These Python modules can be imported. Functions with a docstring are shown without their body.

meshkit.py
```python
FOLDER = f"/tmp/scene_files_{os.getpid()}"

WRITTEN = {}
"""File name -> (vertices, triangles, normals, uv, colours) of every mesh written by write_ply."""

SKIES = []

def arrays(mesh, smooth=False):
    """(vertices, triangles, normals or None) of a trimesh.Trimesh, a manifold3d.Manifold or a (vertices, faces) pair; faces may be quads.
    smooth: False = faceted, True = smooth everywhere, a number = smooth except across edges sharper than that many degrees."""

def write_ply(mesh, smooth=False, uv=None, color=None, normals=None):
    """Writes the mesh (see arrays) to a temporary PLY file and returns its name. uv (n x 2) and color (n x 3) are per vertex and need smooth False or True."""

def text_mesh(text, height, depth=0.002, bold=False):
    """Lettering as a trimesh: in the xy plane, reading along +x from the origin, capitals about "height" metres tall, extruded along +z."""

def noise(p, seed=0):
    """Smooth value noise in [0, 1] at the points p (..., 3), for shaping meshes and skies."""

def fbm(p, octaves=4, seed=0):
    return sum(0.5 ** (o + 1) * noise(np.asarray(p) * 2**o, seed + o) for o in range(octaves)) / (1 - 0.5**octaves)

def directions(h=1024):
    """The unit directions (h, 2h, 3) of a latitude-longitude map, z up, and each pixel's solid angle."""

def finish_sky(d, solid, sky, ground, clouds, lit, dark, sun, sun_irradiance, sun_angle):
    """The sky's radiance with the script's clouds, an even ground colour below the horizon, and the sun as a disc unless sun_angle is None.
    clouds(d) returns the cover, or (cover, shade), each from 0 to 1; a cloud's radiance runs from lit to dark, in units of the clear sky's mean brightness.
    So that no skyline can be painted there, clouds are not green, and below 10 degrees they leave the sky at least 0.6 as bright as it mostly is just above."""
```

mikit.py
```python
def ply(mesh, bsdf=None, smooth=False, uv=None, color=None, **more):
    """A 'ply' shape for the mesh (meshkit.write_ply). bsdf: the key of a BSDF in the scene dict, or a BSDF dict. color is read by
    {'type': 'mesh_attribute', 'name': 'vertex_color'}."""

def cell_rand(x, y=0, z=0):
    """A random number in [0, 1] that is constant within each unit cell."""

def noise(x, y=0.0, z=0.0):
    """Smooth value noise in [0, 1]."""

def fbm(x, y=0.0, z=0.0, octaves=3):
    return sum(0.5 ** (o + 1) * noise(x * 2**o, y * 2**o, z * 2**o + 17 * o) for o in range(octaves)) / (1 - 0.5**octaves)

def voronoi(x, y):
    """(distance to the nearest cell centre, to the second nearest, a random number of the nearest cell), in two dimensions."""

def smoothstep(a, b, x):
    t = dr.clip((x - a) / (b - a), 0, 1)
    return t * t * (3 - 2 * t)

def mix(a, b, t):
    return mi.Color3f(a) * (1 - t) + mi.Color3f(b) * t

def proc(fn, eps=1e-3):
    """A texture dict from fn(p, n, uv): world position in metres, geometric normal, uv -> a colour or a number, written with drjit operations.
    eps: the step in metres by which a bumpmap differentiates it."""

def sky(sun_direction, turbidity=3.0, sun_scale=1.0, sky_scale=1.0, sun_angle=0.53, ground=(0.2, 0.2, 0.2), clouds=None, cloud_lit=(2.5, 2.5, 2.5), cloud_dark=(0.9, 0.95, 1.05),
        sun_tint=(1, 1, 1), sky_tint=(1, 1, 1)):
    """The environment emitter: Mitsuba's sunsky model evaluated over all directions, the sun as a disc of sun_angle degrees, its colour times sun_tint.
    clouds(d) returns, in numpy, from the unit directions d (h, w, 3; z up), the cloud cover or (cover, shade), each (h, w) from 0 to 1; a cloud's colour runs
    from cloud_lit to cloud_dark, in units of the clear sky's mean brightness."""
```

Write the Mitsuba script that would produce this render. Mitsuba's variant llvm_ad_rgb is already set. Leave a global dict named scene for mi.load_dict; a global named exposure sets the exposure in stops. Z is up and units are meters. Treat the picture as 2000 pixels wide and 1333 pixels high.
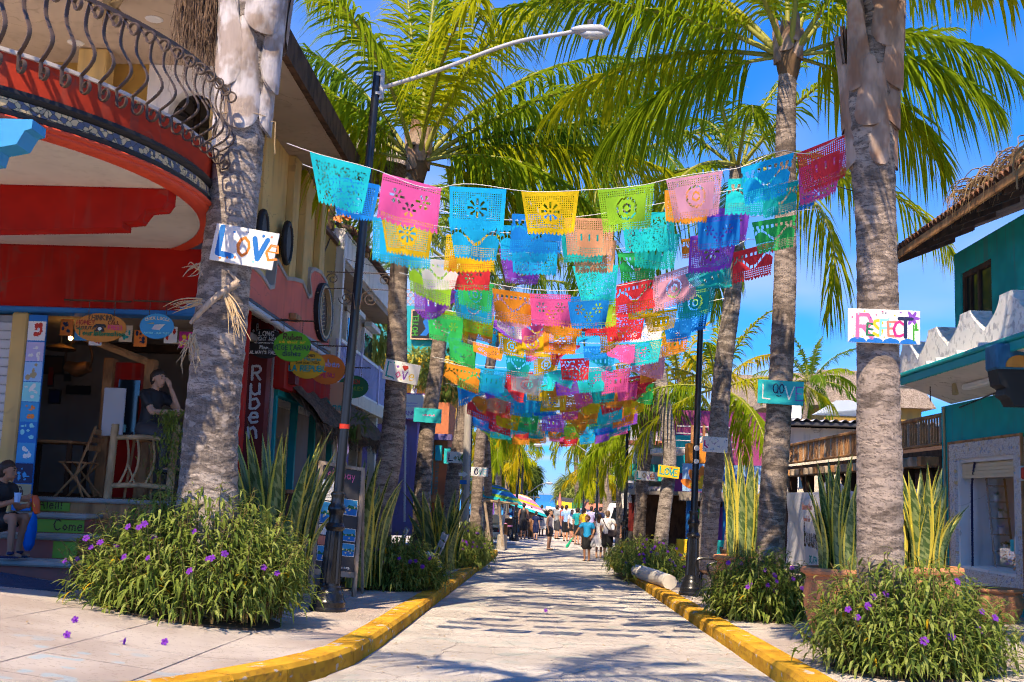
import math, random, numpy as np, trimesh, mitsuba as mi, drjit as dr, mikit, meshkit, manifold3d as m3
from mikit import noise, fbm, voronoi, cell_rand, smoothstep, mix
from shapely.geometry import Polygon, LineString, Point, box as sbox
from shapely.ops import unary_union
from shapely import affinity
T = mi.ScalarTransform4f
scene, labels = {}, {}
# ---------------------------------------------------------------- camera, sky, exposure
CAM = np.array([0, 0, 1.38]); FPX = 2200.0
def _camera():
    p, yw, ro = math.atan(297.6 / 2200), -0.0330, math.radians(2.0)
    F = np.array([math.sin(yw) * math.cos(p), math.cos(yw) * math.cos(p), math.sin(p)])
    R0 = np.array([math.cos(yw), -math.sin(yw), 0]); U0 = np.cross(R0, F)
    return F, R0 * math.cos(ro) + U0 * math.sin(ro), U0 * math.cos(ro) - R0 * math.sin(ro)
CF, CR, CU = _camera()
scene['camera'] = {'type': 'perspective', 'fov': math.degrees(2 * math.atan(1000 / FPX)), 'fov_axis': 'x', 'near_clip': 0.1, 'far_clip': 40000.0,
                   'to_world': T().look_at(origin=CAM.tolist(), target=(CAM + CF).tolist(), up=CU.tolist())}
SUN = np.array([-0.17, -0.63, 0.76])
def sky_clouds(d):
    h = np.maximum(d[..., 2:], 0.03)
    q = d / h
    a = meshkit.fbm(np.concatenate([q[..., :1] * 0.55 + 3.1, q[..., 1:2] * 0.40, q[..., :1] * 0], -1), 5, 3)
    b = meshkit.fbm(d * 5.0 + 7, 4, 9)
    low = np.clip(1.25 - d[..., 2] * 2.6, 0.0, 1)
    c = np.clip((a * 0.55 + b * 0.6 - 0.50) * 4.2, 0, 1) * low
    return np.clip(c * 0.7, 0, 0.7), 0.12 * b
scene['sky'] = mikit.sky(SUN.tolist(), turbidity=2.0, sun_scale=0.74, sun_tint=(1.0, 0.97, 0.91), sky_tint=(0.13, 0.55, 1.18), clouds=sky_clouds, cloud_lit=(2.0, 2.0, 2.0), cloud_dark=(1.1, 1.15, 1.2), ground=(0.32, 0.29, 0.25))
exposure = 2.66
# ---------------------------------------------------------------- helpers
def ray(px, py):
    d = CF * FPX + CR * (px - 1000) - CU * (py - 666.5)
    return d / d[1]
def P(px, py, Y):
    """the world point seen at a photograph pixel, at the distance Y down the street"""
    return CAM + ray(px, py) * Y
def PX(px, py, X):
    """the same, on the plane x = X"""
    d = ray(px, py); return CAM + d * (X / d[0])
def G(y):
    return np.maximum(-0.0223 * np.asarray(y, float), -0.90)
def PZ(x, y):
    """height of the pavements: kerb height above the street, rising gently towards the houses"""
    x = np.asarray(x, float)
    s = np.clip((52 - np.asarray(y, float)) / 20, 0, 1)
    return G(y) + 0.15 + 0.115 * np.maximum(0, -x - 2.7) * s + 0.05 * np.maximum(0, x - 3.2) * s
_count = {}
def numbered(name):
    n = _count.get(name, -1) + 1; _count[name] = n
    return name if n == 0 else f'{name}_{n:03d}'
def thing(name, label, cat, group=None):
    k = numbered(name); labels[k] = {'label': label, 'category': cat}
    if group: labels[k]['group'] = group
    return k
def put(mesh, mat, key, smooth=False, **kw):
    scene[key] = mesh if isinstance(mesh, dict) else mikit.ply(mesh, mat, smooth, **kw)
    return key
def one(name, mesh, mat, label, cat, group=None, smooth=False, **kw):
    return put(mesh, mat, thing(name, label, cat, group), smooth, **kw)
def part(par, name, mesh, mat, smooth=False, label=None, kind=None, **kw):
    k = put(mesh, mat, numbered(par + '__' + name), smooth, **kw)
    if label or kind: labels[k] = {a: b for a, b in (('label', label), ('kind', kind)) if b}
    return k
def setting(name, mesh, mat, smooth=False, label=None, kind='structure'):
    k = put(mesh, mat, numbered(name), smooth); labels[k] = {'kind': kind, 'label': label or name.replace('_', ' ')}
    return k
def J(*ms):
    ms = [m for q in ms for m in (q if isinstance(q, list) else [q])]
    vs, fs, at = [], [], 0
    for m in ms:
        v, f = (m.vertices, m.faces) if hasattr(m, 'faces') else m
        v = np.asarray(v, float); f = np.asarray(f, int)
        if f.shape[1] == 4: f = np.vstack([f[:, [0, 1, 2]], f[:, [0, 2, 3]]])
        vs.append(v); fs.append(f + at); at += len(v)
    return np.vstack(vs), np.vstack(fs)
def tf(m, M):
    v, f = (m.vertices, m.faces) if hasattr(m, 'faces') else m
    v = np.asarray(v, float)
    f = np.asarray(f)
    if np.linalg.det(np.asarray(M)[:3, :3]) < 0: f = f[:, ::-1]
    return v @ np.asarray(M)[:3, :3].T + np.asarray(M)[:3, 3], f
def frame(o, x, y, z=None):
    M = np.eye(4); x = np.asarray(x, float); y = np.asarray(y, float)
    M[:3, 0], M[:3, 1], M[:3, 2], M[:3, 3] = x, y, np.cross(x, y) if z is None else z, o
    return M
def rot(axis, a):
    return trimesh.transformations.rotation_matrix(a, axis)[:3, :3]
def move(m, o, rz=0.0, s=1.0):
    M = np.eye(4); M[:3, :3] = rot([0, 0, 1], rz) * s; M[:3, 3] = o
    return tf(m, M)
def _hull(pts):
    h = m3.Manifold.hull_points(np.asarray(pts, float)).to_mesh()
    return np.array(h.vert_properties[:, :3], float), np.array(h.tri_verts)
def bx(c, s, b=0.0, M=None):
    """a box of centre c and size s; b: chamfer; M: rotation"""
    s = np.asarray(s, float) / 2
    S = np.array([[i, j, k] for i in (-1, 1) for j in (-1, 1) for k in (-1, 1)], float)
    if b:
        b = min(b, 0.45 * 2 * s.min())
        v, f = _hull(np.vstack([S * (s - np.array(o) * b) for o in ((1, 1, 0), (1, 0, 1), (0, 1, 1))]))
    else:
        v = S * s
        f = np.array([[0, 1, 3], [0, 3, 2], [4, 6, 7], [4, 7, 5], [0, 4, 5], [0, 5, 1], [2, 3, 7], [2, 7, 6], [0, 2, 6], [0, 6, 4], [1, 5, 7], [1, 7, 3]])
    if M is not None: v = v @ np.asarray(M).T
    return v + np.asarray(c, float), f
def b2(lo, hi, b=0.0):
    lo, hi = np.minimum(lo, hi), np.maximum(lo, hi)
    return bx((lo + hi) / 2, hi - lo, b)
def grid(Pg, both=False, close=False):
    n, m = Pg.shape[:2]
    i, j = np.meshgrid(np.arange(n - 1), np.arange(m if close else m - 1), indexing='ij')
    a, b = i * m + j, i * m + (j + 1) % m
    return Pg.reshape(-1, 3), np.stack([a, b, b + m, a + m], -1).reshape(-1, 4)
def tube(path, r, n=8, caps=True, flat=None):
    p = np.asarray(path, float); k = len(p)
    r = np.broadcast_to(np.asarray(r, float), (k,))
    t = np.gradient(p, axis=0); t /= np.linalg.norm(t, axis=1, keepdims=True) + 1e-12
    ref = np.array([0, 0, 1.0]) if abs(t[0][2]) < 0.9 else np.array([1.0, 0, 0])
    A = []; a = np.cross(ref, t[0]); a /= np.linalg.norm(a)
    for q in t:
        a = a - q * (a @ q); a /= np.linalg.norm(a) + 1e-12; A.append(a)
    A = np.array(A); B = np.cross(t, A); g = np.arange(n) * 2 * math.pi / n
    fa, fb = (1, 1) if flat is None else flat
    v = p[:, None] + r[:, None, None] * (fa * np.cos(g)[None, :, None] * A[:, None] + fb * np.sin(g)[None, :, None] * B[:, None])
    v2, f = grid(v, close=True)
    f = f[:, ::-1]; f = np.vstack([f[:, [0, 1, 2]], f[:, [0, 2, 3]]])[:, ::-1]
    if caps:
        c = len(v2); v2 = np.vstack([v2, p[:1], p[-1:]]); j = np.arange(n)
        f = np.vstack([f, np.stack([(j + 1) % n, j, j * 0 + c], 1), np.stack([(k - 1) * n + j, (k - 1) * n + (j + 1) % n, j * 0 + c + 1], 1)])
    return v2, f
def lathe(prof, n=20, c=(0, 0, 0)):
    """profile [(r, z)] turned about the vertical through c"""
    p = np.asarray(prof, float); g = np.arange(n) * 2 * math.pi / n
    v = np.stack([p[:, :1] * np.cos(g), p[:, :1] * np.sin(g), np.repeat(p[:, 1:], n, 1)], -1) + np.asarray(c, float)
    v2, f = grid(v, close=True)
    return v2, np.vstack([f[:, [0, 1, 2]], f[:, [0, 2, 3]]])
def extr(poly, h):
    gs = [g for g in getattr(poly, 'geoms', [poly]) if g.area > 1e-9]
    return J(*[trimesh.creation.extrude_polygon(g, h, engine='earcut') for g in gs])
def flat(poly, h, o, x, y):
    """an outline in the plane through o spanned by x (right) and y (up), h thick towards the viewer"""
    return tf(extr(poly, h), frame(o, x, y))
def ell(a, b, cx=0, cy=0, n=28):
    g = np.arange(n) * 2 * math.pi / n
    return Polygon(np.stack([cx + a * np.cos(g), cy + b * np.sin(g)], 1))
def spline(pts, n=40):
    from scipy.interpolate import CubicSpline, PchipInterpolator
    p = np.asarray(pts, float); t = np.r_[0, np.cumsum(np.linalg.norm(np.diff(p, axis=0), axis=1))]
    return CubicSpline(t, p, bc_type='natural')(np.linspace(0, t[-1], n)) if len(p) > 2 else np.array([p[0] + (p[1] - p[0]) * u for u in np.linspace(0, 1, n)])
XR, ZU = np.array([1.0, 0, 0]), np.array([0, 0, 1.0])
# lettering as brush strokes: each letter a few polylines in a box about 0.7 wide and 1 tall
FONT = {
 'A': '0,0 .35,1 .7,0|.15,.38 .55,.38', 'B': '0,0 0,1 .45,1 .58,.78 .45,.53 0,.53|.45,.53 .65,.27 .5,0 0,0', 'C': '.62,.85 .4,1 .15,.9 0,.5 .15,.1 .4,0 .64,.15',
 'D': '0,0 0,1 .35,1 .62,.75 .62,.25 .35,0 0,0', 'E': '.55,1 0,1 0,0 .58,0|0,.52 .45,.52', 'F': '.55,1 0,1 0,0|0,.52 .42,.52', 'G': '.62,.85 .4,1 .15,.9 0,.5 .15,.1 .4,0 .62,.12 .62,.45 .4,.45',
 'H': '0,0 0,1|.6,0 .6,1|0,.5 .6,.5', 'I': '.1,0 .1,1', 'J': '.5,1 .5,.2 .3,0 .1,.05 0,.2', 'K': '0,0 0,1|.55,1 0,.45|.15,.58 .6,0', 'L': '0,1 0,0 .52,0', 'M': '0,0 .05,1 .38,.35 .7,1 .76,0',
 'N': '0,0 0,1 .58,0 .58,1', 'O': '.33,1 .1,.85 0,.5 .1,.15 .33,0 .56,.15 .66,.5 .56,.85 .33,1', 'P': '0,0 0,1 .45,1 .6,.75 .45,.48 0,.48', 'Q': '.33,1 .1,.85 0,.5 .1,.15 .33,0 .56,.15 .66,.5 .56,.85 .33,1|.4,.3 .7,-.05',
 'R': '0,0 0,1 .45,1 .6,.75 .45,.5 0,.5|.25,.5 .62,0', 'S': '.55,.85 .35,1 .1,.92 .05,.7 .3,.52 .55,.35 .52,.1 .3,0 .05,.1', 'T': '0,1 .7,1|.35,1 .35,0', 'U': '0,1 0,.25 .15,.03 .33,0 .5,.03 .62,.25 .62,1',
 'V': '0,1 .33,0 .66,1', 'W': '0,1 .2,0 .42,.7 .62,0 .84,1', 'X': '0,0 .6,1|0,1 .6,0', 'Y': '0,1 .32,.5 .64,1|.32,.5 .32,0', 'Z': '0,1 .6,1 0,0 .62,0', '!': '.1,1 .1,.3|.1,.08 .1,0', '?': '0,.8 .15,1 .4,1 .5,.75 .25,.5 .25,.3|.25,.08 .25,0',
 '.': '.08,.0 .1,.03', ' ': '', '-': '.05,.45 .4,.45', "'": '.1,1 .08,.78', 'a': '.42,.5 .1,.5 0,.25 .1,.02 .3,.02 .42,.2|.42,.5 .45,0', 'b': '0,1 0,0 .3,0 .42,.25 .3,.5 0,.45', 'd': '.42,1 .42,0 .12,0 0,.25 .12,.5 .42,.45',
 'e': '0,.3 .4,.3 .35,.52 .12,.52 0,.25 .12,0 .4,.08', 'h': '0,1 0,0|0,.35 .2,.52 .38,.4 .38,0', 'i': '.06,.5 .06,0|.06,.72 .06,.76', 'n': '0,.5 0,0|0,.35 .2,.52 .38,.4 .38,0', 'o': '.2,.52 0,.26 .2,0 .4,.26 .2,.52',
 's': '.35,.45 .15,.52 .03,.4 .32,.18 .2,0 0,.06', 'u': '0,.5 .02,.1 .2,0 .38,.1 .38,.5|.38,.2 .42,0', 'r': '0,.5 0,0|0,.32 .15,.5 .32,.48', 't': '.15,.85 .15,.1 .3,0|0,.55 .34,.55', 'm': '0,.5 0,0|0,.38 .15,.52 .28,.4 .28,0|.28,.38 .43,.52 .56,.4 .56,0',
 'l': '.05,1 .05,0', 'f': '.35,.95 .2,1 .12,.85 .12,0|0,.52 .32,.52', 'k': '0,0 0,1|.35,.5 0,.2|.12,.3 .4,0', 'j': '.15,.5 .15,-.2 0,-.3', 'y': '0,.5 .2,.05|.4,.5 .1,-.35', 'c': '.38,.42 .2,.52 0,.26 .2,0 .4,.1', 'v': '0,.5 .2,0 .4,.5', 'p': '0,.5 0,-.35|0,.45 .3,.5 .42,.25 .3,0 0,.05', 'g': '.4,.45 .1,.5 0,.25 .1,0 .4,.06|.4,.5 .4,-.2 .2,-.35 0,-.25', ':': '.08,.0 .1,.03|.08,.45 .1,.48',
 '0': '.3,1 .08,.8 .0,.5 .08,.2 .3,0 .52,.2 .6,.5 .52,.8 .3,1', '1': '.05,.8 .25,1 .25,0', '2': '0,.8 .2,1 .5,.9 .5,.65 0,0 .58,0', '5': '.5,1 .05,1 0,.55 .35,.6 .52,.3 .35,0 0,.08', '$': '.55,.8 .3,.92 .05,.75 .5,.3 .3,.1 .02,.22|.28,1.05 .28,0'}
def adv(c):
    s = [float(q.split(',')[0]) for pl in FONT.get(c, '').split('|') for q in pl.split()]
    return (max(s) if s else 0.3) + 0.24
def letter(c, h, w, rnd=None):
    ls = []
    for pl in FONT.get(c, '').split('|'):
        pts = [tuple(float(u) * h for u in q.split(',')) for q in pl.split()]
        if len(pts) > 1:
            if rnd: pts = [(x + rnd.uniform(-.03, .03) * h, y + rnd.uniform(-.03, .03) * h) for x, y in pts]
            ls.append(LineString(pts).buffer(w / 2, quad_segs=2))
    return unary_union(ls) if ls else None
def twidth(s, h): return sum(adv(c) for c in s) * h - 0.24 * h
def words(s, h, w, centre=True, rnd=None, arc=0.0):
    """one polygon of a whole line of brush lettering, centred on the origin"""
    out, x, tot = [], 0.0, twidth(s, h)
    for c in s:
        g = letter(c, h, w, rnd)
        if g is not None:
            if arc:
                a = -(x + adv(c) * h / 2 - tot / 2) * arc
                g = affinity.rotate(affinity.translate(g, -adv(c) * h / 2 + .12 * h, 1 / arc), math.degrees(a), origin=(0, 0)); g = affinity.translate(g, 0, -1 / arc)
            else: g = affinity.translate(g, x - (tot / 2 if centre else 0), 0)
            out.append(g)
        x += adv(c) * h
    return unary_union(out)
# ---------------------------------------------------------------- materials
def rgb(c): return {'type': 'rgb', 'value': list(c)}
def M(name, c, rough=0.6, spec=0.4, metal=0.0, **kw):
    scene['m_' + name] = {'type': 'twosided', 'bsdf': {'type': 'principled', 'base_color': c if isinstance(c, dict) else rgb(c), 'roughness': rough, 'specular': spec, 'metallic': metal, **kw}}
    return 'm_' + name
def leafmat(name, c, rough=0.45, dt=0.75):
    scene['m_' + name] = {'type': 'principledthin', 'base_color': c if isinstance(c, dict) else rgb(c), 'roughness': rough, 'diff_trans': dt, 'eta': 1.4}
    return 'm_' + name
def ramp(*st):
    def go(t):
        c = mi.Color3f(st[0][1])
        for (a, _), (b, cb) in zip(st, st[1:]): c = mix(c, cb, smoothstep(a, b, t))
        return c
    return go
def bumpy(name, c, fn, scale=0.01, rough=0.85, spec=0.25, eps=4e-3):
    scene['m_' + name] = {'type': 'twosided', 'bsdf': {'type': 'bumpmap', 'arbitrary': mikit.proc(fn, eps), 'scale': scale, 'bsdf': {'type': 'principled', 'base_color': c, 'roughness': rough, 'specular': spec}}}
    return 'm_' + name
def plaster(name, c, dark=0.75, s=1.0, rough=0.8, dirt=(0.16, 0.12, 0.09), d=0.25):
    c = np.array(c)
    def fn(p, n, uv):
        a = fbm(p.x * 1.3 * s, p.y * 1.3 * s, p.z * 1.3 * s, 4); b = fbm(p.x * 9, p.y * 9, p.z * 9, 2)
        st = smoothstep(.55, .8, fbm(p.x * 5, p.y * 5, p.z * .6, 3))
        col = mix((c * dark).tolist(), c.tolist(), smoothstep(.3, .6, a) * .8 + b * .2)
        ck = smoothstep(.007, .0, dr.abs(fbm(p.x * 1.1 + 5, p.y * 1.1, p.z * 1.1, 4) - .52)) * smoothstep(.45, .6, a)
        dp = smoothstep(.52, .75, fbm(p.x * 16, p.y * 16, p.z * .35 + 8, 3)) * smoothstep(.4, .6, fbm(p.x * 1.5 + 2, p.y * 1.5, p.z * .9, 2))
        return mix(mix(col, dirt, st * d), dirt, dr.maximum(ck * .45, dp * d * .9))
    return M(name, mikit.proc(fn), rough, 0.25)
def f_pave(p, n, uv):
    a = fbm(p.x * 1.1, p.y * 1.1, 0, 4); b = fbm(p.x * 30, p.y * 30, 3, 3); v, v2, r = voronoi(p.x * 0.9, p.y * 0.9)
    c = mix((.30, .255, .225), (.385, .345, .31), smoothstep(.3, .65, a)); c = mix(c, (.34, .265, .235), smoothstep(.55, .8, fbm(p.x * .5 + 9, p.y * .5, 0, 2)) * .5)
    c = mix(c, (.18, .15, .125), smoothstep(.6, .78, b) * .4)
    return mix(c, (.22, .36, .45), smoothstep(.66, .72, fbm(p.x * 6 + 3, p.y * 6, 7, 2)) * smoothstep(9.6, 8.8, p.y) * smoothstep(-1.5, -3.5, p.x) * .5)
M('pave', mikit.proc(f_pave), 0.8, 0.25)
def f_stone(p, n, uv):
    a = fbm(p.x * 1.6, p.y * 1.6, 0, 4); b = fbm(p.x * 26, p.y * 22, 3, 3); r = fbm(p.x * .45 + 4, p.y * .45, 5, 2)
    c = mix((.315, .29, .265), (.40, .375, .345), smoothstep(.3, .65, a)); c = mix(c, (.34, .30, .275), smoothstep(.5, .7, r) * .45)
    c = mix(c, (.24, .205, .165), smoothstep(.58, .75, b) * .45)
    return mix(c, (.10, .22, .22), smoothstep(.70, .74, fbm(p.x * 3.1, p.y * 3.1, 11, 2)) * .2)
M('stone', mikit.proc(f_stone), 0.85, 0.2)
def f_road(p, n, uv):
    v, v2, r = voronoi(p.x * 1.55 + fbm(p.x * 2, p.y * 2, 1, 2) * .3, p.y * 1.3)
    c = f_stone(p, n, uv); j = smoothstep(.09, .02, v2 - v)
    return mix(c * (.9 + .16 * r), (.26, .225, .185), j * .25 * smoothstep(60, 44, p.y))
M('road', mikit.proc(f_road), 0.85, 0.2)
M('joint', (.27, .23, .19), .95, .1)
def f_kerb(p, n, uv):
    a = fbm(p.x * 3, p.y * 3, p.z * 3, 4); b = fbm(p.x * 18, p.y * 18, p.z * 18, 3); w = fbm(p.x * 9 + 5, p.y * 9, p.z * 14, 3)
    c = mix((.36, .18, .012), (.52, .29, .02), smoothstep(.3, .65, a)); c = mix(c, (.25, .13, .03), smoothstep(.58, .72, b) * .5)
    return mix(c, (.42, .37, .31), smoothstep(.67, .73, w) * .8)
bumpy('kerb', mikit.proc(f_kerb), lambda p, n, uv: fbm(p.x * 25, p.y * 25, p.z * 25, 3), .012)
def trunkfn(lo, hi, dk, fz, moss=0.0):
    def fn(p, n, uv):
        w = fbm(p.x * 3, p.y * 3, p.z * 3, 3) * .25; a = fbm(p.x * 6, p.y * 6, p.z * 13 + w * 9, 5); f = fbm(p.x * 90, p.y * 90, p.z * 7, 3); r = fbm(p.x * 2.5, p.y * 2.5, (p.z + w) * 17 + 3, 4); s = fbm(p.x * 22, p.y * 22, (p.z + w * .5) * 60, 4); g = fbm(p.x * 1.7 + 3, p.y * 1.7, p.z * 1.1, 3)
        c = mix(lo, hi, smoothstep(.3, .62, r) * .7 + f * .4); c = mix(c, dk, smoothstep(.48, .66, a + (g - .5) * .8) * .65 * (.5 + f)); c = mix(c, dk, smoothstep(.56, .66, s) * .6); c = mix(c, dk, smoothstep(.60, .66, fbm(p.x * 34, p.y * 34, (p.z + p.x * .35) * 85, 3)) * .6); c = mix(c, hi, smoothstep(.62, .7, fbm(p.x * 9 + 7, p.y * 9, p.z * 12, 3)) * .6)
        return c
    return fn
TRB = lambda p, n, uv: fbm(p.x * 60, p.y * 60, p.z * 14, 3) * .6 + fbm(p.x * 12, p.y * 12, p.z * 30, 3)
bumpy('trunk_grey', mikit.proc(trunkfn((.22, .18, .155), (.45, .385, .335), (.085, .068, .057), 12)), TRB, .014)
bumpy('trunk_brown', mikit.proc(trunkfn((.16, .125, .10), (.40, .32, .26), (.07, .053, .042), 12)), TRB, .014)
bumpy('trunk_dark', mikit.proc(trunkfn((.10, .065, .045), (.26, .18, .12), (.035, .025, .02), 12)), TRB, .02)
def f_boot(lo, hi, ru):
    def fn(p, n, uv):
        a = fbm(p.x * 6, p.y * 6, p.z * 2.5, 4); f = fbm(p.x * 60, p.y * 60, p.z * 4, 3)
        c = mix(lo, hi, smoothstep(.35, .6, a) * .7 + f * .4); return mix(c, ru, smoothstep(.44, .62, fbm(p.x * 5 + 3, p.y * 5, p.z * 4, 4)) * .55)
    return fn
bumpy('boot_grey', mikit.proc(f_boot((.20, .165, .14), (.62, .57, .55), (.24, .14, .07))), TRB, .008)
bumpy('boot_brown', mikit.proc(f_boot((.20, .14, .10), (.44, .33, .26), (.25, .11, .05))), TRB, .008)
M('fibre', (.16, .10, .055), .95, .1)
M('rachis', (.30, .30, .05), .5, .4); M('rachis_brown', (.30, .18, .05), .6, .3)
FRD = [leafmat('frond_a', (.27, .37, .014), .4, 1.05), leafmat('frond_b', (.44, .46, .012), .4, 1.05), leafmat('frond_c', (.14, .25, .02), .4, 1.05), leafmat('frond_d', (.60, .47, .014), .4, 1.05)]
leafmat('frond_dry', (.42, .30, .17))
BUS = [leafmat('bush_a', (.25, .32, .06), .35, .9), leafmat('bush_b', (.38, .44, .12), .35, .9), leafmat('bush_c', (.14, .21, .045), .35, .9), leafmat('bush_yellow', (.60, .38, .02), .4)]
leafmat('petal', (.30, .07, .62), .5, 1.0); M('stem', (.17, .12, .05), .8, .2); M('soil', (.09, .065, .045), .95, .1)
def f_snake(p, n, uv):
    e = dr.abs(uv.x - .5) * 2
    b = smoothstep(.42, .6, noise(uv.x * 5 + p.x * 6, uv.y * 42 + p.x * 31, p.y * 7))
    c = mix((.07, .12, .03), (.22, .27, .09), b); c = mix(c, (.17, .24, .04), smoothstep(.25, .0, uv.y) * .6)
    return mix(c, (.60, .50, .06), smoothstep(.64, .76, e))
M('snake', mikit.proc(f_snake), 0.35, 0.5)
for nm, c in dict(red=(.52, .035, .018), deepred=(.30, .012, .008), lip=(.62, .07, .03), blue=(.02, .16, .42), sky_blue=(.04, .30, .60), white=(.78, .77, .74), cream=(.70, .58, .38), black=(.018, .018, .02),
                  darkgrey=(.06, .06, .065), grey=(.30, .30, .30), lightgrey=(.55, .55, .56), orange=(.75, .25, .02), yellow=(.80, .52, .02), green=(.06, .35, .03), lime=(.18, .36, .03), teal=(.01, .33, .34),
                  pink=(.80, .15, .33), purple=(.22, .07, .45), magenta=(.55, .03, .20), brown=(.20, .09, .035), dkbrown=(.075, .04, .022), tan=(.50, .36, .20), turq=(.02, .48, .50), paint_blue=(.01, .16, .52), paint_orange=(.80, .22, .03),
                  maroon=(.13, .008, .008), navy=(.012, .02, .075), khaki=(.42, .33, .17), salmon=(.62, .22, .15), lightblue=(.30, .50, .78), skin=(.55, .31, .20), skin_dark=(.34, .17, .10), hair=(.035, .022, .015), hair_brown=(.12, .06, .03), lavender=(.45, .42, .68), peach=(.72, .42, .26), darkgreen=(.02, .16, .07), aqua=(.25, .68, .72)).items():
    M(nm, c, .55)
M('iron', (.085, .055, .04), .5, .5); M('pole_black', (.012, .013, .016), .28, .6); M('steel', (.55, .56, .58), .4, .5, .8); M('steel_paint', (.45, .46, .48), .45, .5); M('glass_dark', (.015, .02, .025), .06, .9); M('rubber', (.03, .03, .035), .8, .3)
scene['m_pane'] = {'type': 'thindielectric'}
scene['m_lens'] = {'type': 'twosided', 'bsdf': {'type': 'principled', 'base_color': rgb((.6, .62, .62)), 'roughness': .1, 'specular': .8}}
def f_wood(a, b, s=1.0):
    def fn(p, n, uv):
        g = fbm(p.x * 9 * s, p.y * 9 * s, p.z * 3 * s, 4); f = fbm(p.x * 60, p.y * 60, p.z * 12, 2)
        return mix(a, b, smoothstep(.3, .65, g) * .7 + f * .4)
    return mikit.proc(fn)
M('wood', f_wood((.22, .10, .04), (.48, .25, .105)), .7, .3); M('wood_grey', f_wood((.24, .18, .13), (.50, .40, .30)), .8, .2); M('wood_dark', f_wood((.035, .022, .015), (.11, .06, .035)), .75, .25); M('log', f_wood((.25, .15, .07), (.52, .36, .19)), .7, .25)
plaster('w_red', (.54, .018, .006), .8, d=.3); plaster('w_deepred', (.42, .010, .004), .75, d=.3); plaster('w_soffit', (.66, .60, .54), .88, d=.12); plaster('w_coral', (.74, .19, .13), .85); plaster('w_cream', (.70, .48, .18), .85); plaster('w_ochre', (.42, .25, .06), .8)
plaster('w_upper', (.40, .32, .25), .85); plaster('w_white', (.80, .78, .76), .88); plaster('w_teal', (.010, .43, .45), .8, d=.22); plaster('w_teal_up', (.02, .44, .38), .72, d=.35); plaster('w_dim', (.30, .26, .22), .8); plaster('w_purple', (.22, .18, .42), .85); plaster('w_orange', (.62, .21, .09), .8)
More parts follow.
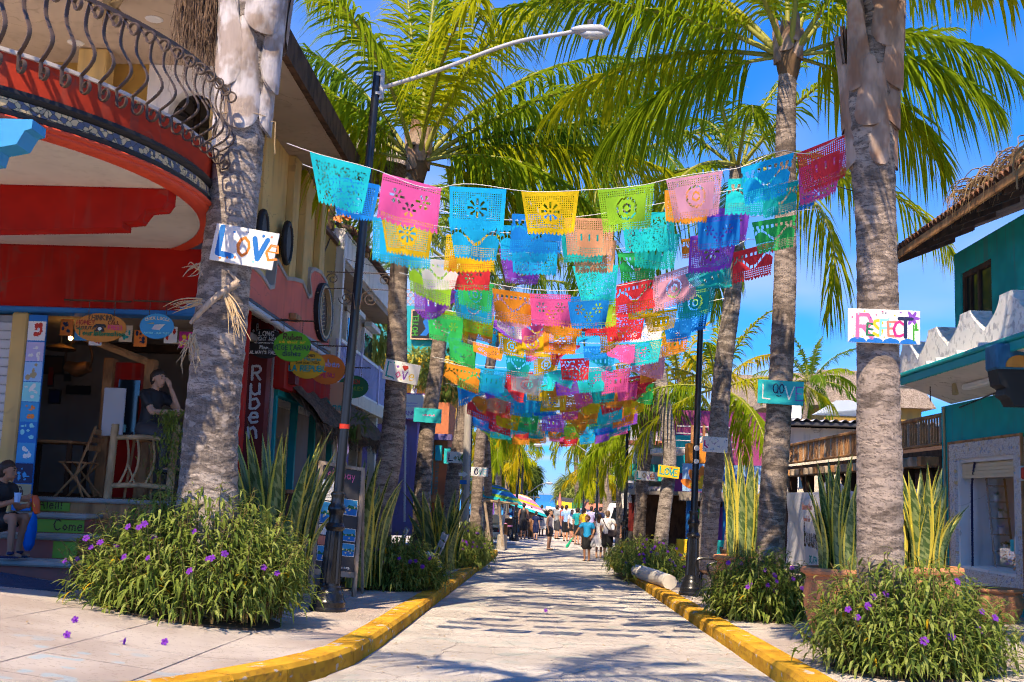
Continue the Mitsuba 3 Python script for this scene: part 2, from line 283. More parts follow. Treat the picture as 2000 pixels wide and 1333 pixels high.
plaster('w_yellow', (.72, .44, .08), .85); plaster('w_turq', (.03, .42, .47), .85); plaster('w_pale', (.74, .66, .50), .88); plaster('concrete', (.46, .42, .37), .75); plaster('terracotta', (.60, .26, .125), .78, d=.2); plaster('w_magenta', (.35, .06, .20), .85); plaster('w_lilac', (.50, .47, .66), .85)
def f_rough(p, n, uv):
    a = fbm(p.x * 2.2, p.y * 2.2, p.z * 2.2, 4); b = fbm(p.x * 14, p.y * 14, p.z * 14, 4)
    return mix((.50, .50, .52), (.85, .84, .82), smoothstep(.30, .50, b * .7 + a * .3))
bumpy('rough_white', mikit.proc(f_rough), lambda p, n, uv: fbm(p.x * 18, p.y * 18, p.z * 18, 4), .004)
def f_mosaic(p, n, uv):
    v, v2, r = voronoi(p.y * 26 + p.x * 9, p.z * 26); k = smoothstep(.03, .09, v2 - v)
    c = mix((.62, .60, .58), (.48, .50, .55), r); c = mix(c, (.16, .28, .55), smoothstep(.93, .95, r)); c = mix(c, (.6, .45, .2), smoothstep(.86, .88, r) * smoothstep(.93, .91, r))
    return mix((.30, .17, .10), c, k)
M('mosaic', mikit.proc(f_mosaic), .35, .5)
def f_thatch(a, b):
    def fn(p, n, uv):
        f = fbm(p.x * 40, p.y * 40, p.z * 9, 3); g = fbm(p.x * 3, p.y * 3, p.z * 3, 3); return mix(a, b, smoothstep(.3, .7, f) * .8 + g * .2)
    return mikit.proc(fn)
bumpy('thatch', f_thatch((.14, .10, .07), (.46, .38, .30)), lambda p, n, uv: fbm(p.x * 40, p.y * 40, p.z * 9, 3), .05); M('thatch_dark', f_thatch((.05, .03, .02), (.20, .13, .085)), .95, .1)
plaster('tile', (.30, .13, .075), .5, 4.0, d=.6); plaster('tile_old', (.15, .09, .07), .6, 4.0, d=.5)
# ---------------------------------------------------------------- ground, street, kerbs, sea
def strip(xs, ys, zf):
    X, Y = np.meshgrid(xs, ys); Z = zf(X, Y)
    return grid(np.stack([X, Y, Z], -1).transpose(1, 0, 2)[::-1])
XL, XRt = -1.675, 2.17
setting('ground', strip(np.linspace(-60, 60, 31), np.r_[-20, np.linspace(0, 96, 25)], lambda X, Y: G(Y) - 0.06), 'm_concrete')
setting('street', strip(np.linspace(XL - .14, XRt + .14, 5), np.linspace(-6, 39, 46), lambda X, Y: G(Y) - 0.006), 'm_road', label='pale stone street running down to the sea')
setting('cross_street', strip(np.linspace(-40, 40, 5), np.linspace(39, 96, 20), lambda X, Y: G(Y) - 0.008), 'm_road', label='sunlit concrete junction beyond the kerbs')
setting('beach', strip(np.linspace(-400, 400, 3), np.array([96, 110, 150, 210.]), lambda X, Y: -0.95 - np.clip((Y - 96) / 114, 0, 1) * 1.9), M('sand', (.55, .46, .34), .95, .1))
def f_sea(p, n, uv):
    return mix((.02, .22, .36), (.005, .11, .28), smoothstep(150, 900, p.y))
scene['m_sea'] = {'type': 'twosided', 'bsdf': {'type': 'bumpmap', 'arbitrary': mikit.proc(lambda p, n, uv: fbm(p.x * .25, p.y * .6, 0, 3), .2), 'scale': .25, 'bsdf': {'type': 'principled', 'base_color': mikit.proc(f_sea), 'roughness': .25, 'specular': .35}}}
setting('sea', strip(np.array([-16000, -600, 0, 600, 16000.]), np.array([170, 600, 3000, 18000, 30000.]), lambda X, Y: X * 0 - 2.55), 'm_sea')
# flagstones of the street, as far as they can be told apart
rs = np.random.default_rng(5)
def flagstones():
    from scipy.spatial import Voronoi
    pts, y = [], 7.9
    while y < 22.5:
        w = 0.62
        for i in range(6):
            pts.append((XL + (i + .5 + rs.uniform(-.3, .3)) * (XRt - XL) / 6, y + rs.uniform(-.2, .2)))
        y += 0.50
    pts = np.array(pts); B = sbox(XL + .01, 7.9, XRt - .01, 22.4)
    far = np.vstack([pts, [[-40, 15], [40, 15], [0, -40], [0, 80]]]); vor = Voronoi(far); n = 0
    for i in range(len(pts)):
        reg = vor.regions[vor.point_region[i]]
        if -1 in reg or not reg: continue
        g = Polygon(vor.vertices[reg]).intersection(B)
        if g.is_empty or g.geom_type != 'Polygon': continue
        g = g.buffer(-.008, join_style=2)
        if g.is_empty or g.geom_type != 'Polygon' or g.area < .01: continue
        t = g.buffer(-.012, join_style=2)
        if t.geom_type != 'Polygon' or t.is_empty: continue
        h = rs.uniform(-.0015, .003); c = np.array(g.exterior.coords)[:-1]; d = np.array(t.exterior.coords)[:-1]
        v = np.vstack([np.c_[c, G(c[:, 1]) - .03], np.c_[c, G(c[:, 1]) + h - .004], np.c_[d, G(d[:, 1]) + h]])
        m = _hull(v); part('street', 'flagstone', m, 'm_stone')
flagstones()
# pavements: slabs with recessed joints on a bed
def pave(side):
    if side < 0:
        cells = []
        for i in range(17):
            for j in range(44):
                g = sbox(XL - .275 - (i + 1) * .9, 4.4 + j * .9, XL - .275 - i * .9, 5.3 + j * .9).intersection(cutL)
                if g.is_empty or g.geom_type != 'Polygon' or g.area < 1e-3: continue
                v, f = extr(g, .02); v = np.array(v); v[:, 2] += PZ(v[:, 0], v[:, 1]) - .032; cells.append((v, f))
        setting('pavement', J(cells), 'm_joint', label='left pavement of square slabs')
        return 'pavement'
    setting('pavement', strip(np.r_[XRt + .26, 3.0, 3.2, np.linspace(4, 16, 10)], np.linspace(-6, 37, 44), lambda X, Y: PZ(X, Y) - .012), 'm_joint', label='right pavement of square slabs')
    return 'pavement_001'
def slab(key, x0, x1, y0, y1, zf, cut=None):
    g = Polygon([(x0, y0), (x1, y0), (x1, y1), (x0, y1)])
    if cut is not None:
        g = g.intersection(cut)
        if g.is_empty or g.geom_type != 'Polygon' or g.area < .02: return
    g = g.buffer(-.006, join_style=2); c = np.array(g.exterior.coords)[:-1]; n = len(c)
    if n < 3: return
    h = rs.uniform(-.002, .002)
    v, f = extr(g, 0.02); v = np.array(v); v[:, 2] += zf(v[:, 0], v[:, 1]) - .02 + h
    part(key, 'slab', (v, f), 'm_pave')
# the left kerb bends away at the near corner
kl = [(XL, y) for y in np.arange(43, 11.6, -.75)]
th = np.linspace(0, 1, 15)[1:]
KR = 7.0
kl += [(XL - KR + KR * math.cos(t * 1.45), 11.4 - KR * math.sin(t * 1.45)) for t in th]
kl = np.array(kl + [(-12, 4.2)])
kr = np.array([(XRt, y) for y in np.arange(37.0, 3, -.72)])
def kerb(line, side, key, label):
    setting(key, None or b2((line[0][0] - .1, line[0][1] - .3, G(line[0][1]) - .1), (line[0][0] + .1, line[0][1] - .2, G(line[0][1]) - .05)), 'm_kerb', label=label)
    k = [q for q in scene if q.startswith('kerb')][-1]
    n = len(line)
    t = np.gradient(line, axis=0); t /= np.linalg.norm(t, axis=1, keepdims=True); nr = np.stack([t[:, 1], -t[:, 0]], 1)
    if side > 0: nr = -nr
    for i in range(n - 1):
        pts = []
        for a, q in ((i, .004), (i + 1, -.004)):
            o = line[a] + t[a] * q * 1.2; inn = o + nr[a] * (.27 if side > 0 else .27); z = float(PZ(*o)) - .15; j = rs.uniform(-.004, .004); s = rs.uniform(-.006, .006)
            e = (o - inn) / np.linalg.norm(o - inn) * s; o = o + e
            d = (inn - o) / .27
            pts += [np.r_[o, z - .1], np.r_[inn, z - .1], np.r_[o, z + .125 + j], np.r_[o + d * .035, z + .162 + j], np.r_[inn, z + .165 + j]]
        part(k, 'block', _hull(pts), 'm_kerb')
    return t, nr
kerb(kl, -1, 'kerb', 'yellow painted kerb on the left of the street, bending round the corner')
kerb(kr, 1, 'kerb', 'yellow painted kerb on the right of the street')
cutL = Polygon([(-14, 43), (XL - .275, 43)] + [tuple(p) for p in (kl + 0)[:0]] + [(XL - .275, 11.4)] + [(XL - KR + (KR - .275) * math.cos(t * 1.45), 11.4 - (KR - .275) * math.sin(t * 1.45)) for t in th] + [(-12, 4.48), (-14, 4.4)])
pave(-1); pave(1)
for i in range(14):
    for j in range(18):
        x1 = XL - .275 - i * .9; y0 = 5.9 + j * .9
        if x1 < -.56 * (y0 + 1): continue
        slab('pavement', x1 - .9, x1, y0, y0 + .9, PZ, cutL)
cutR = sbox(XRt + .275, 3, 12, 37)
for i in range(6):
    for j in range(17):
        x0 = XRt + .275 + i * .8; y0 = 7 + j * .9
        if x0 > .5 * (y0 + 1): continue
        slab('pavement_001', x0, x0 + .8, y0, y0 + .9, PZ, cutR)
setting('road_corner', strip(np.r_[np.linspace(-14, -2.7, 8), XL], np.linspace(0, 10.8, 12), lambda X, Y: PZ(X, Y) - 0.166), 'm_road', label='street surface round the left corner')
# ---------------------------------------------------------------- palms
def frond_mesh(o, az, el, L, droop=1.2, leaf=.8, n=70, hang=.5, roll=0.0, pet=.15, w0=.05, sd=0, curl=0.0):
    """a pinnate frond: (rachis, leaflets)"""
    r = np.random.default_rng(sd); s = np.linspace(0, 1, 15)
    e = el - droop * s ** 1.35; a = az + curl * s ** 2
    a = a + 0 * s; t = np.stack([np.cos(e) * np.sin(a), np.cos(e) * np.cos(a), np.sin(e)], 1)
    p = np.asarray(o, float) + np.vstack([np.zeros(3), np.cumsum((t[1:] + t[:-1]) / 2 * L / 14, 0)])
    ra = tube(p, .035 * L / 4 * (1 - s) ** .8 + .006, 5, False)
    u = np.linspace(pet, .985, n) ; u = np.concatenate([u, u + .004])
    sg = np.r_[np.ones(n), -np.ones(n)]
    def at(q, v): return np.stack([np.interp(v, s, q[:, k]) for k in range(3)], 1)
    b, tt = at(p, u), at(t, u); tt /= np.linalg.norm(tt, axis=1, keepdims=True)
    side = np.stack([np.cos(az + curl * u ** 2), -np.sin(az + curl * u ** 2), 0 * u], 1); up = np.cross(side, tt)
    rr = roll * u
    side, up = side * np.cos(rr)[:, None] + up * np.sin(rr)[:, None], up * np.cos(rr)[:, None] - side * np.sin(rr)[:, None]
    fw = .45 + .75 * u ** 1.5 + r.normal(0, .11, 2 * n)
    ln = leaf * (.55 + .45 * np.clip((u - pet) / .25, 0, 1)) * (1 - .72 * np.clip((u - .5) / .5, 0, 1) ** 1.4) * r.uniform(.86, 1.1, 2 * n)
    d = side * (sg * np.cos(fw))[:, None] + tt * np.sin(fw)[:, None] + up * (.12 + r.normal(0, .15, 2 * n))[:, None]
    d /= np.linalg.norm(d, axis=1, keepdims=True)
    wv = tt * .9 + up * r.normal(0, .35, 2 * n)[:, None]; wv -= d * np.sum(wv * d, 1, keepdims=True); wv /= np.linalg.norm(wv, axis=1, keepdims=True)
    hg = hang * r.uniform(.6, 1.45, 2 * n); ln = ln * np.where(r.random(2 * n) < .05, .3, 1) ; w = w0 * (.5 + .5 * ln / leaf)
    rows = []
    for q, ww in ((0, .55), (.33, 1.0), (.70, .75), (1.0, 0)):
        drop = hg * q ** 1.9
        c = b + d * (ln * q * (1 - .18 * hg * q))[:, None]; c[:, 2] -= ln * drop
        rows.append(c - wv * (w * ww / 2)[:, None]); rows.append(c + wv * (w * ww / 2)[:, None])
    V = np.stack(rows[:7], 1); k = np.arange(2 * n)[:, None] * 7
    F = np.concatenate([np.concatenate([k + np.array([[a, b_, c]]) for a, b_, c in ((0, 1, 2), (1, 3, 2), (2, 3, 4), (3, 5, 4), (4, 5, 6))], 0)])
    return ra, (V.reshape(-1, 3), F)
def trunk_mesh(path, rad, ring=.12, n=28, amp=.035, sd=1, step=.028):
    L = np.sum(np.linalg.norm(np.diff(path, axis=0), axis=1)); k = int(max(20, min(L / step, 330)))
    p = spline(path, k); r = np.interp(np.linspace(0, 1, k), np.linspace(0, 1, len(rad)), rad)
    v, f = tube(p, r, n, True)
    s = np.linspace(0, L, k)[:, None]; g = np.arange(n)[None] * 2 * math.pi / n
    wob = meshkit.fbm(np.stack([np.cos(g) * 1.3 + 0 * s, np.sin(g) * 1.3 + 0 * s, s * 1.5 + sd + 0 * g], -1), 3, sd)
    ph = ((s + wob * .16) / ring) % 1.0
    rg = np.where(ph < .8, ph / .8, (1 - ph) / .2)
    fine = meshkit.fbm(np.stack([np.cos(g) * 4 + 0 * s, np.sin(g) * 4 + 0 * s, s * 14 + sd + 0 * g], -1), 3, sd + 5)
    sc = 1 + amp * (rg - .5) * (0.4 + 1.2 * wob) + amp * 1.6 * (fine - .5) + .08 * (wob - .5)
    q = v[:k * n].reshape(k, n, 3); q = p[:, None] + (q - p[:, None]) * sc[..., None]
    v[:k * n] = q.reshape(-1, 3)
    return (v, f), p, r
def leafbase(o, az, h, w, lean, R, sd):
    """a clasping leaf base: a curved plate that hugs a stem of radius R and tapers upward"""
    r = np.random.default_rng(sd); s = np.linspace(0, 1, 11); a = np.linspace(-1, 1, 9)
    wd = w * (1 - .72 * s ** 1.1) * np.where(s < .12, .72 + 2.3 * s, 1)
    A = az + (a[None] * wd[:, None]) / R
    rr = R * (.97 + lean * s ** 1.4)[:, None] + .05 * (1 - a[None] ** 2) + .012 * meshkit.fbm(np.stack([a[None] * 3 + 0 * s[:, None], s[:, None] * 5 + 0 * a[None], 0 * A + sd], -1), 3, sd)
    z = h * s[:, None] + .10 * h * (a[None] ** 2) * (1 - s[:, None])
    out = np.stack([rr * np.sin(A), -rr * np.cos(A), z], -1) + o
    inn = np.stack([(rr - .03) * np.sin(A), -(rr - .03) * np.cos(A), z], -1) + o
    v1, f1 = grid(out); v2, f2 = grid(inn)
    m = J((v1, f1), (v2, f2[:, ::-1]))
    return m
def palm(path, rad, label, mat='m_trunk_brown', crown=None, nf=20, L=4.0, leaf=.8, n=64, sd=1, group=None, fr=None, ring=.12, tn=28, mix_=(0, 0, 1, 0, 2, 1), bulb=None, w0=.05, skip=None, dr=(1.0, 1.7)):
    t = thing('palm_tree', label, 'palm tree', group); r = np.random.default_rng(sd)
    m, p, rr = trunk_mesh(np.array(path), rad, ring, tn, sd=sd); part(t, 'trunk', m, mat, smooth=50)
    top = p[-1] if crown is None else np.asarray(crown)
    if bulb:
        b = rad[-1]; q = np.array([(b * 1.0, -.9), (b * 1.35, -.45), (b * 1.5, -.1), (b * 1.15, .35), (b * .7, .9), (b * .3, 1.3)]) * np.array([1, bulb])
        part(t, 'crownshaft', lathe(q, 16, top), 'm_fibre', smooth=40)
        for i in range(9):
            part(t, 'leaf_base', leafbase(top + [0, 0, bulb * (-.5 + .13 * i)], i * 2.4 + sd, bulb * r.uniform(.9, 1.3), .13 + .05 * bulb, .18, b * 1.35, sd * 50 + i), 'm_boot_brown', smooth=50)
    specs = fr or []
    if not fr:
        for i in range(nf):
            u = (i + .5) / nf; az = i * 2.39996 + sd + r.uniform(-.25, .25); el = math.pi / 2 * (1.0 - 1.25 * u ** .9) + r.uniform(-.08, .08)
            specs.append((az, el, L * r.uniform(.85, 1.1) * (0.75 + .25 * min(1, u * 3)), r.uniform(*dr) * (.55 + .6 * u), .5 + .55 * u + r.uniform(-.1, .15)))
    for i, sp in enumerate(specs):
        az, el, l, drp, hg = sp[:5]; ro, cu = (sp[5], sp[6]) if len(sp) > 6 else (r.uniform(-.5, .5), r.uniform(-.25, .25))
        if skip and skip(az, el): continue
        o = top + np.array([math.sin(az), math.cos(az), 0]) * .1
        ra, lf = frond_mesh(o, az, el, l, drp, leaf * l / max(L, .1) ** 1.0 if not fr else leaf, n, hg, ro, .14, w0, sd * 100 + i, cu)
        k = part(t, 'frond', lf, FRD[mix_[int(r.integers(len(mix_)))]]); part(k, 'midrib', ra, 'm_rachis', smooth=True)
    return t, top
def pth(*pts): return [P(*q) for q in pts]
def gp(px, Y, dz=0):
    """a point of the pavement under the pixel column px at the distance Y"""
    d = ray(px, 1000); x = d[0] * Y; return np.array([x, Y, float(PZ(x, Y)) + dz])
D2 = math.pi * 2
# the two front palms, crowns mostly above the frame
t1, top1 = palm([gp(398, 12.2, -.1)] + pth((404, 1000, 12.2), (412, 850, 12.2), (425, 700, 12.2), (438, 550, 12.2), (456, 400, 12.2), (471, 260, 12.2), (488, 120, 12.2), (503, -20, 12.2), (518, -250, 12.2)),
      [.37, .345, .335, .30, .29, .288, .285, .278, .275, .27, .26, .27, .34, .36, .33, .28], 'thick grey palm leaning from the left front bed with a LOVE board', 'm_trunk_grey', nf=16, L=4.6, leaf=.95, n=64, sd=3, ring=.19, tn=48, skip=lambda a, e: e < .75)
t2, top2 = palm([gp(1728, 10.6, -.1)] + pth((1722, 1180, 10.6), (1718, 950, 10.6), (1715, 720, 10.6), (1713, 500, 10.6), (1705, 330, 10.6), (1700, 200, 10.6), (1712, 80, 10.6), (1720, 0, 10.6), (1722, -40, 10.6)),
      [.235, .22, .21, .205, .20, .195, .19, .185, .19, .22, .25, .22, .17], 'tall palm in the right front bed carrying a RESPECT board', 'm_trunk_brown', sd=8, ring=.16, tn=44,
      fr=[(1.35, .72, 4.2, 1.05, .95, .3, 0), (1.75, .15, 3.6, .9, .6, .2, 0), (1.5, .95, 4.2, 1.3, .9, 0, .2), (2.3, .6, 4.2, 1.2, .5, 0, 0), (2.9, .5, 4, 1.2, .5, 0, 0), (3.6, .6, 4, 1.2, .5, 0, 0), (-1.1, .75, 3.8, 1.3, .5, 0, 0), (-.35, 1.0, 3.6, 1.2, .5, 0, 0), (-1.8, .8, 4, 1.3, .5, 0, 0), (.2, 1.25, 3.5, 1, .4, 0, 0), (3.1, 1.2, 3.6, 1, .4, 0, 0), (-2.6, .7, 4, 1.3, .5, 0, 0)], leaf=1.0, n=105, w0=.06, mix_=(0, 1, 1, 2))
def boots(t, path, y0, Y, R, rows, mat, sd, h=.62, wmul=1.0):
    r = np.random.default_rng(sd)
    for k, (px, py, Rk) in enumerate(rows):
        c = P(px, py, Y)
        for i in range(4):
            part(t, 'leaf_base', leafbase(c, i * D2 / 4 + k * 1.1 + r.uniform(-.2, .2), h * r.uniform(.8, 1.25), Rk * .74 * wmul * r.uniform(.85, 1.2), r.uniform(.10, .34), Rk, sd * 90 + k * 7 + i), mat, smooth=60)
boots(t1, None, 0, 12.2, .4, [(472, 268, .285), (482, 190, .33), (494, 90, .37), (504, -20, .36)], 'm_boot_grey', 4, 1.25)
boots(t2, None, 0, 10.6, .3, [(1703, 335, .19), (1701, 262, .225), (1706, 190, .245), (1714, 110, .22), (1720, 40, .18)], 'm_boot_brown', 5, .85)
# straps of fibre hanging at the left palm's crown
fb = []
for i in range(260):
    o = P(rs.uniform(345, 420), rs.uniform(-60, 40), 12.0) + [0, rs.uniform(-.1, .3), 0]; l = rs.uniform(.3, .85)
    fb.append(tube([o, o + [rs.uniform(-.05, .05), 0, -l * .5], o + [rs.uniform(-.1, .1), 0, -l]], [.007, .006, .002], 3, False))
part(t1, 'hanging_fibre', J(fb), 'm_thatch_dark', kind='stuff')
def tie(t, px, py, Y, R):
    c = P(px, py, Y); a = np.linspace(0, D2, 30); p = np.stack([c[0] + R * np.sin(a), c[1] - R * np.cos(a), c[2] + .02 * np.sin(a)], 1)
    part(t, 'twine', tube(p, .005, 5, False), 'm_tan', smooth=True)
    e = P(px + R * 165, py, Y) ; part(t, 'twine', tube([e, e + [.10, -.12, -.05], e + [.11, -.12, -.3], e + [.12, -.12, -.42]], .005, 5), 'm_tan', smooth=True)
tie(t1, 474, 237, 12.2, .315)
st = thing('dead_flower_stalk', 'dry broken flower stalk with root-like strands caught on the left front palm', 'dead stalk')
A_, B_ = P(372, 632, 11.75), P(466, 552, 11.75)
part(st, 'stalk', trunk_mesh([A_, (A_ + B_) / 2 + [0, -.03, .035], B_], [.022, .035, .042], .09, 12, .25, 3, .02)[0], 'm_wood_grey', smooth=60)
part(st, 'stub', tube([B_, P(445, 528, 11.72)], [.022, .012], 7), 'm_wood_grey', smooth=40)
sr = np.random.default_rng(4)
for k, (ox, oy, dx, dy, n) in enumerate(((440, 570, 30, 95, 16), (390, 590, -45, 15, 9), (376, 655, -8, 70, 14), (386, 520, -18, 12, 8), (372, 668, -25, 10, 7))):
    q = []
    for i in range(n):
        o = P(ox + sr.uniform(-6, 6), oy + sr.uniform(-6, 6), 11.72); e = P(ox + dx * sr.uniform(.3, 1.3) + sr.uniform(-22, 22), oy + dy * sr.uniform(.4, 1.1) + sr.uniform(-12, 12), 11.66 + sr.uniform(-.1, .05))
        q.append(tube(spline([o, (o + e) / 2 + sr.uniform(-.05, .05, 3), e], 7), np.linspace(.009, .003, 7), 4))
    part(st, 'strands', J(q), 'm_tan', kind='stuff')
# second row: each crown placed as in the photograph
palm([gp(742, 20, -.1)] + pth((742, 1000, 20), (760, 900, 20), (775, 700, 20), (781, 500, 20), (800, 380, 20), (815, 315, 20)), [.26, .235, .21, .19, .165, .15, .14], 'palm behind the left lamp post with great fronds across the upper sky', 'm_trunk_brown', sd=12, ring=.15, tn=32,
     fr=[(1.42, .66, 5.6, .62, .95, .2, 0), (-1.32, 1.02, 5.0, .95, 1.0, -.35, -.1), (-1.0, 1.3, 5.2, .9, .8, -.3, 0), (.2, 1.5, 5.4, .25, .5, .5, 0), (-.45, 1.42, 5.2, .4, .5, 0, 0), (.95, 1.22, 5.4, .75, .8, .3, .1), (1.5, .30, 4.6, .7, 1.0, .1, .1), (1.9, .1, 3.6, 1.0, 1.0, 0, 0), (2.8, .9, 4.6, 1.3, .9, 0, 0), (3.6, 1.0, 4.6, 1.2, .9, 0, 0), (-2.0, .75, 4.4, 1.4, 1.0, 0, 0), (-1.6, .25, 3.4, 1.3, 1.0, 0, 0), (1.15, .92, 5.6, .85, 1.0, .2, -.1), (2.2, 1.1, 4.8, 1.1, .9, 0, 0), (.5, 1.45, 5.2, .5, .6, 0, 0), (-1.45, .65, 4.2, 1.4, 1.0, -.2, 0), (1.2, -.05, 3.0, .9, 1.0, 0, 0), (1.38, .48, 5.0, .7, 1.0, 0, .1), (-1.15, .85, 4.8, 1.3, 1.0, -.3, .1)], leaf=1.25, n=96, bulb=.45, w0=.060, mix_=(0, 0, 1, 1, 2))
palm([gp(1505, 16.6, -.1)] + pth((1505, 1060, 16.6), (1518, 850, 16.6), (1527, 700, 16.6), (1533, 550, 16.6), (1535, 250, 16.6), (1540, 110, 16.6)), [.22, .20, .19, .175, .165, .16, .15, .13], 'palm with the turquoise LOVE board, brown crown shaft high against the sky', 'm_trunk_brown', sd=15, ring=.17, tn=32,
     fr=[(-1.48, .48, 4.9, .75, .95, -.2, 0), (-1.2, .95, 5.0, 1.15, .95, -.2, 0), (-.6, 1.3, 4.8, 1.0, .8, 0, 0), (.1, 1.5, 4.6, .3, .5, 0, 0), (-1.3, -.05, 3.2, .9, 1.0, 0, 0), (1.2, 1.0, 4.4, 1.3, .95, .2, 0), (1.5, .45, 3.8, 1.2, 1.0, 0, 0), (.9, 1.3, 4.6, 1.0, .8, 0, 0), (2.4, .9, 4.4, 1.3, .9, 0, 0), (3.1, 1.2, 4.6, 1.1, .8, 0, 0), (-2.4, .9, 4.6, 1.3, .9, 0, 0), (1.9, .05, 3.2, 1.0, 1.0, 0, 0), (1.35, -.15, 3.0, .9, 1.0, 0, 0), (-1.1, .3, 4.4, .9, 1.0, -.2, .2), (-1.55, .75, 4.8, 1.0, 1.0, 0, -.1)], leaf=1.1, n=92, bulb=.42, w0=.058)
tops = {}
for nm, args, kw in (
    ('l3', [gp(826, 27, -.1)] + pth((826, 950, 27), (836, 830, 27), (852, 720, 27), (862, 640, 27), (890, 520, 27)), dict(rad=[.23, .21, .19, .18, .17, .15], label='palm with the blank turquoise board, third on the left side', sd=21, nf=14, L=4.4, n=60, skip=lambda a, e: e < .3)),
    ('l4', [gp(884, 34, -.1)] + pth((886, 930, 34), (898, 860, 34), (910, 760, 34), (925, 600, 34), (975, 395, 34)), dict(rad=[.24, .22, .21, .20, .18, .16], label='curved palm with a white LOVE board beside the far left lamp post', sd=22, nf=13, L=5.2, n=60)),
    ('l5', [gp(930, 38, -.1)] + pth((932, 960, 38), (940, 850, 38), (950, 760, 38), (990, 560, 38)), dict(rad=[.20, .19, .18, .17, .15], label='straight palm with a white board behind the far left lamp post', sd=23, nf=12, L=4.6, n=56, skip=lambda a, e: e < .1)),
    ('r3', [gp(1378, 22, -.1)] + pth((1386, 1000, 22), (1397, 900, 22), (1406, 800, 22), (1412, 720, 22), (1428, 600, 22), (1437, 420, 22), (1440, 325, 22)), dict(rad=[.20, .19, .185, .18, .17, .165, .15], label='palm behind the right lamp post with the dotted board', sd=24, nf=13, L=4.7, n=64, mat='m_trunk_grey')),
    ('r4', [gp(1290, 30, -.1)] + pth((1296, 1010, 30), (1308, 900, 30), (1298, 790, 30), (1262, 580, 30), (1195, 325, 30)), dict(rad=[.19, .18, .17, .165, .16, .15], label='palm with the yellow LOVE board, leaning over the flags', sd=25, nf=14, L=5.4, n=64, mat='m_trunk_grey')),
    ('r5', [gp(1250, 36, -.1)] + pth((1253, 960, 36), (1262, 880, 36), (1272, 815, 36)), dict(rad=[.20, .19, .2, .24], label='short palm with a swollen brown crown on the far right kerb', sd=26, nf=16, L=2.8, n=52, bulb=.5, skip=lambda a, e: e < .25))):
    tops[nm] = palm(args, kw.pop('rad'), kw.pop('label'), kw.pop('mat', 'm_trunk_brown'), leaf=.95, w0=.052, **kw)
# lower fronds that hang into the street from the right row
def far_palm(px, py, Y, base, h, sd, label, L=3.0, nf=16, n=36, group='palms further down towards the beach'):
    palm([gp(base, Y, -.1)] + pth(((base * 2 + px) / 3, (py * 1 + 1000) / 2, Y), (px, py, Y)), [.22, .18, .16, .15], label, crown=None, nf=nf, L=L, leaf=.7, n=n, sd=sd, group=group, tn=14, w0=.07, mix_=(1, 1, 3, 0), dr=(1.3, 2.1))
for i, (px, py, Y, base, L, lab) in enumerate(((950, 828, 52, 950, 3.0, 'far left palm nearest the striped umbrella'), (975, 862, 60, 973, 2.6, 'far left palm with yellowing fronds over the golf cart'), (992, 905, 72, 990, 2.3, 'far left palm leaning towards the sea'), (945, 800, 47, 955, 3.2, 'far left palm behind the board with OVE'),
      (1180, 866, 58, 1184, 2.8, 'far right palm arching over the lane to the beach'), (1205, 838, 50, 1212, 3.8, 'far right palm behind the far right lamp post'), (1163, 935, 66, 1168, 2.2, 'low far right palm with fronds down to the crowd'), (1232, 868, 47, 1238, 3.0, 'far right palm next to the white van'), (1190, 800, 72, 1190, 3.6, 'tallest of the far right palms'), (1330, 740, 40, 1345, 3.4, 'palm hanging over the shop with the flower mural'))):
    far_palm(px, py, Y, base, 0, 40 + i, lab, L)
palm([gp(1555, 46, .5)] + pth((1565, 870, 46), (1582, 745, 46)), [.13, .11, .10, .1], 'small palm standing against the sky behind the terrace', nf=17, L=2.5, leaf=.5, n=40, sd=61, tn=12, w0=.06, mix_=(0, 2, 2))
palm([gp(1420, 30, .2)] + pth((1425, 900, 30), (1400, 760, 30)), [.12, .1, .1, .1], 'slim palm whose fronds hang beside the dotted board', nf=11, L=3.4, leaf=.7, n=56, sd=63, tn=12, w0=.05, mix_=(1, 3, 0))
palm([gp(690, 36, .2)] + pth((715, 700, 36), (730, 560, 36)), [.15, .13, .12, .12], 'palm behind the white arcade on the left', skip=lambda a, e: e < .5, nf=14, L=3.2, leaf=.7, n=48, sd=65, tn=12, w0=.06, mix_=(0, 2, 2))
far_palm(1122, 850, 82, 1128, 0, 57, 'far palm right of the sea gap, under the last flags', 3.2)
far_palm(1012, 842, 78, 1006, 0, 58, 'far palm left of the sea gap, under the last flags', 3.2)
palm([(-2.75, 4.1, float(PZ(-2.75, 4.1)) - .1), (-2.7, 4.1, 3.0), (-2.2, 4.15, 5.4), (-1.7, 4.2, 7.0)], [.24, .2, .17, .15], 'palm of the left row nearest to the viewer', nf=11, L=3.1, leaf=.85, n=54, sd=71, tn=18, skip=lambda a, e: e < .3)
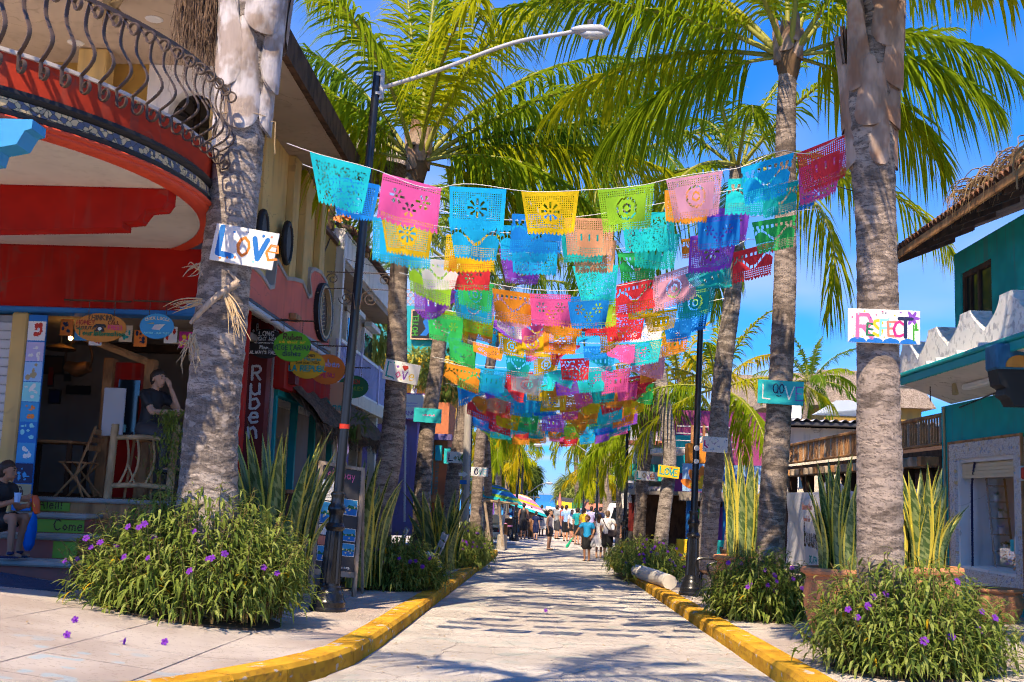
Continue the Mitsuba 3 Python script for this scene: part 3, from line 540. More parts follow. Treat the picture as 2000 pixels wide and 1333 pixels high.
# ---------------------------------------------------------------- flower beds and snake plants
def blade(L, w, bend=0.0, n=5):
    """a lance leaf along +y, drooping in -z"""
    s = np.linspace(0, 1, n); wd = w * np.array([.25, 1, .85, .5, 0])[:n]
    c = np.stack([0 * s, L * s * (1 - .25 * abs(bend) * s), -bend * L * s ** 2], 1)
    v = np.concatenate([c - np.stack([wd / 2, 0 * s, -.15 * wd], 1), c, c + np.stack([wd / 2, 0 * s, .15 * wd], 1)])
    f = []
    for i in range(n - 1): f += [(i, n + i, n + i + 1, i + 1), (n + i, 2 * n + i, 2 * n + i + 1, n + i + 1)]
    return v, np.array(f)
BL = [blade(1, .21, b) for b in (.2, .6, 1.05)]
def flower(s):
    vs, fs = [], []
    for i in range(5):
        a = i * D2 / 5; d = np.array([math.cos(a), math.sin(a), 0]); e = np.array([-math.sin(a), math.cos(a), 0]); b = len(vs)
        vs += [(0, 0, -.3), d * .45 - e * .35 + [0, 0, .15], d * 1.0 - e * .42 + [0, 0, .1], d * 1.1 + [0, 0, .02], d * 1.0 + e * .42 + [0, 0, .1], d * .45 + e * .35 + [0, 0, .15]]
        fs += [(b, b + 1, b + 5), (b + 1, b + 2, b + 4), (b + 1, b + 4, b + 5), (b + 2, b + 3, b + 4)]
    v, f = np.array(vs, float) * s, np.array(fs)
    t = lathe([(.05 * s, -1.3 * s), (.13 * s, -.3 * s)], 6)
    return J((v, f), t)
def fallen(o, sd):
    r = np.random.default_rng(sd); m = tf(flower(.030), frame(o, rot([0, 0, 1], r.uniform(0, 6)) @ [1, 0, 0], rot([0, 0, 1], 0) @ [0, .3, .95])); return m
def leaves_at(base, dirs, up, L, b):
    out = []
    v0, f0 = BL[b]
    d = dirs / np.linalg.norm(dirs, axis=1, keepdims=True); x = np.cross(d, np.array([0, 0, 1.0])); x /= np.linalg.norm(x, axis=1, keepdims=True) + 1e-9; z = np.cross(x, d)
    V = base[:, None] + L[:, None, None] * (v0[None, :, :1] * x[:, None] + v0[None, :, 1:2] * d[:, None] + v0[None, :, 2:] * z[:, None])
    return V
def bush(c, rx, ry, h, label, ns, sd, nleaf=12, nfl=10, big=0, toward=True, leafL=.17, group=None):
    """many thin upright stems with drooping lance leaves; c on the ground; big: how many leaves are entries of their own"""
    r = np.random.default_rng(sd); t = thing('flowering_bush', label, 'bush', group)
    g = ell(rx * .96, ry * .96, n=20)
    m = extr(affinity.scale(g, .8, .8), .03); v = np.array(m[0]); v[:, :2] += c[:2]; v[:, 2] += PZ(v[:, 0], v[:, 1]) - .012; part(t, 'soil', (v, m[1]), 'm_soil')
    stems, B, Dr, Ls, tips = [], [], [], [], []
    for i in range(ns):
        a, q = r.uniform(0, D2), math.sqrt(r.uniform(0, 1)); b = np.array([math.cos(a) * q * rx * .78, math.sin(a) * q * ry * .78, 0])
        hh = h * r.uniform(.55, 1.08) * (1 - .48 * q ** 2) ; out = np.array([b[0] / rx, b[1] / ry, 0]) * .34 * r.uniform(.4, 1.5) + r.normal(0, .05, 3) * [1, 1, 0]
        s = np.linspace(0, 1, 6)[:, None]; p = c + b + out * s ** 1.6 + np.array([0, 0, 1]) * hh * s
        stems.append(tube(p, np.linspace(.009, .003, 6), 4, False)); tips.append(p[-1])
        for k in range(nleaf):
            u = .10 + .90 * ((k + r.uniform(0, 1)) / nleaf) ** .8; o = np.array([np.interp(u, s[:, 0], p[:, j]) for j in range(3)]); az = k * 2.0 + i + r.uniform(-.5, .5); el = r.uniform(-.35, .45) + (.5 if u > .9 else 0)
            B.append(o); Dr.append((math.cos(az) * math.cos(el), math.sin(az) * math.cos(el), math.sin(el))); Ls.append(leafL * r.uniform(.65, 1.25) * (1.0 if u < .85 else .8))
    part(t, 'stems', J(stems), 'm_stem', kind='stuff')
    for i in range(int(ns * nleaf * .24)):
        a, zz = r.uniform(0, D2), r.uniform(.12, 1) ; q = math.sqrt(max(0, 1 - zz ** 2.2)) * r.uniform(.70, 1.10)
        B.append(c + np.array([math.cos(a) * q * rx, math.sin(a) * q * ry, h * zz * r.uniform(.62, 1.0)])); el = r.uniform(-.6, .8)
        Dr.append((math.cos(a + r.normal(0, .7)) * math.cos(el), math.sin(a + r.normal(0, .7)) * math.cos(el), math.sin(el))); Ls.append(leafL * r.uniform(.7, 1.2))
    B, Dr, Ls = np.array(B), np.array(Dr), np.array(Ls); kind = r.integers(0, 3, len(B)); mt = r.choice(4, len(B), p=[.44, .30, .25, .01])
    vis = -((B[:, 1] - c[1]) / ry) + .6 * (B[:, 2] - c[2]) / h + r.uniform(-.2, .2, len(B)); order = np.argsort(-vis); own = set(order[:big].tolist())
    pool = {}
    for b in range(3):
        for m_ in range(4):
            i = np.nonzero((kind == b) & (mt == m_))[0]
            if not len(i): continue
            V = leaves_at(B[i], Dr[i], None, Ls[i], b); f = BL[b][1]
            for k, ii in enumerate(i):
                if ii in own: part(t, 'leaf', (V[k], f), BUS[m_])
                else: pool.setdefault(m_, []).append((V[k], f))
    for m_, q in pool.items(): part(t, 'foliage', J(q), BUS[m_], kind='stuff')
    tips = np.array(tips); front = np.argsort(-(-(tips[:, 1] - c[1]) / ry + r.uniform(0, 2.2, len(tips))))[:nfl]
    for i in front:
        a = r.uniform(-.9, .9); y = np.array([math.sin(a) * .6, -.75, .45]); y /= np.linalg.norm(y); x = np.cross([0, 0, 1.0], y); x /= np.linalg.norm(x)
        q = tips[i] + np.array([r.uniform(-.02, .02), -.03, r.uniform(-.04, .03)]); part(t, 'flower', tf(flower(.034 * r.uniform(.8, 1.1)), frame(q, x, np.cross(y, x))), 'm_petal')
    return t
def at(px, Y): return gp(px, Y)
bush(at(388, 12.1), 1.24, 1.1, 1.40, 'big bush with purple flowers round the foot of the left front palm', 400, 1, 26, 22, 300, leafL=.145)
bush(at(1772, 10.5), .90, .9, 1.05, 'bush with purple flowers round the foot of the right front palm', 300, 2, 24, 12, 260, leafL=.14)
bush(at(772, 19.4), .88, 1.1, .95, 'bush behind the poster board, left of the white bench', 210, 3, 20, 8, 120)
bush(at(905, 31), .82, 3.6, 1.15, 'flowering bush between the white bench and the end of the left kerb', 300, 4, 17, 20, 60, leafL=.19)
bush(at(1482, 15.9), .72, .9, 1.0, 'dark flowering bush round the foot of the palm with the turquoise board', 180, 5, 19, 12, 150)
bush(at(1262, 29.5), 1.0, 4.6, .92, 'long flowering bush behind the log on the right kerb', 330, 6, 16, 36, 60, leafL=.18)
for i, (px, py, lab) in enumerate(((146, 1217, 'fallen purple flower nearest the rubber mat'), (130, 1247, 'fallen purple flower second from the mat'), (242, 1260, 'fallen purple flower below the left bush'), (321, 1261, 'fallen purple flower, the rightmost below the left bush'), (1066, 1197, 'fallen purple flower in the middle of the street'))):
    d = ray(px, py); z = lambda Y: CAM[2] + d[2] * Y - float(PZ(d[0] * Y, Y) if px < 900 else G(Y))
    lo, hi = 6, 30
    for _ in range(40):
        mid = (lo + hi) / 2
        if z(mid) > 0: lo = mid
        else: hi = mid
    one('fallen_flower', fallen(CAM + d * lo + [0, 0, .03], i), 'm_petal', lab, 'flower', 'fallen flowers on the ground')
def sword(L, w, lean, az, tw, sd):
    r = np.random.default_rng(sd); s = np.linspace(0, 1, 10); wd = w * np.minimum(1, .45 + 1.7 * s) * np.clip((1 - s) / .38, 0, 1) ** .75
    wd[-1] = 0.002; e = math.pi / 2 - lean * s ** 1.3
    p = np.vstack([np.zeros(3), np.cumsum(np.stack([np.cos(e) * math.sin(az), np.cos(e) * math.cos(az), np.sin(e)], 1)[:-1] * L / 9, 0)])
    a = az + math.pi / 2 + tw * s; x = np.stack([np.sin(a), np.cos(a), 0 * s], 1); nrm = np.stack([np.cos(a), -np.sin(a), 0 * s], 1)
    us = np.linspace(-1, 1, 5); V = p[:, None] + x[:, None] * (us[None, :, None] * wd[:, None, None] / 2) + nrm[:, None] * ((us ** 2)[None, :, None] * wd[:, None, None] * .22)
    uv = np.stack(np.broadcast_arrays(us[None] / 2 + .5, s[:, None]), -1).reshape(-1, 2)
    return (*grid(V), uv)
def snake(c, n, h, w, R, label, sd, lean=.45):
    r = np.random.default_rng(sd); t = thing('snake_plant', label, 'snake plant')
    for i in range(n):
        a, q = r.uniform(0, D2), math.sqrt(r.uniform(0, 1)); v, f, uv = sword(h * r.uniform(.55, 1.12), w * r.uniform(.8, 1.25), lean * (.15 + q * r.uniform(.6, 1.5)), a + r.uniform(-.4, .4), r.uniform(-1.6, 1.6), sd * 200 + i)
        o = c + [math.sin(a) * q * R, math.cos(a) * q * R, -.03]
        f = np.vstack([f[:, [0, 1, 2]], f[:, [0, 2, 3]]]); part(t, 'leaf', (v + o, f), 'm_snake', smooth=True, uv=uv)
snake(at(535, 14.9) + [0, 0, .1], 40, 2.05, .17, .5, 'snake plants with yellow edges behind the left front palm', 1, .5)
snake(at(700, 18.2) + [0, 0, .1], 36, 1.9, .17, .5, 'snake plants behind the poster board', 2, .5)
snake(at(868, 25.5) + [0, 0, .1], 26, 1.8, .19, .45, 'snake plants between two palms, by the far white bench', 3, .6)
def pot(c, R, H, label, n=40):
    t = thing('terracotta_pot', label, 'flower pot')
    pr = [(R * .62, 0), (R * .68, .02 * H), (R * .86, .25 * H), (R * .98, .5 * H), (R * 1.0, .66 * H), (R * .95, .80 * H), (R * .90, .855 * H), (R * .93, .87 * H), (R * .93, .885 * H), (R * .98, .90 * H), (R * 1.06, .92 * H), (R * 1.08, .955 * H), (R * 1.05, .99 * H), (R * .98, H), (R * .90, .985 * H), (R * .86, .86 * H), (0.01, .85 * H)]
    part(t, 'body', lathe(pr, n, c), 'm_terracotta', smooth=35); part(t, 'soil', lathe([(R * .87, .87 * H), (.01, .89 * H)], n, c), 'm_soil')
    return c + [0, 0, .88 * H]
q = pot(at(1640, 12.9), .40, .82, 'terracotta pot with a snake plant behind the right front palm'); snake(q, 34, 1.3, .125, .26, 'snake plant in the pot behind the right front palm', 5, .38)
q = pot(at(1800, 12.6), .40, .84, 'terracotta pot right of the front palm, half hidden by its bush'); snake(q, 30, 1.2, .125, .26, 'snake plant on the right side of the right front palm', 6, .62)
q = pot(at(1446, 17.8), .38, .80, 'sunlit terracotta pot beside the dark bench'); snake(q, 32, 1.6, .13, .24, 'tall snake plant in the sunlit pot beside the dark bench', 7, .22)
pot(at(1943, 15.0), .33, .44, 'empty wide terracotta pot below the shop window')
# ---------------------------------------------------------------- cut-paper flags on strings across the street
PAPER = dict(turquoise=(.03, .78, .82), blue=(.02, .28, .88), azure=(.02, .52, .95), pink=(.95, .14, .45), orange=(.97, .36, .04), yellow=(.97, .66, .02), green=(.05, .62, .15), lime=(.42, .80, .05), purple=(.36, .10, .75), red=(.93, .06, .08), salmon=(.90, .44, .24), teal=(.02, .54, .52), white=(.92, .91, .93), rose=(.93, .45, .60))
for k, c in PAPER.items():
    scene['m_paper_' + k] = {'type': 'principledthin', 'base_color': rgb(c), 'roughness': .28, 'diff_trans': 0.9, 'eta': 1.55, 'sheen': .1}
def pattern(nx, ny, kind, r):
    """which cells of a sheet of thin plastic stay: punched grids, petals, arches, a scalloped hem"""
    j, i = np.meshgrid(np.arange(nx), np.arange(ny)); x, y = (j + .5) / nx * 2 - 1, (i + .5) / ny
    keep = np.ones((ny, nx), bool); g = (i % 2 == 1) & (j % 2 == 1)
    def ring(cx, cy, a, b): d = np.hypot((x - cx) / 1, (y - cy) * 1.5); return (d > a) & (d < b)
    if kind == 0: keep &= ~(g & ((np.abs(x) > .72) | (y < .22) | (y > .80)) & (y > .08)); keep &= ~(ring(0, .5, .32, .40) & ((i + j) % 3 > 0)); keep &= ~(ring(0, .5, .10, .17))
    if kind == 1: keep &= ~(g & (y > .07) & (y < .9) & ~((np.abs(x) < .55) & (y > .3) & (y < .75))); keep &= ~((np.abs(np.sin(x * 9)) < .35) & (y > .42) & (y < .6) & (np.abs(x) < .5))
    if kind == 2:
        for cx, cy in ((-.45, .4), (.45, .4), (0, .62)):
            th = np.arctan2((y - cy) * 1.5, x - cx); d = np.hypot(x - cx, (y - cy) * 1.5); keep &= ~((d > .10) & (d < .24) & (np.cos(th * 6) > .35)); keep &= ~(d < .04)
        keep &= ~(g & (y > .82) & (y < .93)); keep &= ~(g & (y < .14) & (y > .04))
    if kind == 3: keep &= ~((np.abs(y - .45 - .16 * np.cos(x * 4.5)) < .045) & ((j % 4) > 0)); keep &= ~(g & (y > .68) & (y < .9)); keep &= ~((np.abs(y - .2) < .05) & (np.abs(np.sin(x * 14)) > .7))
    if kind == 4: keep &= ~(g & (np.abs(x) < .88) & (y > .1) & (y < .86) & (np.hypot(x, (y - .48) * 1.4) > .42)); th = np.arctan2((y - .48) * 1.5, x); d = np.hypot(x, (y - .48) * 1.5); keep &= ~((d > .12) & (d < .34) & (np.cos(th * 8) > .3)); keep &= ~(d < .05)
    if kind == 5: keep &= ~((r.random((ny, nx)) < .20) & (y > .12) & (y < .9) & (np.abs(x) < .9))
    keep &= ~(y > .93 + .07 * np.abs(np.cos(x * math.pi * 6)))
    return keep
def flag_mesh(tl, tr, H, nx, ny, kind, th, sd, fold=0.0):
    r = np.random.default_rng(sd); keep = pattern(nx, ny, kind, r); W = np.linalg.norm(tr - tl); ex = (tr - tl) / W
    u, v = np.meshgrid(np.linspace(0, 1, nx + 1), np.linspace(0, 1, ny + 1))
    ang = th * (.55 + .45 * v) + fold * (u - .5) * 2 * v; ph = r.uniform(0, 6, 3)
    wave = .035 * v * np.sin(u * r.uniform(4, 8) + ph[0] + v * 2) + .018 * v * np.sin(u * 13 + ph[1] - v * 3)
    # hangs down, swung by the wind about the string; positive swings away from the camera
    dz = -np.cumsum(np.cos(ang), 0) * H / ny + np.cos(ang[0]) * H / ny; dy = np.cumsum(np.sin(ang), 0) * H / ny - np.sin(ang[0]) * H / ny
    pin = r.uniform(-.05, .30) * v; us = .5 + (u - .5) * (1 - pin)
    n = np.cross(ex, ZU); n /= np.linalg.norm(n)
    dw = np.array([0, 0, -1.0]); sh = r.uniform(-.10, .10) * H * v
    V = tl + ex * (us * W + sh)[..., None] - n * (dy + wave)[..., None] + np.array([0, 0, 1.0]) * (dz - .02 * (u - u * u) * v)[..., None]
    V[..., 2] -= (.02 * np.sin(u * math.pi))[...] * 0
    i, j = np.nonzero(keep); m = nx + 1; a = i * m + j
    used = np.unique(np.r_[a, a + 1, a + m, a + m + 1]); new = np.zeros((nx + 1) * (ny + 1), int); new[used] = np.arange(len(used))
    return V.reshape(-1, 3)[used], new[np.stack([a, a + m, a + m + 1, a + 1], 1)]
ORD = ['front', 'second', 'third', 'fourth', 'fifth', 'sixth', 'seventh', 'eighth', 'ninth', 'tenth', 'eleventh', 'twelfth', 'thirteenth', 'fourteenth', 'fifteenth', 'sixteenth', 'seventeenth', 'eighteenth', 'nineteenth', 'twentieth', 'twenty-first', 'twenty-second', 'twenty-third', 'twenty-fourth']
COLS = ['turquoise', 'blue', 'azure', 'azure', 'pink', 'orange', 'yellow', 'yellow', 'green', 'lime', 'purple', 'red', 'salmon', 'teal', 'white', 'rose', 'blue', 'orange', 'turquoise', 'orange', 'azure', 'pink', 'yellow', 'red']
fr = np.random.default_rng(77)
FRONT = [(605, 297, 725, 330, 'turquoise'), (748, 338, 862, 368, 'pink'), (878, 364, 989, 370, 'azure'), (1018, 374, 1131, 373, 'yellow'), (1167, 371, 1278, 358, 'lime'), (1301, 352, 1412, 334, 'rose'), (1447, 328, 1551, 298, 'azure'), (1556, 300, 1664, 257, 'red')]
SEC = [(640, 340, 742, 362, 'blue'), (742, 405, 850, 422, 'yellow'), (875, 425, 980, 434, 'azure'), (1000, 418, 1098, 420, 'blue'), (1102, 425, 1200, 428, 'salmon'), (1213, 416, 1316, 414, 'turquoise'), (1298, 372, 1390, 370, 'orange'), (1422, 350, 1525, 345, 'turquoise'), (1490, 372, 1560, 352, 'teal'), (1562, 386, 1592, 378, 'blue'), (1560, 330, 1650, 296, 'pink')]
THI = [(728, 424, 842, 440, 'azure'), (872, 458, 968, 460, 'yellow'), (975, 440, 1065, 442, 'azure'), (1095, 452, 1180, 452, 'teal'), (1120, 470, 1205, 470, 'salmon'), (1240, 452, 1330, 458, 'teal'), (1362, 428, 1445, 420, 'blue'), (1380, 410, 1466, 402, 'purple'), (1468, 435, 1555, 420, 'green')]
FOU = [(820, 505, 900, 510, 'white'), (876, 500, 960, 505, 'red'), (974, 486, 1062, 488, 'purple'), (1000, 470, 1090, 474, 'azure'), (1118, 520, 1208, 518, 'turquoise'), (1206, 494, 1280, 494, 'green'), (1330, 468, 1380, 462, 'orange'), (1348, 462, 1442, 450, 'purple'), (1432, 494, 1512, 472, 'red')]
nflag = 0
def hang(k, tl, tr, col, ci, n, th, fold, kind=None):
    global nflag
    Y = tl[1]; W = np.linalg.norm(tr - tl); fx = 2200 / Y * W; nx = 52 if fx > 85 else 40 if fx > 60 else 26; ny = int(nx * .78)
    ny = max(ny, 10)
    m = flag_mesh(tl, tr, W * fr.uniform(.72, .80), nx, ny, int(fr.integers(0, 6)) if kind is None else kind, th, 1000 + nflag, fold); nflag += 1
    side = 'from the left' if ci <= n // 2 else 'from the right'; idx = ci + 1 if ci <= n // 2 else n - ci
    pos = ('first', 'second', 'third', 'fourth', 'fifth', 'sixth', 'seventh', 'eighth', 'ninth')[idx - 1]
    one('paper_flag', m, 'm_paper_' + col, f'{col} cut-paper flag, {pos} {side} on the {ORD[k]} string', 'paper flag', 'cut-paper flags on strings across the street', smooth=True)
def string(k, pts):
    one('flag_string', tube(spline(pts, 48), .004 if k < 4 else .005, 4, False), 'm_white', f'thin white string carrying the {ORD[k]} row of paper flags', 'string', 'strings across the street')
def explicit(k, rows, Y, ends):
    pts = [P(*ends[0], Y)]
    for i, (x0, y0, x1, y1, c) in enumerate(rows):
        yy = Y + (0 if k == 0 else fr.uniform(-.12, .12)); a, b = P(x0, y0, yy), P(x1, y1, yy)
        hang(k, a, b, c, i, len(rows), fr.uniform(-.15, .35), fr.uniform(-.25, .25) + (.8 if (k == 0 and i == 7) else 0)); pts += [a + [0, 0, .004], b + [0, 0, .004]]
    pts.append(P(*ends[1], Y))
    p = np.array(pts); o = np.argsort(p[:, 0]); p = p[o]
    if k: p[:, 1] = Y; p[:, 2] = np.polyval(np.polyfit(p[:, 0], p[:, 2], 3), p[:, 0]); p = p[[0, len(p) // 4, len(p) // 2, 3 * len(p) // 4, -1]]
    string(k, p)
explicit(0, FRONT, 10.7, ((560, 280), (1668, 255)))
explicit(1, SEC, 11.5, ((590, 330), (1640, 372)))
explicit(2, THI, 12.3, ((700, 415), (1600, 412)))
explicit(3, FOU, 13.1, ((760, 500), (1560, 462)))
NR = 24
for k in range(4, NR):
    Y = 13.1 + (k - 3) * .80; q = (Y - 13.1) / 16.0; H = 2.72 - 1.12 * q
    xl, xr = -1.80 + .1 * q, 2.25 - .25 * q + fr.uniform(-.15, .15); rise = fr.uniform(.15, .5)
    H += fr.uniform(-.12, .14); tl_ = fr.uniform(-.09, .09); sk = fr.uniform(-.22, .22); zf = lambda x: CAM[2] + H - .02 + .055 * x * q + tl_ * x + rise * ((x - .15) / 2.05) ** 2
    n = int(fr.integers(7, 10)) if k < 19 else 9; w = (xr - xl) / n; cs = list(fr.permutation(COLS)); last = ''
    for i in range(n):
        x0 = xl + i * w + fr.uniform(-.06, .14); W = fr.uniform(.48, .60); x1 = min(x0 + W, xl + (i + 1) * w + .08)
        c = str(cs[i])
        big = fr.random() < (.6 if 5 <= k < 16 else .2); th = fr.uniform(.7, 1.35) * (1 if fr.random() < .7 else -1) if big else fr.uniform(-.25, .45); fo = fr.uniform(-1.9, 1.9) if big else fr.uniform(-.4, .4)
        dz_ = fr.uniform(-.09, .03); hang(k, np.array([x0, Y + sk * x0, zf(x0) + dz_]), np.array([x1, Y + sk * x1, zf(x1) + dz_]), c, i, n, th, fo)
    string(k, np.array([[x, Y + sk * x, zf(x)] for x in np.linspace(xl - .25, xr + .3, 9)]))
# ---------------------------------------------------------------- street lamps
def lamp(base, top, R, label, arm=None, wear=False, ornate=True, n=20):
    t = thing('street_lamp', label, 'street lamp'); b = np.asarray(base, float); tp = np.asarray(top, float); L = np.linalg.norm(tp - b); ax = (tp - b) / L
    x = np.cross([0, 1.0, 0], ax); x /= np.linalg.norm(x); Mx = frame(b, x, np.cross(ax, x), ax)
    bp = [(0.0, 0), (R * 4.0, 0), (R * 4.0, .05), (R * 3.7, .07), (R * 3.7, .13), (R * 3.3, .16), (R * 3.1, .22), (R * 2.75, .26), (R * 2.55, .28), (R * 2.5, .31), (R * 2.2, .33), (R * 2.15, .36)]
    part(t, 'base', tf(lathe(bp, n + 12), Mx), 'm_pole_black', smooth=35)
    fl = lathe([(R * 2.1, .36), (R * 1.95, .6), (R * 1.75, .95), (R * 1.65, 1.02)], 32); v = fl[0]; a = np.arctan2(v[:, 1], v[:, 0]); v[:, :2] *= (1 - .07 * np.cos(a * 16))[:, None]
    part(t, 'fluted_shaft', tf((v, fl[1]), Mx), 'm_pole_black', smooth=50)
    part(t, 'collar', tf(lathe([(R * 1.6, 1.0), (R * 2.1, 1.03), (R * 2.2, 1.06), (R * 1.9, 1.09), (R * 1.6, 1.11), (R * 1.5, 1.2), (R * 1.7, 1.24), (R * 1.95, 1.27), (R * 1.9, 1.31), (R * 1.5, 1.34), (R * 1.35, 1.42), (R * 1.55, 1.45), (R * 1.5, 1.48), (R * 1.15, 1.5)], n), Mx), 'm_pole_black', smooth=35)
    part(t, 'pole', tf(lathe([(R * 1.12, 1.48), (R * 1.05, L * .5), (R * .9, L), (0.001, L + .01)], n), Mx), 'm_pole_black', smooth=40)
    if arm is not None:
        e = np.asarray(arm, float); o = b + ax * (L - .22); d = e - o
        part(t, 'bracket', J(bx(o + [R * 1.4, 0, .05], (.05, .08, .42), .01), bx(o + [R * .9, 0, .18], (.09, .11, .04)), bx(o + [R * .9, 0, -.08], (.09, .11, .04))), 'm_steel_paint')
        part(t, 'arm', tube(spline([o + [R, 0, 0], o + d * .4 + [0, 0, .02], o + d * .78 + [0, 0, .075], o + d * .93 + [0, 0, .02], e], 24), .028, 10), 'm_steel_paint', smooth=40)
        dd = d / np.linalg.norm(d); Mh = np.stack([np.array([math.copysign(1, d[0]), 0, 0]), [0, 1, 0], [0, 0, 1]], 1)
        prof = [(-.04, .04), (.02, .075), (.10, .10), (.22, .115), (.34, .11), (.42, .08), (.46, .02)]
        sh = tube([(q, 0, .02 - .03 * (q > .4)) for q, _ in prof], [r_ for _, r_ in prof], 12, True, (1.0, .62)); sh = (sh[0] @ Mh.T + e, sh[1]) ; h = part(t, 'lamp_head', sh, 'm_steel_paint', smooth=50)
        ln = tube([(q, 0, -.035) for q in (.08, .16, .30, .40, .43)], [.03, .085, .09, .06, .01], 12, True, (1, .7)); part(h, 'lens', (ln[0] @ Mh.T + e, ln[1]), 'm_lens', smooth=50)
        part(h, 'photocell', lathe([(.001, .06), (.035, .06), (.038, .09), (.034, .13), (.001, .14)], 12, e + Mh @ np.array([.2, 0, .03])), 'm_darkgrey', smooth=40)
    return t, Mx
L1, ML = lamp(at(650, 14.4), P(737, 142, 14.4), .058, 'tall black street lamp with a grey arm beside the left front bush', arm=P(1122, 62, 14.0))
part(L1, 'tape', tf(lathe([(.066, 2.3), (.066, 2.36)], 20), ML), 'm_red', label='strip of red tape on the pole')
for dx in (-1, 1):   # scrolled sign bracket
    c = P(700, 560, 14.3); q = []
    q.append(tube([c + [dx * .05, 0, .18], c + [dx * .42, 0, .18]], .008, 5))
    a = np.linspace(0, 9, 40); sp = lambda cx, cz, r0, s: np.stack([c[0] + dx * (cx + r0 * (1 - a / 11) * np.cos(a * s)), c[1] + 0 * a, c[2] + cz + r0 * (1 - a / 11) * np.sin(a * s)], 1)
    q += [tube(sp(.34, .09, .08, 1), .007, 5), tube(sp(.16, -.16, .09, -1), .007, 5), tube([c + [dx * .03, 0, -.3], c + [dx * .06, 0, -.1], c + [dx * .18, 0, -.03], c + [dx * .42, 0, -.04]], .007, 5)]
    part(L1, 'scroll_bracket', J(q), 'm_iron', smooth=50)
L2, M2 = lamp(at(1352, 20.6), P(1371, 560, 20.6), .056, 'black street lamp on the right kerb beside the dark bench')
for zz, rr in ((2.62, .05), (2.38, .045)): part(L2, 'sticker', tf(flat(ell(rr, rr), .002, (0, 0, 0), [1, 0, 0], [0, 0, 1]), M2 @ frame([0, -.064, zz], [1, 0, 0], [0, 1, 0], [0, 0, 1])), 'm_white')
lamp(at(912, 35), P(926, 700, 35), .055, 'black lamp post among the far left palms', None)
lamp(at(1006, 52), P(1018, 842, 52), .06, 'black lamp post behind the golf cart, left of the sea view', P(1042, 838, 52))
lamp(at(1016, 60), P(1023, 882, 60), .06, 'thin black lamp post just behind the golf cart lamp', P(1042, 870, 60))
lamp(at(1028, 74), P(1027, 958, 74), .06, 'small far lamp with a pale arm in front of the sea', P(1066, 944, 74))
lamp(at(1221, 37), P(1226, 815, 37), .055, 'black lamp post beside the white van', None)
lamp(at(1166, 54), P(1168, 886, 54), .06, 'far right lamp post with a long pale arm over the lane', P(1105, 862, 54))
lamp(at(1138, 64), P(1143, 905, 64), .055, 'thin far right lamp post near the beach', None)
up = thing('utility_pole', 'grey concrete utility pole with small signs among the left palms', 'utility pole'); part(up, 'pole', tube([at(908, 33.5), P(917, 740, 33.5)], [.13, .10], 12), 'm_concrete', smooth=40)
part(up, 'sign', tf(flat(Polygon([(-.12, -.05), (.02, -.05), (.02, -.1), (.14, 0), (.02, .1), (.02, .05), (-.12, .05)]), .01, P(904, 927, 33.3), XR, ZU), np.eye(4)), 'm_white'); part(up, 'sign', bx(P(905, 942, 33.3), (.2, .02, .12)), 'm_paint_blue')
# ---------------------------------------------------------------- painted boards nailed to the palms
def board(px, py, Y, w, h, tilt, mat, label, items, yaw=0.0, cat='painted board', paper=False):
    """items: (polygon in board units of metres about its centre, material)"""
    t = thing('painted_board', label, cat); x = np.array([math.cos(tilt) * math.cos(yaw), math.sin(yaw), math.sin(tilt)]); x /= np.linalg.norm(x); n = np.cross(x, ZU); n /= np.linalg.norm(n); y = np.cross(n, x)
    c = P(px, py, Y); m = bx((0, 0, -.011), (w, h, .022), .004); part(t, 'panel', tf(m, frame(c, x, y)), mat)
    for i, (g, mt) in enumerate(items):
        if g is None or g.is_empty: continue
        part(t, 'lettering' if g.area > .0006 else 'painted_dot', flat(g, .0015 + .0002 * (i % 7), c + n * 0.0, x, y), mt)
    for sx in (-1, 1): part(t, 'nail', tf(lathe([(.001, .006), (.008, .004), (.009, 0)], 8), frame(c + x * sx * w * .02 + y * h * .40, x, y)), 'm_grey')
    return t
mv = affinity.translate; R_ = random.Random(3)
def L_(s, x, y, h, w, rnd=R_): return mv(words(s, h, w, False, rnd), x, y)
def dots(n, w, h, cols, r, sd, inner=0): 
    q = random.Random(sd); o = []
    for i in range(n):
        while True:
            x, y = q.uniform(-w / 2 + r, w / 2 - r), q.uniform(-h / 2 + r, h / 2 - r)
            if abs(y) > inner * h / 2: break
        o.append((ell(r * q.uniform(.6, 1.1), r * q.uniform(.6, 1.1), x, y, 9), q.choice(cols)))
    return o
def star(x, y, r, mt): return (unary_union([affinity.rotate(ell(r, r * .25, x, y, 8), a, origin=(x, y)) for a in (0, 60, 120)]), mt)
board(477, 482, 11.86, .70, .41, -.145, 'm_white', 'white LOVE board with fat blue and orange letters on the left front palm', [
    (L_('L', -.27, -.12, .29, .062), 'm_paint_blue'), (unary_union([L_('O', -.07, -.10, .19, .03), L_('O', -.085, -.11, .22, .012)]), 'm_paint_orange'), (L_('V', .095, -.11, .22, .055), 'm_paint_blue'), (unary_union([mv(letter('e', .34, .014), .245, -.11), mv(letter('e', .28, .012), .26, -.095)]), 'm_paint_orange')] + dots(7, .66, .37, ['m_paint_blue', 'm_paint_orange', 'm_aqua', 'm_salmon'], .017, 5, .72))
wv = unary_union([Polygon([(a, -.155), (a + .02, -.125), (a + .07, -.105), (a + .13, -.115), (a + .155, -.13), (a + .16, -.155)]) for a in (-.325, -.17, -.02, .135)])
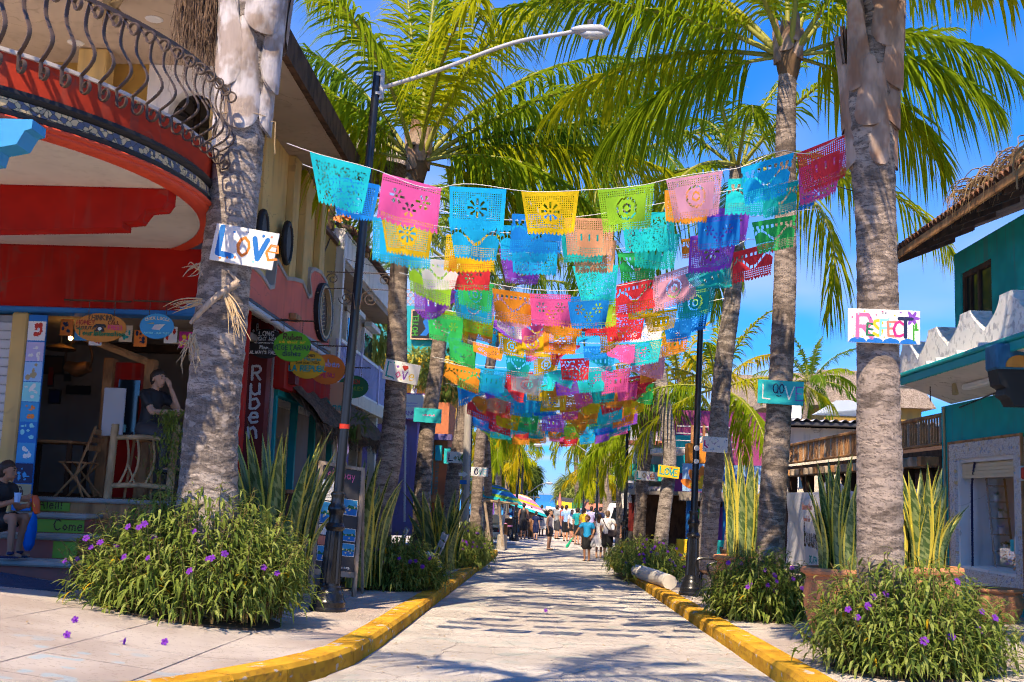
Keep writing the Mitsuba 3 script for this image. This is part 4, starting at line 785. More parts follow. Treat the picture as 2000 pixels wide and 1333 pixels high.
board(1727, 638, 10.32, .655, .315, -.012, 'm_white', 'white RESPECT board with rainbow letters and a purple flower on the right front palm',
    [(L_('R', -.245, -.115, .21, .035), 'm_pink'), (L_('E', -.155, -.085, .105, .02), 'm_darkgreen'), (L_('S', -.100, -.085, .14, .026), 'm_yellow'), (L_('P', -.035, -.085, .145, .022), 'm_aqua'), (L_('E', .035, -.085, .13, .022), 'm_salmon'), (L_('C', .085, -.09, .14, .024), 'm_magenta'), (L_('T', .135, -.09, .17, .032), 'm_navy'), (wv, 'm_paint_blue'),
     star(.255, .085, .075, 'm_purple'), (unary_union([LineString([(.268, .02), (.268, -.12)]).buffer(.007), ell(.03, .010, .288, -.02), ell(.012, .035, .290, .01)]), 'm_green')] + [star(-.29 + .055 * i, .105 + .03 * ((i * 7) % 3 - 1), .011, ('m_magenta', 'm_aqua', 'm_yellow', 'm_purple', 'm_pink')[i % 5]) for i in range(9)] + [star(q, -.1, .009, 'm_yellow') for q in (-.28, -.2, .0, .22)])
face = unary_union([LineString(ell(.035, .065, -.075, .055).exterior.coords).buffer(.008), LineString(ell(.03, .06, .012, .055).exterior.coords).buffer(.008), LineString([(-.06, -.045), (-.025, -.06), (.0, -.045)]).buffer(.007), ell(.01, .01, -.045, -.01), ell(.01, .01, .0, -.01)])
board(1525, 767, 16.3, .655, .345, -.03, 'm_turq', 'turquoise LOVE board with a bunny face for its O, on the second right palm', [(L_('L', -.26, -.1, .21, .018), 'm_white'), (face, 'm_navy'), (L_('V', .06, -.095, .19, .017), 'm_white'), (L_('E', .215, -.1, .19, .014), 'm_purple')])
hrt = unary_union([ell(.032, .03, -.022, .02), ell(.032, .03, .022, .02), Polygon([(-.05, .012), (.05, .012), (0, -.055)])])
board(784, 727, 19.7, .635, .36, -.17, 'm_white', 'white LOVE board with a red heart on the palm behind the left lamp post', [(L_('L', -.26, -.12, .26, .028), 'm_teal'), (mv(letter('o', .2, .02), -.09, -.11), 'm_pink'), (L_('V', .02, -.12, .14, .022), 'm_purple'), (mv(letter('e', .2, .016), .15, -.115), 'm_yellow'), (mv(hrt, .055, .075), 'm_red'), (mv(affinity.scale(hrt, .5, .5), -.08, .08), 'm_purple')] + dots(5, .6, .33, ['m_teal', 'm_salmon', 'm_yellow'], .016, 8, .75))
board(835, 812, 26.7, .66, .34, -.035, 'm_turq', 'plain turquoise board with pink scribbles on the third left palm', [star(-.10 + .05 * i, .0 + .012 * (i % 2), .03, 'm_pink' if i % 2 else 'm_lavender') for i in range(6)])
board(893, 894, 33.6, .62, .33, -.02, 'm_white', 'white LOVE board with a green E on the curved left palm', [(L_('L', -.25, -.1, .2, .03), 'm_navy'), (mv(letter('o', .22, .025), -.1, -.08), 'm_teal'), (L_('V', .02, -.1, .14, .028), 'm_darkgreen'), (mv(letter('e', .36, .04), .12, -.09), 'm_lime'), (ell(.025, .025, -.055, -.02), 'm_paint_orange')])
board(936, 922, 36.8, .58, .29, -.03, 'm_white', 'narrow white board reading OVE on the straight far left palm', [(L_('O', -.16, -.09, .18, .035), 'm_navy'), (L_('V', -.02, -.09, .18, .025), 'm_teal'), (L_('E', .13, -.09, .18, .025), 'm_aqua')])
board(1397, 869, 21.5, .47, .29, -.04, 'm_white', 'white board spotted with blue and purple dots on the palm behind the right lamp', dots(46, .45, .27, ['m_paint_blue', 'm_purple', 'm_sky_blue', 'm_navy'], .010, 11) + [(LineString([(-.2, .06), (-.2, -.02), (-.15, -.06)]).buffer(.014), 'm_magenta')])
board(1306, 922, 29.6, .56, .31, -.09, 'm_yellow', 'yellow LOVE board with turquoise letters on the leaning right palm', [(L_('L', -.22, -.08, .2, .032), 'm_teal'), (L_('O', -.10, -.08, .17, .032), 'm_teal'), (L_('V', .02, -.08, .17, .028), 'm_teal'), (L_('E', .13, -.1, .18, .026), 'm_teal'), (mv(affinity.scale(hrt, .5, .5), .06, .1), 'm_red')])
board(1262, 930, 35.5, .72, .29, -.05, 'm_white', 'long white LOVE board, the furthest on the right side', [(L_('L', -.28, -.1, .19, .04), 'm_teal'), (mv(letter('o', .3, .03), -.12, -.06), 'm_tan'), (L_('V', .02, -.1, .14, .025), 'm_purple'), (mv(letter('e', .3, .025), .13, -.08), 'm_paint_orange')])
# ---------------------------------------------------------------- poster board, benches, log, mat
def poster_board():
    t = thing('poster_board', 'A-frame poster board advertising tours behind the left lamp post', 'sign board'); c0, c1 = at(616, 16.4), at(700, 16.9); y = np.array([0, .12, 1.0]); y /= np.linalg.norm(y); x = (c1 - c0); W = np.linalg.norm(x); x /= W; n = np.cross(x, y); n /= np.linalg.norm(n); o = (c0 + c1) / 2; H = 1.92
    def pn(x0, x1, y0, y1, th, z, mt, nm='panel', par=t): return part(par, nm, tf(b2((x0, y0, z), (x1, y1, z + th), .0), frame(o, x, y, n)), mt)
    w = W / 2
    for s in (-1, 1): pn(s * w - .03, s * w + .03, 0, H, .045, -.03, 'm_wood_grey', 'leg')
    pn(-w + .03, w - .03, H - .05, H, .04, -.03, 'm_wood_grey', 'rail'); pn(-w + .03, w - .03, .28, .36, .04, -.03, 'm_wood_grey', 'rail')
    bk = pn(-w + .03, w - .03, .36, H - .05, .012, -.02, 'm_darkgrey', 'backing'); a, b = -w + .05, w - .05; m_ = (a + b) / 2
    def photo(x0, x1, y0, y1, sd):
        q = random.Random(sd); pk = pn(x0, x1, y0, y1, .004, -.007, 'm_sky_blue', 'photo', t); hh = y1 - y0; ww = x1 - x0
        hill = Polygon([(x0, y0 + hh * .42)] + [(x0 + ww * i / 8, y0 + hh * (.46 + q.uniform(0, .22))) for i in range(9)] + [(x1, y0 + hh * .42)])
        part(pk, 'print', flat(sbox(x0, y0, x1, y0 + hh * .42), .001, o + n * -.003, x, y), 'm_paint_blue'); part(pk, 'print', flat(hill, .001, o + n * -.0025, x, y), 'm_darkgreen')
        part(pk, 'print', flat(unary_union([sbox(x0 + ww * u, y0 + hh * v, x0 + ww * (u + .08), y0 + hh * (v + .12)) for u, v in [(q.uniform(.1, .8), q.uniform(.1, .5)) for _ in range(6)]]), .001, o + n * -.002, x, y), q.choice(['m_cream', 'm_orange', 'm_white', 'm_red']))
        part(pk, 'border', flat(sbox(x0, y0, x1, y1).difference(sbox(x0 + .008, y0 + .008, x1 - .008, y1 - .008)), .001, o + n * -.0015, x, y), 'm_white')
    for i, yy in enumerate((.52, .74, 1.12)): photo(m_ + .02, b, yy + .06, yy + .25 + (.05 if i == 2 else 0), i)
    photo(a, m_ - .01, 1.02, 1.34, 7); photo(a, m_ - .01, .48, .70, 8)
    pp = pn(a, m_ + .01, 1.36, 1.66, .004, -.006, 'm_white', 'notice'); part(pp, 'print', flat(unary_union([sbox(a + .03, 1.62 - .022 * i, a + .03 + R_.uniform(.08, .17), 1.627 - .022 * i) for i in range(11)]), .001, o + n * -.001, x, y), 'm_darkgrey')
    pp = pn(a, m_ - .01, .86, 1.0, .004, -.006, 'm_white', 'notice'); part(pp, 'print', flat(ell(.04, .04, m_ - .09, .93), .001, o + n * -.001, x, y), 'm_yellow')
    pp = pn(a, m_ - .01, .71, .84, .004, -.006, 'm_salmon', 'notice')
    part(t, 'lettering', flat(mv(words('ola bay', .12, .014), m_, 1.72), .002, o - n * .006, x, y), 'm_pink'); part(t, 'emblem', flat(unary_union([affinity.rotate(ell(.05, .012, m_, 1.83), q, origin=(m_, 1.80)) for q in (0, 60, 120)]), .002, o - n * .005, x, y), 'm_pink')
    part(t, 'lettering', flat(mv(words('www.', .05, .008, False), a, .40), .002, o - n * .006, x, y), 'm_white'); part(t, 'lettering', flat(mv(words('ours.com', .05, .008, False), m_ + .02, .40), .002, o - n * .006, x, y), 'm_white')
    for s in (-1, 1): part(t, 'rear_leg', tube([o + x * s * w + y * H * .95 + [0, .05, 0], o + x * s * w + [0, .75, .0]], .025, 5), 'm_wood_grey')
poster_board()
def bench_white(px, Y, label, yaw):
    t = thing('street_bench', label, 'bench'); c = at(px, Y); Mz = rot([0, 0, 1], yaw)
    def a(m, nm, mt='m_lightgrey'): part(t, nm, (m[0] @ Mz.T + c, m[1]), mt)
    for i in range(3): a(bx((-.22 + .13 * i, 0, .45), (.12, 1.5, .035), .01), 'seat_slat', 'm_w_white')
    for i in range(2): a(bx((.24 + .05 * i, 0, .66 + .16 * i), (.03, 1.5, .13), .01, rot([0, 1, 0], .28)), 'back_slat', 'm_w_white')
    for s in (-.68, .68):
        a(tube([(-.26, s, 0), (-.20, s, .43), (.16, s, .43)], .022, 6), 'leg', 'm_grey'); a(tube([(.30, s, 0), (.14, s, .43), (.34, s, .9)], .024, 6), 'rear_leg', 'm_grey')
bench_white(842, 23.6, 'pale bench with slatted back seen from its end on the left kerb', 0.15)
bench_white(768, 24.8, 'second pale bench behind the first, half hidden by the bush', .15)
def bench_dark():
    t = thing('park_bench', 'dark wooden bench with curved iron ends beside the right lamp post', 'bench'); c = at(1402, 19.3)
    for s in (-.7, .7):
        q = c + [0, s, 0]
        part(t, 'iron_end', J(tube(spline([q + [-.26, 0, .0], q + [-.18, 0, .12], q + [-.16, 0, .4], q + [.12, 0, .42], q + [.2, 0, .62], q + [.17, 0, .86]], 20), .03, 8), tube(spline([q + [.32, 0, 0], q + [.2, 0, .15], q + [.1, 0, .42]], 10), .03, 8), tube(spline([q + [-.2, 0, .42], q + [-.26, 0, .62], q + [-.05, 0, .66], q + [.18, 0, .62]], 14), .022, 6)), 'm_pole_black', smooth=50)
    for i in range(5): part(t, 'seat_slat', bx(c + [-.16 + .075 * i, 0, .44], (.06, 1.5, .03), .006), 'm_wood_dark')
    for i in range(4): part(t, 'back_slat', bx(c + [.155 + .012 * i, 0, .54 + .085 * i], (.025, 1.5, .07), .006, rot([0, 1, 0], -.1)), 'm_wood_dark')
bench_dark()
a_, b_ = at(1247, 26.6) + [0, 0, .15], at(1310, 22.2) + [0, 0, .14]
one('fallen_log', trunk_mesh([a_, (a_ + b_) / 2, b_], [.15, .155, .14], .6, 24, .03, 4)[0], M('log_pale', (.60, .56, .50), .8), 'pale cut palm log lying on the right kerb pavement', 'log', smooth=50)
mt_ = thing('rubber_mat', 'dark blue ribbed rubber mat lying on the left pavement', 'mat')
mp = Polygon([(-7.2, 11.0), (-5.15, 12.25), (-5.2, 12.9), (-7.2, 13.2), (-8.2, 12.4)]); v, f = extr(mp, .02); v = np.array(v); v[:, 2] += PZ(v[:, 0], v[:, 1]) - .005; part(mt_, 'sheet', (v, f), 'm_rubber_blue')
rb = []
for i in range(60):
    g = LineString([(-8.2, 11 + i * .04), (-5, 11 + i * .04)]).buffer(.010, cap_style=2).intersection(mp.buffer(-.03))
    if g.is_empty or g.geom_type != 'Polygon': continue
    v, f = extr(g, .006); v = np.array(v); v[:, 2] += PZ(v[:, 0], v[:, 1]) + .0145; rb.append((v, f))
M('rubber_blue', (.045, .055, .10), .6); part(mt_, 'ribs', J(rb), 'm_rubber_blue', kind='stuff')
lr = np.random.default_rng(31); q = []
for i in range(520):
    side = lr.random(); y = 7.6 + 22 * lr.random() ** 1.6
    x = XL + .05 + abs(lr.normal(0, .35)) if side < .35 else XRt - .05 - abs(lr.normal(0, .4)) if side < .65 else lr.uniform(XL, XRt) if side < .75 else (lr.uniform(-4.6, XL - .3) if side < .9 else lr.uniform(XRt + .3, 4))
    if y < 11.6 and x < XL + .2: x = XL - .9 - (11.6 - y)
    z = float(G(y)) if XL < x < XRt else float(PZ(x, y)); V = leaves_at(np.array([[x, y, z + .012]]), np.array([[lr.normal(), lr.normal(), .05]]), None, np.array([lr.uniform(.03, .09)]), 0); q.append((V[0], BL[0][1]))
setting('leaf_litter', J(q), 'm_frond_dry', label='small dry leaves scattered along the kerbs and paving', kind='stuff')
# ---------------------------------------------------------------- the red corner cafe with its round balcony
def wl(par, nm, lo, hi, mat, b=0.0, **kw): return part(par, nm, b2(lo, hi, b), mat, **kw)
cafe = thing('corner_cafe', 'red corner cafe with a round balcony, wrought iron railing and steps on the left', 'building')
FZ, SZ, LZ = 1.13, 4.38, 3.56      # cafe floor, balcony soffit, lintel
for (y0, z1, x1, i) in ((14.6, FZ, -4.6, 0), (14.1, .93, -5.75, 1), (13.6, .69, -5.6, 2), (13.1, .41, -5.45, 3)):
    z0 = (.93, .69, .41, .12)[i]; yb = 19.0 if i == 0 else y0 + .75
    wl(cafe, 'riser', (-9.6, y0 + .05, z0 - .25), (x1, yb, z1 - .06), ('m_w_deepred', 'm_w_salmon', 'm_w_salmon', 'm_w_salmon')[i] if i else 'm_wood')
    wl(cafe, 'tread', (-9.6, y0 - .02, z1 - .06), (x1 + .04, yb, z1), 'm_w_step', .02)
for (x0, x1, y, z0, z1, s, h, tx) in ((-6.95, -6.16, 14.6, .95, FZ - .07, 'Alell!', .12, -6.42), (-6.4, -5.75, 14.1, .70, .86, 'Come', .13, -5.95), (-5.9, -5.6, 13.6, .42, .62, '', 0, 0)):
    g = part(cafe, 'riser_panel', b2((x0, y + .035, z0), (x1, y + .055, z1)), 'm_lime')
    if s: part(g, 'lettering', flat(words(s, h, .014), .003, (tx, y + .034, z0 + .03), XR, ZU), 'm_dkbrown')
plaster('w_step', (.34, .36, .33), .7, 2.0); plaster('w_salmon', (.42, .13, .10), .8)
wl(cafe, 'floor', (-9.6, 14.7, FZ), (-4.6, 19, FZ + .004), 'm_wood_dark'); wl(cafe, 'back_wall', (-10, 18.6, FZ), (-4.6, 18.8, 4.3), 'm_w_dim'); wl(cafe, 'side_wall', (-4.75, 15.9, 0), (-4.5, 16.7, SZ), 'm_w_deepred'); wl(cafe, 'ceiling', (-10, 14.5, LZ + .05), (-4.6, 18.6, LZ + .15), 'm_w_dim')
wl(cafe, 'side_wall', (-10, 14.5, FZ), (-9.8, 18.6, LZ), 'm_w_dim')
wl(cafe, 'lintel_wall', (-9.8, 14.2, LZ), (-4.36, 14.5, SZ - .003), 'm_w_deepred'); wl(cafe, 'trim', (-9.6, 14.16, LZ - .07), (-4.5, 14.5, LZ - .002), 'm_blue', .01)
cb = Polygon([(-.42, -.05), (0.02, -.05), (0.02, .40), (-.06, .40), (-.06, .30), (-.13, .30), (-.13, .20), (-.22, .20), (-.22, .10), (-.34, .10), (-.34, .02), (-.42, .02)]); part(cafe, 'corbel', flat(cb, .32, (-4.32, 14.45, LZ + .02), XR, ZU), 'm_blue')
wl(cafe, 'post', (-6.97, 14.25, .9), (-6.76, 14.45, LZ - .07), 'm_w_cream', .02)
sh = part(cafe, 'roller_shutter', b2((-9.6, 14.36, FZ), (-6.97, 14.39, LZ - .1)), 'm_grey')
for i in range(19): part(sh, 'slat', bx((-8.28, 14.35, FZ + .06 + i * .118), (2.6, .035, .108), .012), 'm_lightgrey')
ps = part(cafe, 'poster_strip', b2((-6.74, 14.24, .95), (-6.50, 14.27, LZ - .1)), 'm_paint_blue', label='tall blue poster strip with sea pictures beside the cream post')
for i, (z, c) in enumerate(((3.25, 'm_white'), (2.98, 'm_lavender'), (2.72, 'm_lightblue'), (2.46, 'm_aqua'), (2.2, 'm_sky_blue'), (1.95, 'm_paint_blue'), (1.68, 'm_sky_blue'), (1.42, 'm_navy'), (1.16, 'm_khaki'))):
    q = part(ps, 'picture', b2((-6.735, 14.235, z - .125), (-6.505, 14.242, z + .125)), c); rr = random.Random(i)
    part(q, 'print', flat(unary_union([ell(rr.uniform(.01, .035), rr.uniform(.008, .04), -6.62 + rr.uniform(-.07, .07), z + rr.uniform(-.09, .09), 7) for _ in range(8)]), .001, (0, 14.2345, 0), XR, ZU), ('m_red', 'm_white', 'm_khaki', 'm_white', 'm_paint_orange', 'm_aqua', 'm_white', 'm_sky_blue', 'm_dkbrown')[i])
# posters under the lintel, doors, furniture inside
cr = random.Random(9)
for i in range(9):
    x = -6.4 + i * .2; m_ = part(cafe, 'poster', bx((x, 14.62, 3.36 - .06 * (i % 3)), (.17, .01, .22)), ('m_paint_orange', 'm_sky_blue', 'm_white', 'm_magenta', 'm_cream')[i % 5])
    part(m_, 'print', flat(unary_union([ell(cr.uniform(.01, .03), cr.uniform(.01, .04), x + cr.uniform(-.05, .05), 3.36 - .06 * (i % 3) + cr.uniform(-.07, .07), 6) for _ in range(7)]), .001, (0, 14.613, 0), XR, ZU), ('m_navy', 'm_white', 'm_red', 'm_yellow', 'm_teal')[i % 5])
part(cafe, 'beam', tube([(-6.5, 14.7, 3.35), (-5.5, 15.2, 3.0)], .05, 4), 'm_wood')
dr_ = part(cafe, 'door', b2((-6.2, 15.9, FZ), (-5.75, 15.96, 3.05)), 'm_w_deepred')
part(dr_, 'pane', b2((-6.13, 15.885, 2.0), (-5.82, 15.898, 2.8)), 'm_glass_dark'); part(dr_, 'notice', b2((-6.08, 15.87, 2.05), (-5.97, 15.88, 2.16)), 'm_aqua')
for x in (-6.27, -5.68): wl(cafe, 'door_post', (x - .07, 15.8, FZ), (x + .07, 16.0, 3.1), 'm_wood', .015)
pic = thing('rattan_hanging_chair', 'round rattan hanging chair inside the cafe', 'chair'); c = P(154, 700, 16.2)
a = np.linspace(0, D2, 30); part(pic, 'hoop', tube(np.stack([c[0] + .2 * np.cos(a), c[1] + 0 * a, c[2] + .27 * np.sin(a)], 1), .015, 6), 'm_wood_dark', smooth=True); part(pic, 'basket', tube([c + [-.16, 0, -.12], c + [0, 0, -.17], c + [.16, 0, -.12]], [.09, .12, .09], 10, True, (1.3, .9)), 'm_brown', smooth=50); part(pic, 'rope', tube([c + [0, 0, .27], (c[0], c[1], 3.6)], .008, 4), 'm_dkbrown')
ls = thing('pendant_lamp', 'pendant lamp with a flat dark shade and a lit bulb in the cafe', 'lamp'); c = P(118, 682, 15.9); part(ls, 'shade', lathe([(.02, .08), (.18, .03), (.22, 0), (.2, -.02), (.001, -.01)], 20, c), 'm_dkbrown', smooth=50); part(ls, 'cord', tube([c + [0, 0, .08], (c[0], c[1], 3.6)], .006, 4), 'm_black')
bu = mikit.ply(J(lathe([(.001, -.035), (.026, -.02), (.034, 0), (.026, .025), (.001, .035)], 12, P(138, 661, 15.7))), 'm_white', smooth=50); bu['emitter'] = {'type': 'area', 'radiance': rgb((9, 4.2, .8))}
put(bu, None, ls + '__bulb'); part(ls, 'bulb_cord', tube([P(138, 661, 15.7) + [0, 0, .03], np.array([P(138, 661, 15.7)[0], 15.7, 3.6])], .005, 4), 'm_black')
for i, (px, py, w, h, c) in enumerate(((103, 713, .34, .26, 'm_dkbrown'), (132, 738, .10, .10, 'm_black'), (153, 762, .34, .12, 'm_black'), (107, 775, .17, .2, 'm_navy'), (72, 775, .1, .25, 'm_brown'), (100, 735, .08, .3, 'm_deepred'), (294, 747, .20, .1, 'm_black'))):
    c0 = P(px, py, 18.5); f_ = part(cafe, 'picture_frame', bx(c0 + [0, 0, 0], (w * 1.2, .03, h * 1.2)), 'm_black'); part(f_, 'picture', bx(c0 + [0, -.018, 0], (w, .01, h)), c)
wb = one('whiteboard', J(bx(P(222, 805, 15.25), (.30, .03, .66), .006)), 'm_lightgrey', 'plain whiteboard standing behind the seated man in the cafe', 'whiteboard')
def fold_chair():
    t = thing('folding_chair', 'brown wooden folding chair just inside the cafe', 'chair'); c = np.array([-6.25, 15.2, FZ])
    for s in (-.2, .2):
        part(t, 'leg', tube([c + [-.28, s, 0], c + [.12, s, .46]], .018, 5), 'm_wood'); part(t, 'back_post', tube([c + [.10, s, 0], c + [-.02, s, .3], c + [.20, s, .95]], .018, 5), 'm_wood')
        part(t, 'rear_leg', tube([c + [.2, s, 0], c + [-.22, s, .46]], .018, 5), 'm_wood')
    for i in range(4): part(t, 'seat_slat', bx(c + [-.22 + .1 * i, 0, .46], (.08, .44, .02)), 'm_wood')
    for i in range(3): part(t, 'back_slat', bx(c + [.12 + .03 * i, 0, .66 + .11 * i], (.02, .42, .07)), 'm_wood')
fold_chair()
tb = thing('cafe_table', 'dark cafe table behind the folding chair', 'table'); part(tb, 'table_top', bx((-6.9, 15.7, FZ + .74), (.8, .7, .04), .01), 'm_wood'); [part(tb, 'leg', bx((-6.9 + dx, 15.7 + dy, FZ + .36), (.06, .06, .72)), 'm_wood_dark') for dx in (-.34, .34) for dy in (-.28, .28)]
rl = thing('log_railing', 'rustic log railing with vines at the edge of the cafe platform', 'railing')
A0, A1, zt = np.array([-5.72, 14.75, FZ]), np.array([-4.95, 14.85, FZ]), FZ + .82
part(rl, 'post', tube([A0, A0 + [.03, 0, .98]], [.055, .05], 9), 'm_log', smooth=50); part(rl, 'post', tube([A1 + [0, 0, -.1], A1 + [.05, 0, 1.0]], [.055, .05], 9), 'm_log', smooth=50)
for z in (.17, .80): part(rl, 'rail', tube([A0 + [0, 0, z], (A0 + A1) / 2 + [0, 0, z + .02], A1 + [0, 0, z]], .035, 8), 'm_log', smooth=50)
for u in (.25, .42, .68): part(rl, 'branch', tube(spline([A0 + (A1 - A0) * u + [0, 0, .8], A0 + (A1 - A0) * (u + .04) + [0, 0, .45], A0 + (A1 - A0) * (u - .1) + [0, 0, .17]], 9), .016, 6), 'm_log', smooth=50)
part(rl, 'branch', tube([A0 + (A1 - A0) * .3 + [0, 0, .45], A0 + (A1 - A0) * .45 + [0, 0, .17]], .013, 6), 'm_log')
vr = np.random.default_rng(3); nb = 420; B = np.array([P(333, 850, 14.6)] * nb) + np.c_[vr.normal(0, .10, nb), vr.uniform(-.1, .2, nb), np.zeros(nb)]; B[:, 2] = FZ + .15 + 1.05 * vr.random(nb) ** .6; B[:, 0] -= .16 * (B[:, 2] < FZ + .6) * vr.random(nb)
V = leaves_at(B, np.c_[vr.normal(0, 1, (nb, 2)), vr.uniform(-1, .2, nb)], None, vr.uniform(.05, .09, nb), 1); V = V; part(rl, 'vine', J([(B[i] + (V[i] - B[i]) * [1.6, 1.6, 1.2], BL[1][1]) for i in range(nb)]), 'm_bush_a', kind='stuff')
# balcony
BC, BR = np.array([-7.6, 11.7]), 3.8
def arc(a0=-78, a1=47, n=64): return np.radians(np.linspace(a0, a1, n))
def sweep(prof, a=None):
    a = arc() if a is None else a; p = np.asarray(prof, float)
    v = np.stack([BC[0] + (BR + p[None, :, 0]) * np.cos(a)[:, None], BC[1] + (BR + p[None, :, 0]) * np.sin(a)[:, None], np.repeat(p[None, :, 1], len(a), 0)], -1); return grid(v)
def f_pebble(p, n, uv):
    an = dr.atan2(p.y - 11.7, p.x + 7.6) * 3.8; v, v2, r = voronoi(an * 17, p.z * 19)
    return mix((.06, .05, .045), mix((.62, .46, .24), (.10, .11, .16), smoothstep(.55, .6, r)), smoothstep(.04, .12, v2 - v))
M('pebble', mikit.proc(f_pebble), .5, .4)
a = arc(); ap = [(BC[0] + (BR - .02) * math.cos(q), BC[1] + (BR - .02) * math.sin(q)) for q in a]
part(cafe, 'balcony_soffit', tf(extr(Polygon(ap + [(-5.2, 14.5), (-12, 14.5), (-12, 8)]), .03), frame((0, 0, SZ), [1, 0, 0], [0, 1, 0])), 'm_w_soffit')
part(cafe, 'balcony_lip', sweep([(-.16, SZ - .01), (-.05, SZ - .03), (.0, SZ - .02), (.02, SZ + .0), (.02, SZ + .02), (.05, SZ + .03), (.06, SZ + .05), (.05, SZ + .065), (0, SZ + .07)]), 'm_lip', smooth=40)
part(cafe, 'molding', sweep([(.0, SZ + .07), (.035, SZ + .075), (.045, SZ + .11), (.02, SZ + .13), (0, SZ + .13)]), 'm_black', smooth=40); part(cafe, 'pebble_band', sweep([(.0, SZ + .13), (.012, SZ + .135), (.012, SZ + .225), (0, SZ + .23)]), 'm_pebble')
part(cafe, 'molding', sweep([(.0, SZ + .23), (.03, SZ + .24), (.05, SZ + .27), (.04, SZ + .31), (.0, SZ + .32)]), 'm_black', smooth=40); part(cafe, 'balcony_fascia', sweep([(0, SZ + .32), (0, SZ + .62)]), 'm_lip2'); part(cafe, 'coping', sweep([(0, SZ + .62), (.03, SZ + .62), (.03, SZ + .655), (0, SZ + .66), (-.4, SZ + .66)]), 'm_w_soffit')
plaster('lip2', (.50, .045, .018), .8)
for (y, col, xe) in ((11.35, 'm_w_deepred', -3.98), (9.2, 'm_sky_blue', -4.42)):
    bm = [(-9, 0), (-9, -.62), (xe - .45, -.42), (xe - .45, -.36), (xe - .3, -.34), (xe - .22, -.22), (xe - .05, -.2), (xe, -.12), (xe, 0)] if col != 'm_sky_blue' else [(xe - .5, 0), (xe - .5, -.38), (xe - .32, -.36), (xe - .3, -.26), (xe - .12, -.22), (xe - .06, -.1), (xe, -.08), (xe, 0)]
    part(cafe, 'balcony_beam', flat(Polygon(bm), .26, (0, y + .13, SZ - .005), XR, ZU), col)
rlg = part(cafe, 'railing', sweep([(.14, 5.66), (.17, 5.66), (.17, 5.70), (.14, 5.70), (.14, 5.66)]), 'm_iron')
for i, q in enumerate(np.radians(np.arange(-58, 46, 2.9))):
    u = np.linspace(0, 1, 22); sp = lambda c0, c1, r0, a0, a1, n: [(c0 + r0 * (1 - .55 * k / n) * math.cos(a0 + (a1 - a0) * k / n), c1 + r0 * (1 - .55 * k / n) * math.sin(a0 + (a1 - a0) * k / n)) for k in range(n + 1)]
    top = sp(.26, 5.54, .075, math.pi * 2.9, math.pi * .75, 16); mid = [(.13, 5.66), (.10, 5.45), (.20, 5.28), (.27, 5.12), (.17, 5.02), (.10, 4.98)]; low = sp(.185, 4.86, .075, math.pi * .9, math.pi * 3.0, 16)
    pr = np.array(top[:-2] + [tuple(x) for x in spline(mid, 18)] + low)
    w = pr[:, 0] + BR; path = np.stack([BC[0] + w * math.cos(q), BC[1] + w * math.sin(q), pr[:, 1]], 1)
    part(rlg, 'baluster', tube(path, .014, 5, True, (1.5, .7)), 'm_iron', smooth=50)
# upper storey
wl(cafe, 'roof_slab', (-13, 12.3, 7.0), (-3.65, 20.6, 7.35), 'm_w_upper'); wl(cafe, 'roof_edge', (-3.65, 12.3, 6.98), (-3.55, 20.6, 7.38), 'm_wood_dark')
for x0, x1 in ((-13, -5.55),): wl(cafe, 'upper_wall', (x0, 14.55, 5.0), (x1, 14.75, 6.997), 'm_w_ochre')
aw = sbox(-5.55, 5.0, -4.55, 6.997).difference(unary_union([sbox(-5.25, 5.0, -4.62, 6.3), ell(.315, .35, -4.935, 6.3)])); part(cafe, 'arch_wall', flat(aw, .2, (0, 14.75, 0), XR, ZU), 'm_w_white')
wl(cafe, 'column', (-6.3, 14.0, 5.0), (-5.92, 14.3, 6.997), 'm_w_cream', .02); wl(cafe, 'upper_side_wall', (-4.75, 14.8, 4.4), (-4.55, 21.5, 6.997), 'm_w_cream'); wl(cafe, 'upper_floor', (-13, 14.51, 4.42), (-4.55, 21.5, 4.98), 'm_w_dim'); wl(cafe, 'patio_wall', (-6, 17.2, 5), (-4.76, 17.4, 6.99), 'm_w_pale')
for y in (16.6, 18.6, 19.6, 21.0): wl(cafe, 'pilaster', (-4.55, y, 4.4), (-4.42, y + .45, 6.995), 'm_w_cream', .01)
for (px, py, ry) in ((513, 452, .30), (561, 475, .33)):
    c = PX(px, py, -4.41); a = np.linspace(0, D2, 30); part(cafe, 'round_window', tube(np.stack([c[0] + 0 * a, c[1] + ry * .72 * np.cos(a), c[2] + ry * np.sin(a)], 1), .05, 8), 'm_black', smooth=True); part(cafe, 'round_opening', tf(extr(ell(ry * .7, ry), .02), frame(c + [.0, 0, 0], [0, 1, 0], [0, 0, 1])), 'm_darkgrey')
sl = thing('star_lantern', 'pierced metal star lantern hanging over the balcony', 'lantern'); c = P(216, 16, 12.4)
q = []
for k in range(9):
    d = np.array([math.cos(k * 2.4) * math.sqrt(1 - ((k + .5) / 4.5 - 1) ** 2), math.sin(k * 2.4) * math.sqrt(1 - ((k + .5) / 4.5 - 1) ** 2), (k + .5) / 4.5 - 1]); q.append(tube([c + d * .02, c + d * .07, c + d * .25], [.07, .065, .002], 4))
part(sl, 'points', J(q), 'm_brass'); part(sl, 'chain', tube([c, (c[0], c[1], 7.0)], .006, 4), 'm_iron'); M('brass', (.22, .15, .07), .45, .5, .6)
for px, py in ((301, 38), (148, 84)): part(cafe, 'downlight', lathe([(.001, -.01), (.09, -.012), (.11, 0)], 16, CAM + ray(px, py) * (5.615 / ray(px, py)[2])), 'm_lightgrey')
ss = thing('spiral_staircase', 'dark iron spiral staircase on the balcony beside the palm', 'staircase'); c = P(388, 180, 15.9)
part(ss, 'post', tube([(c[0], c[1], 4.98), (c[0], c[1], 7.4)], .05, 10), 'm_iron')
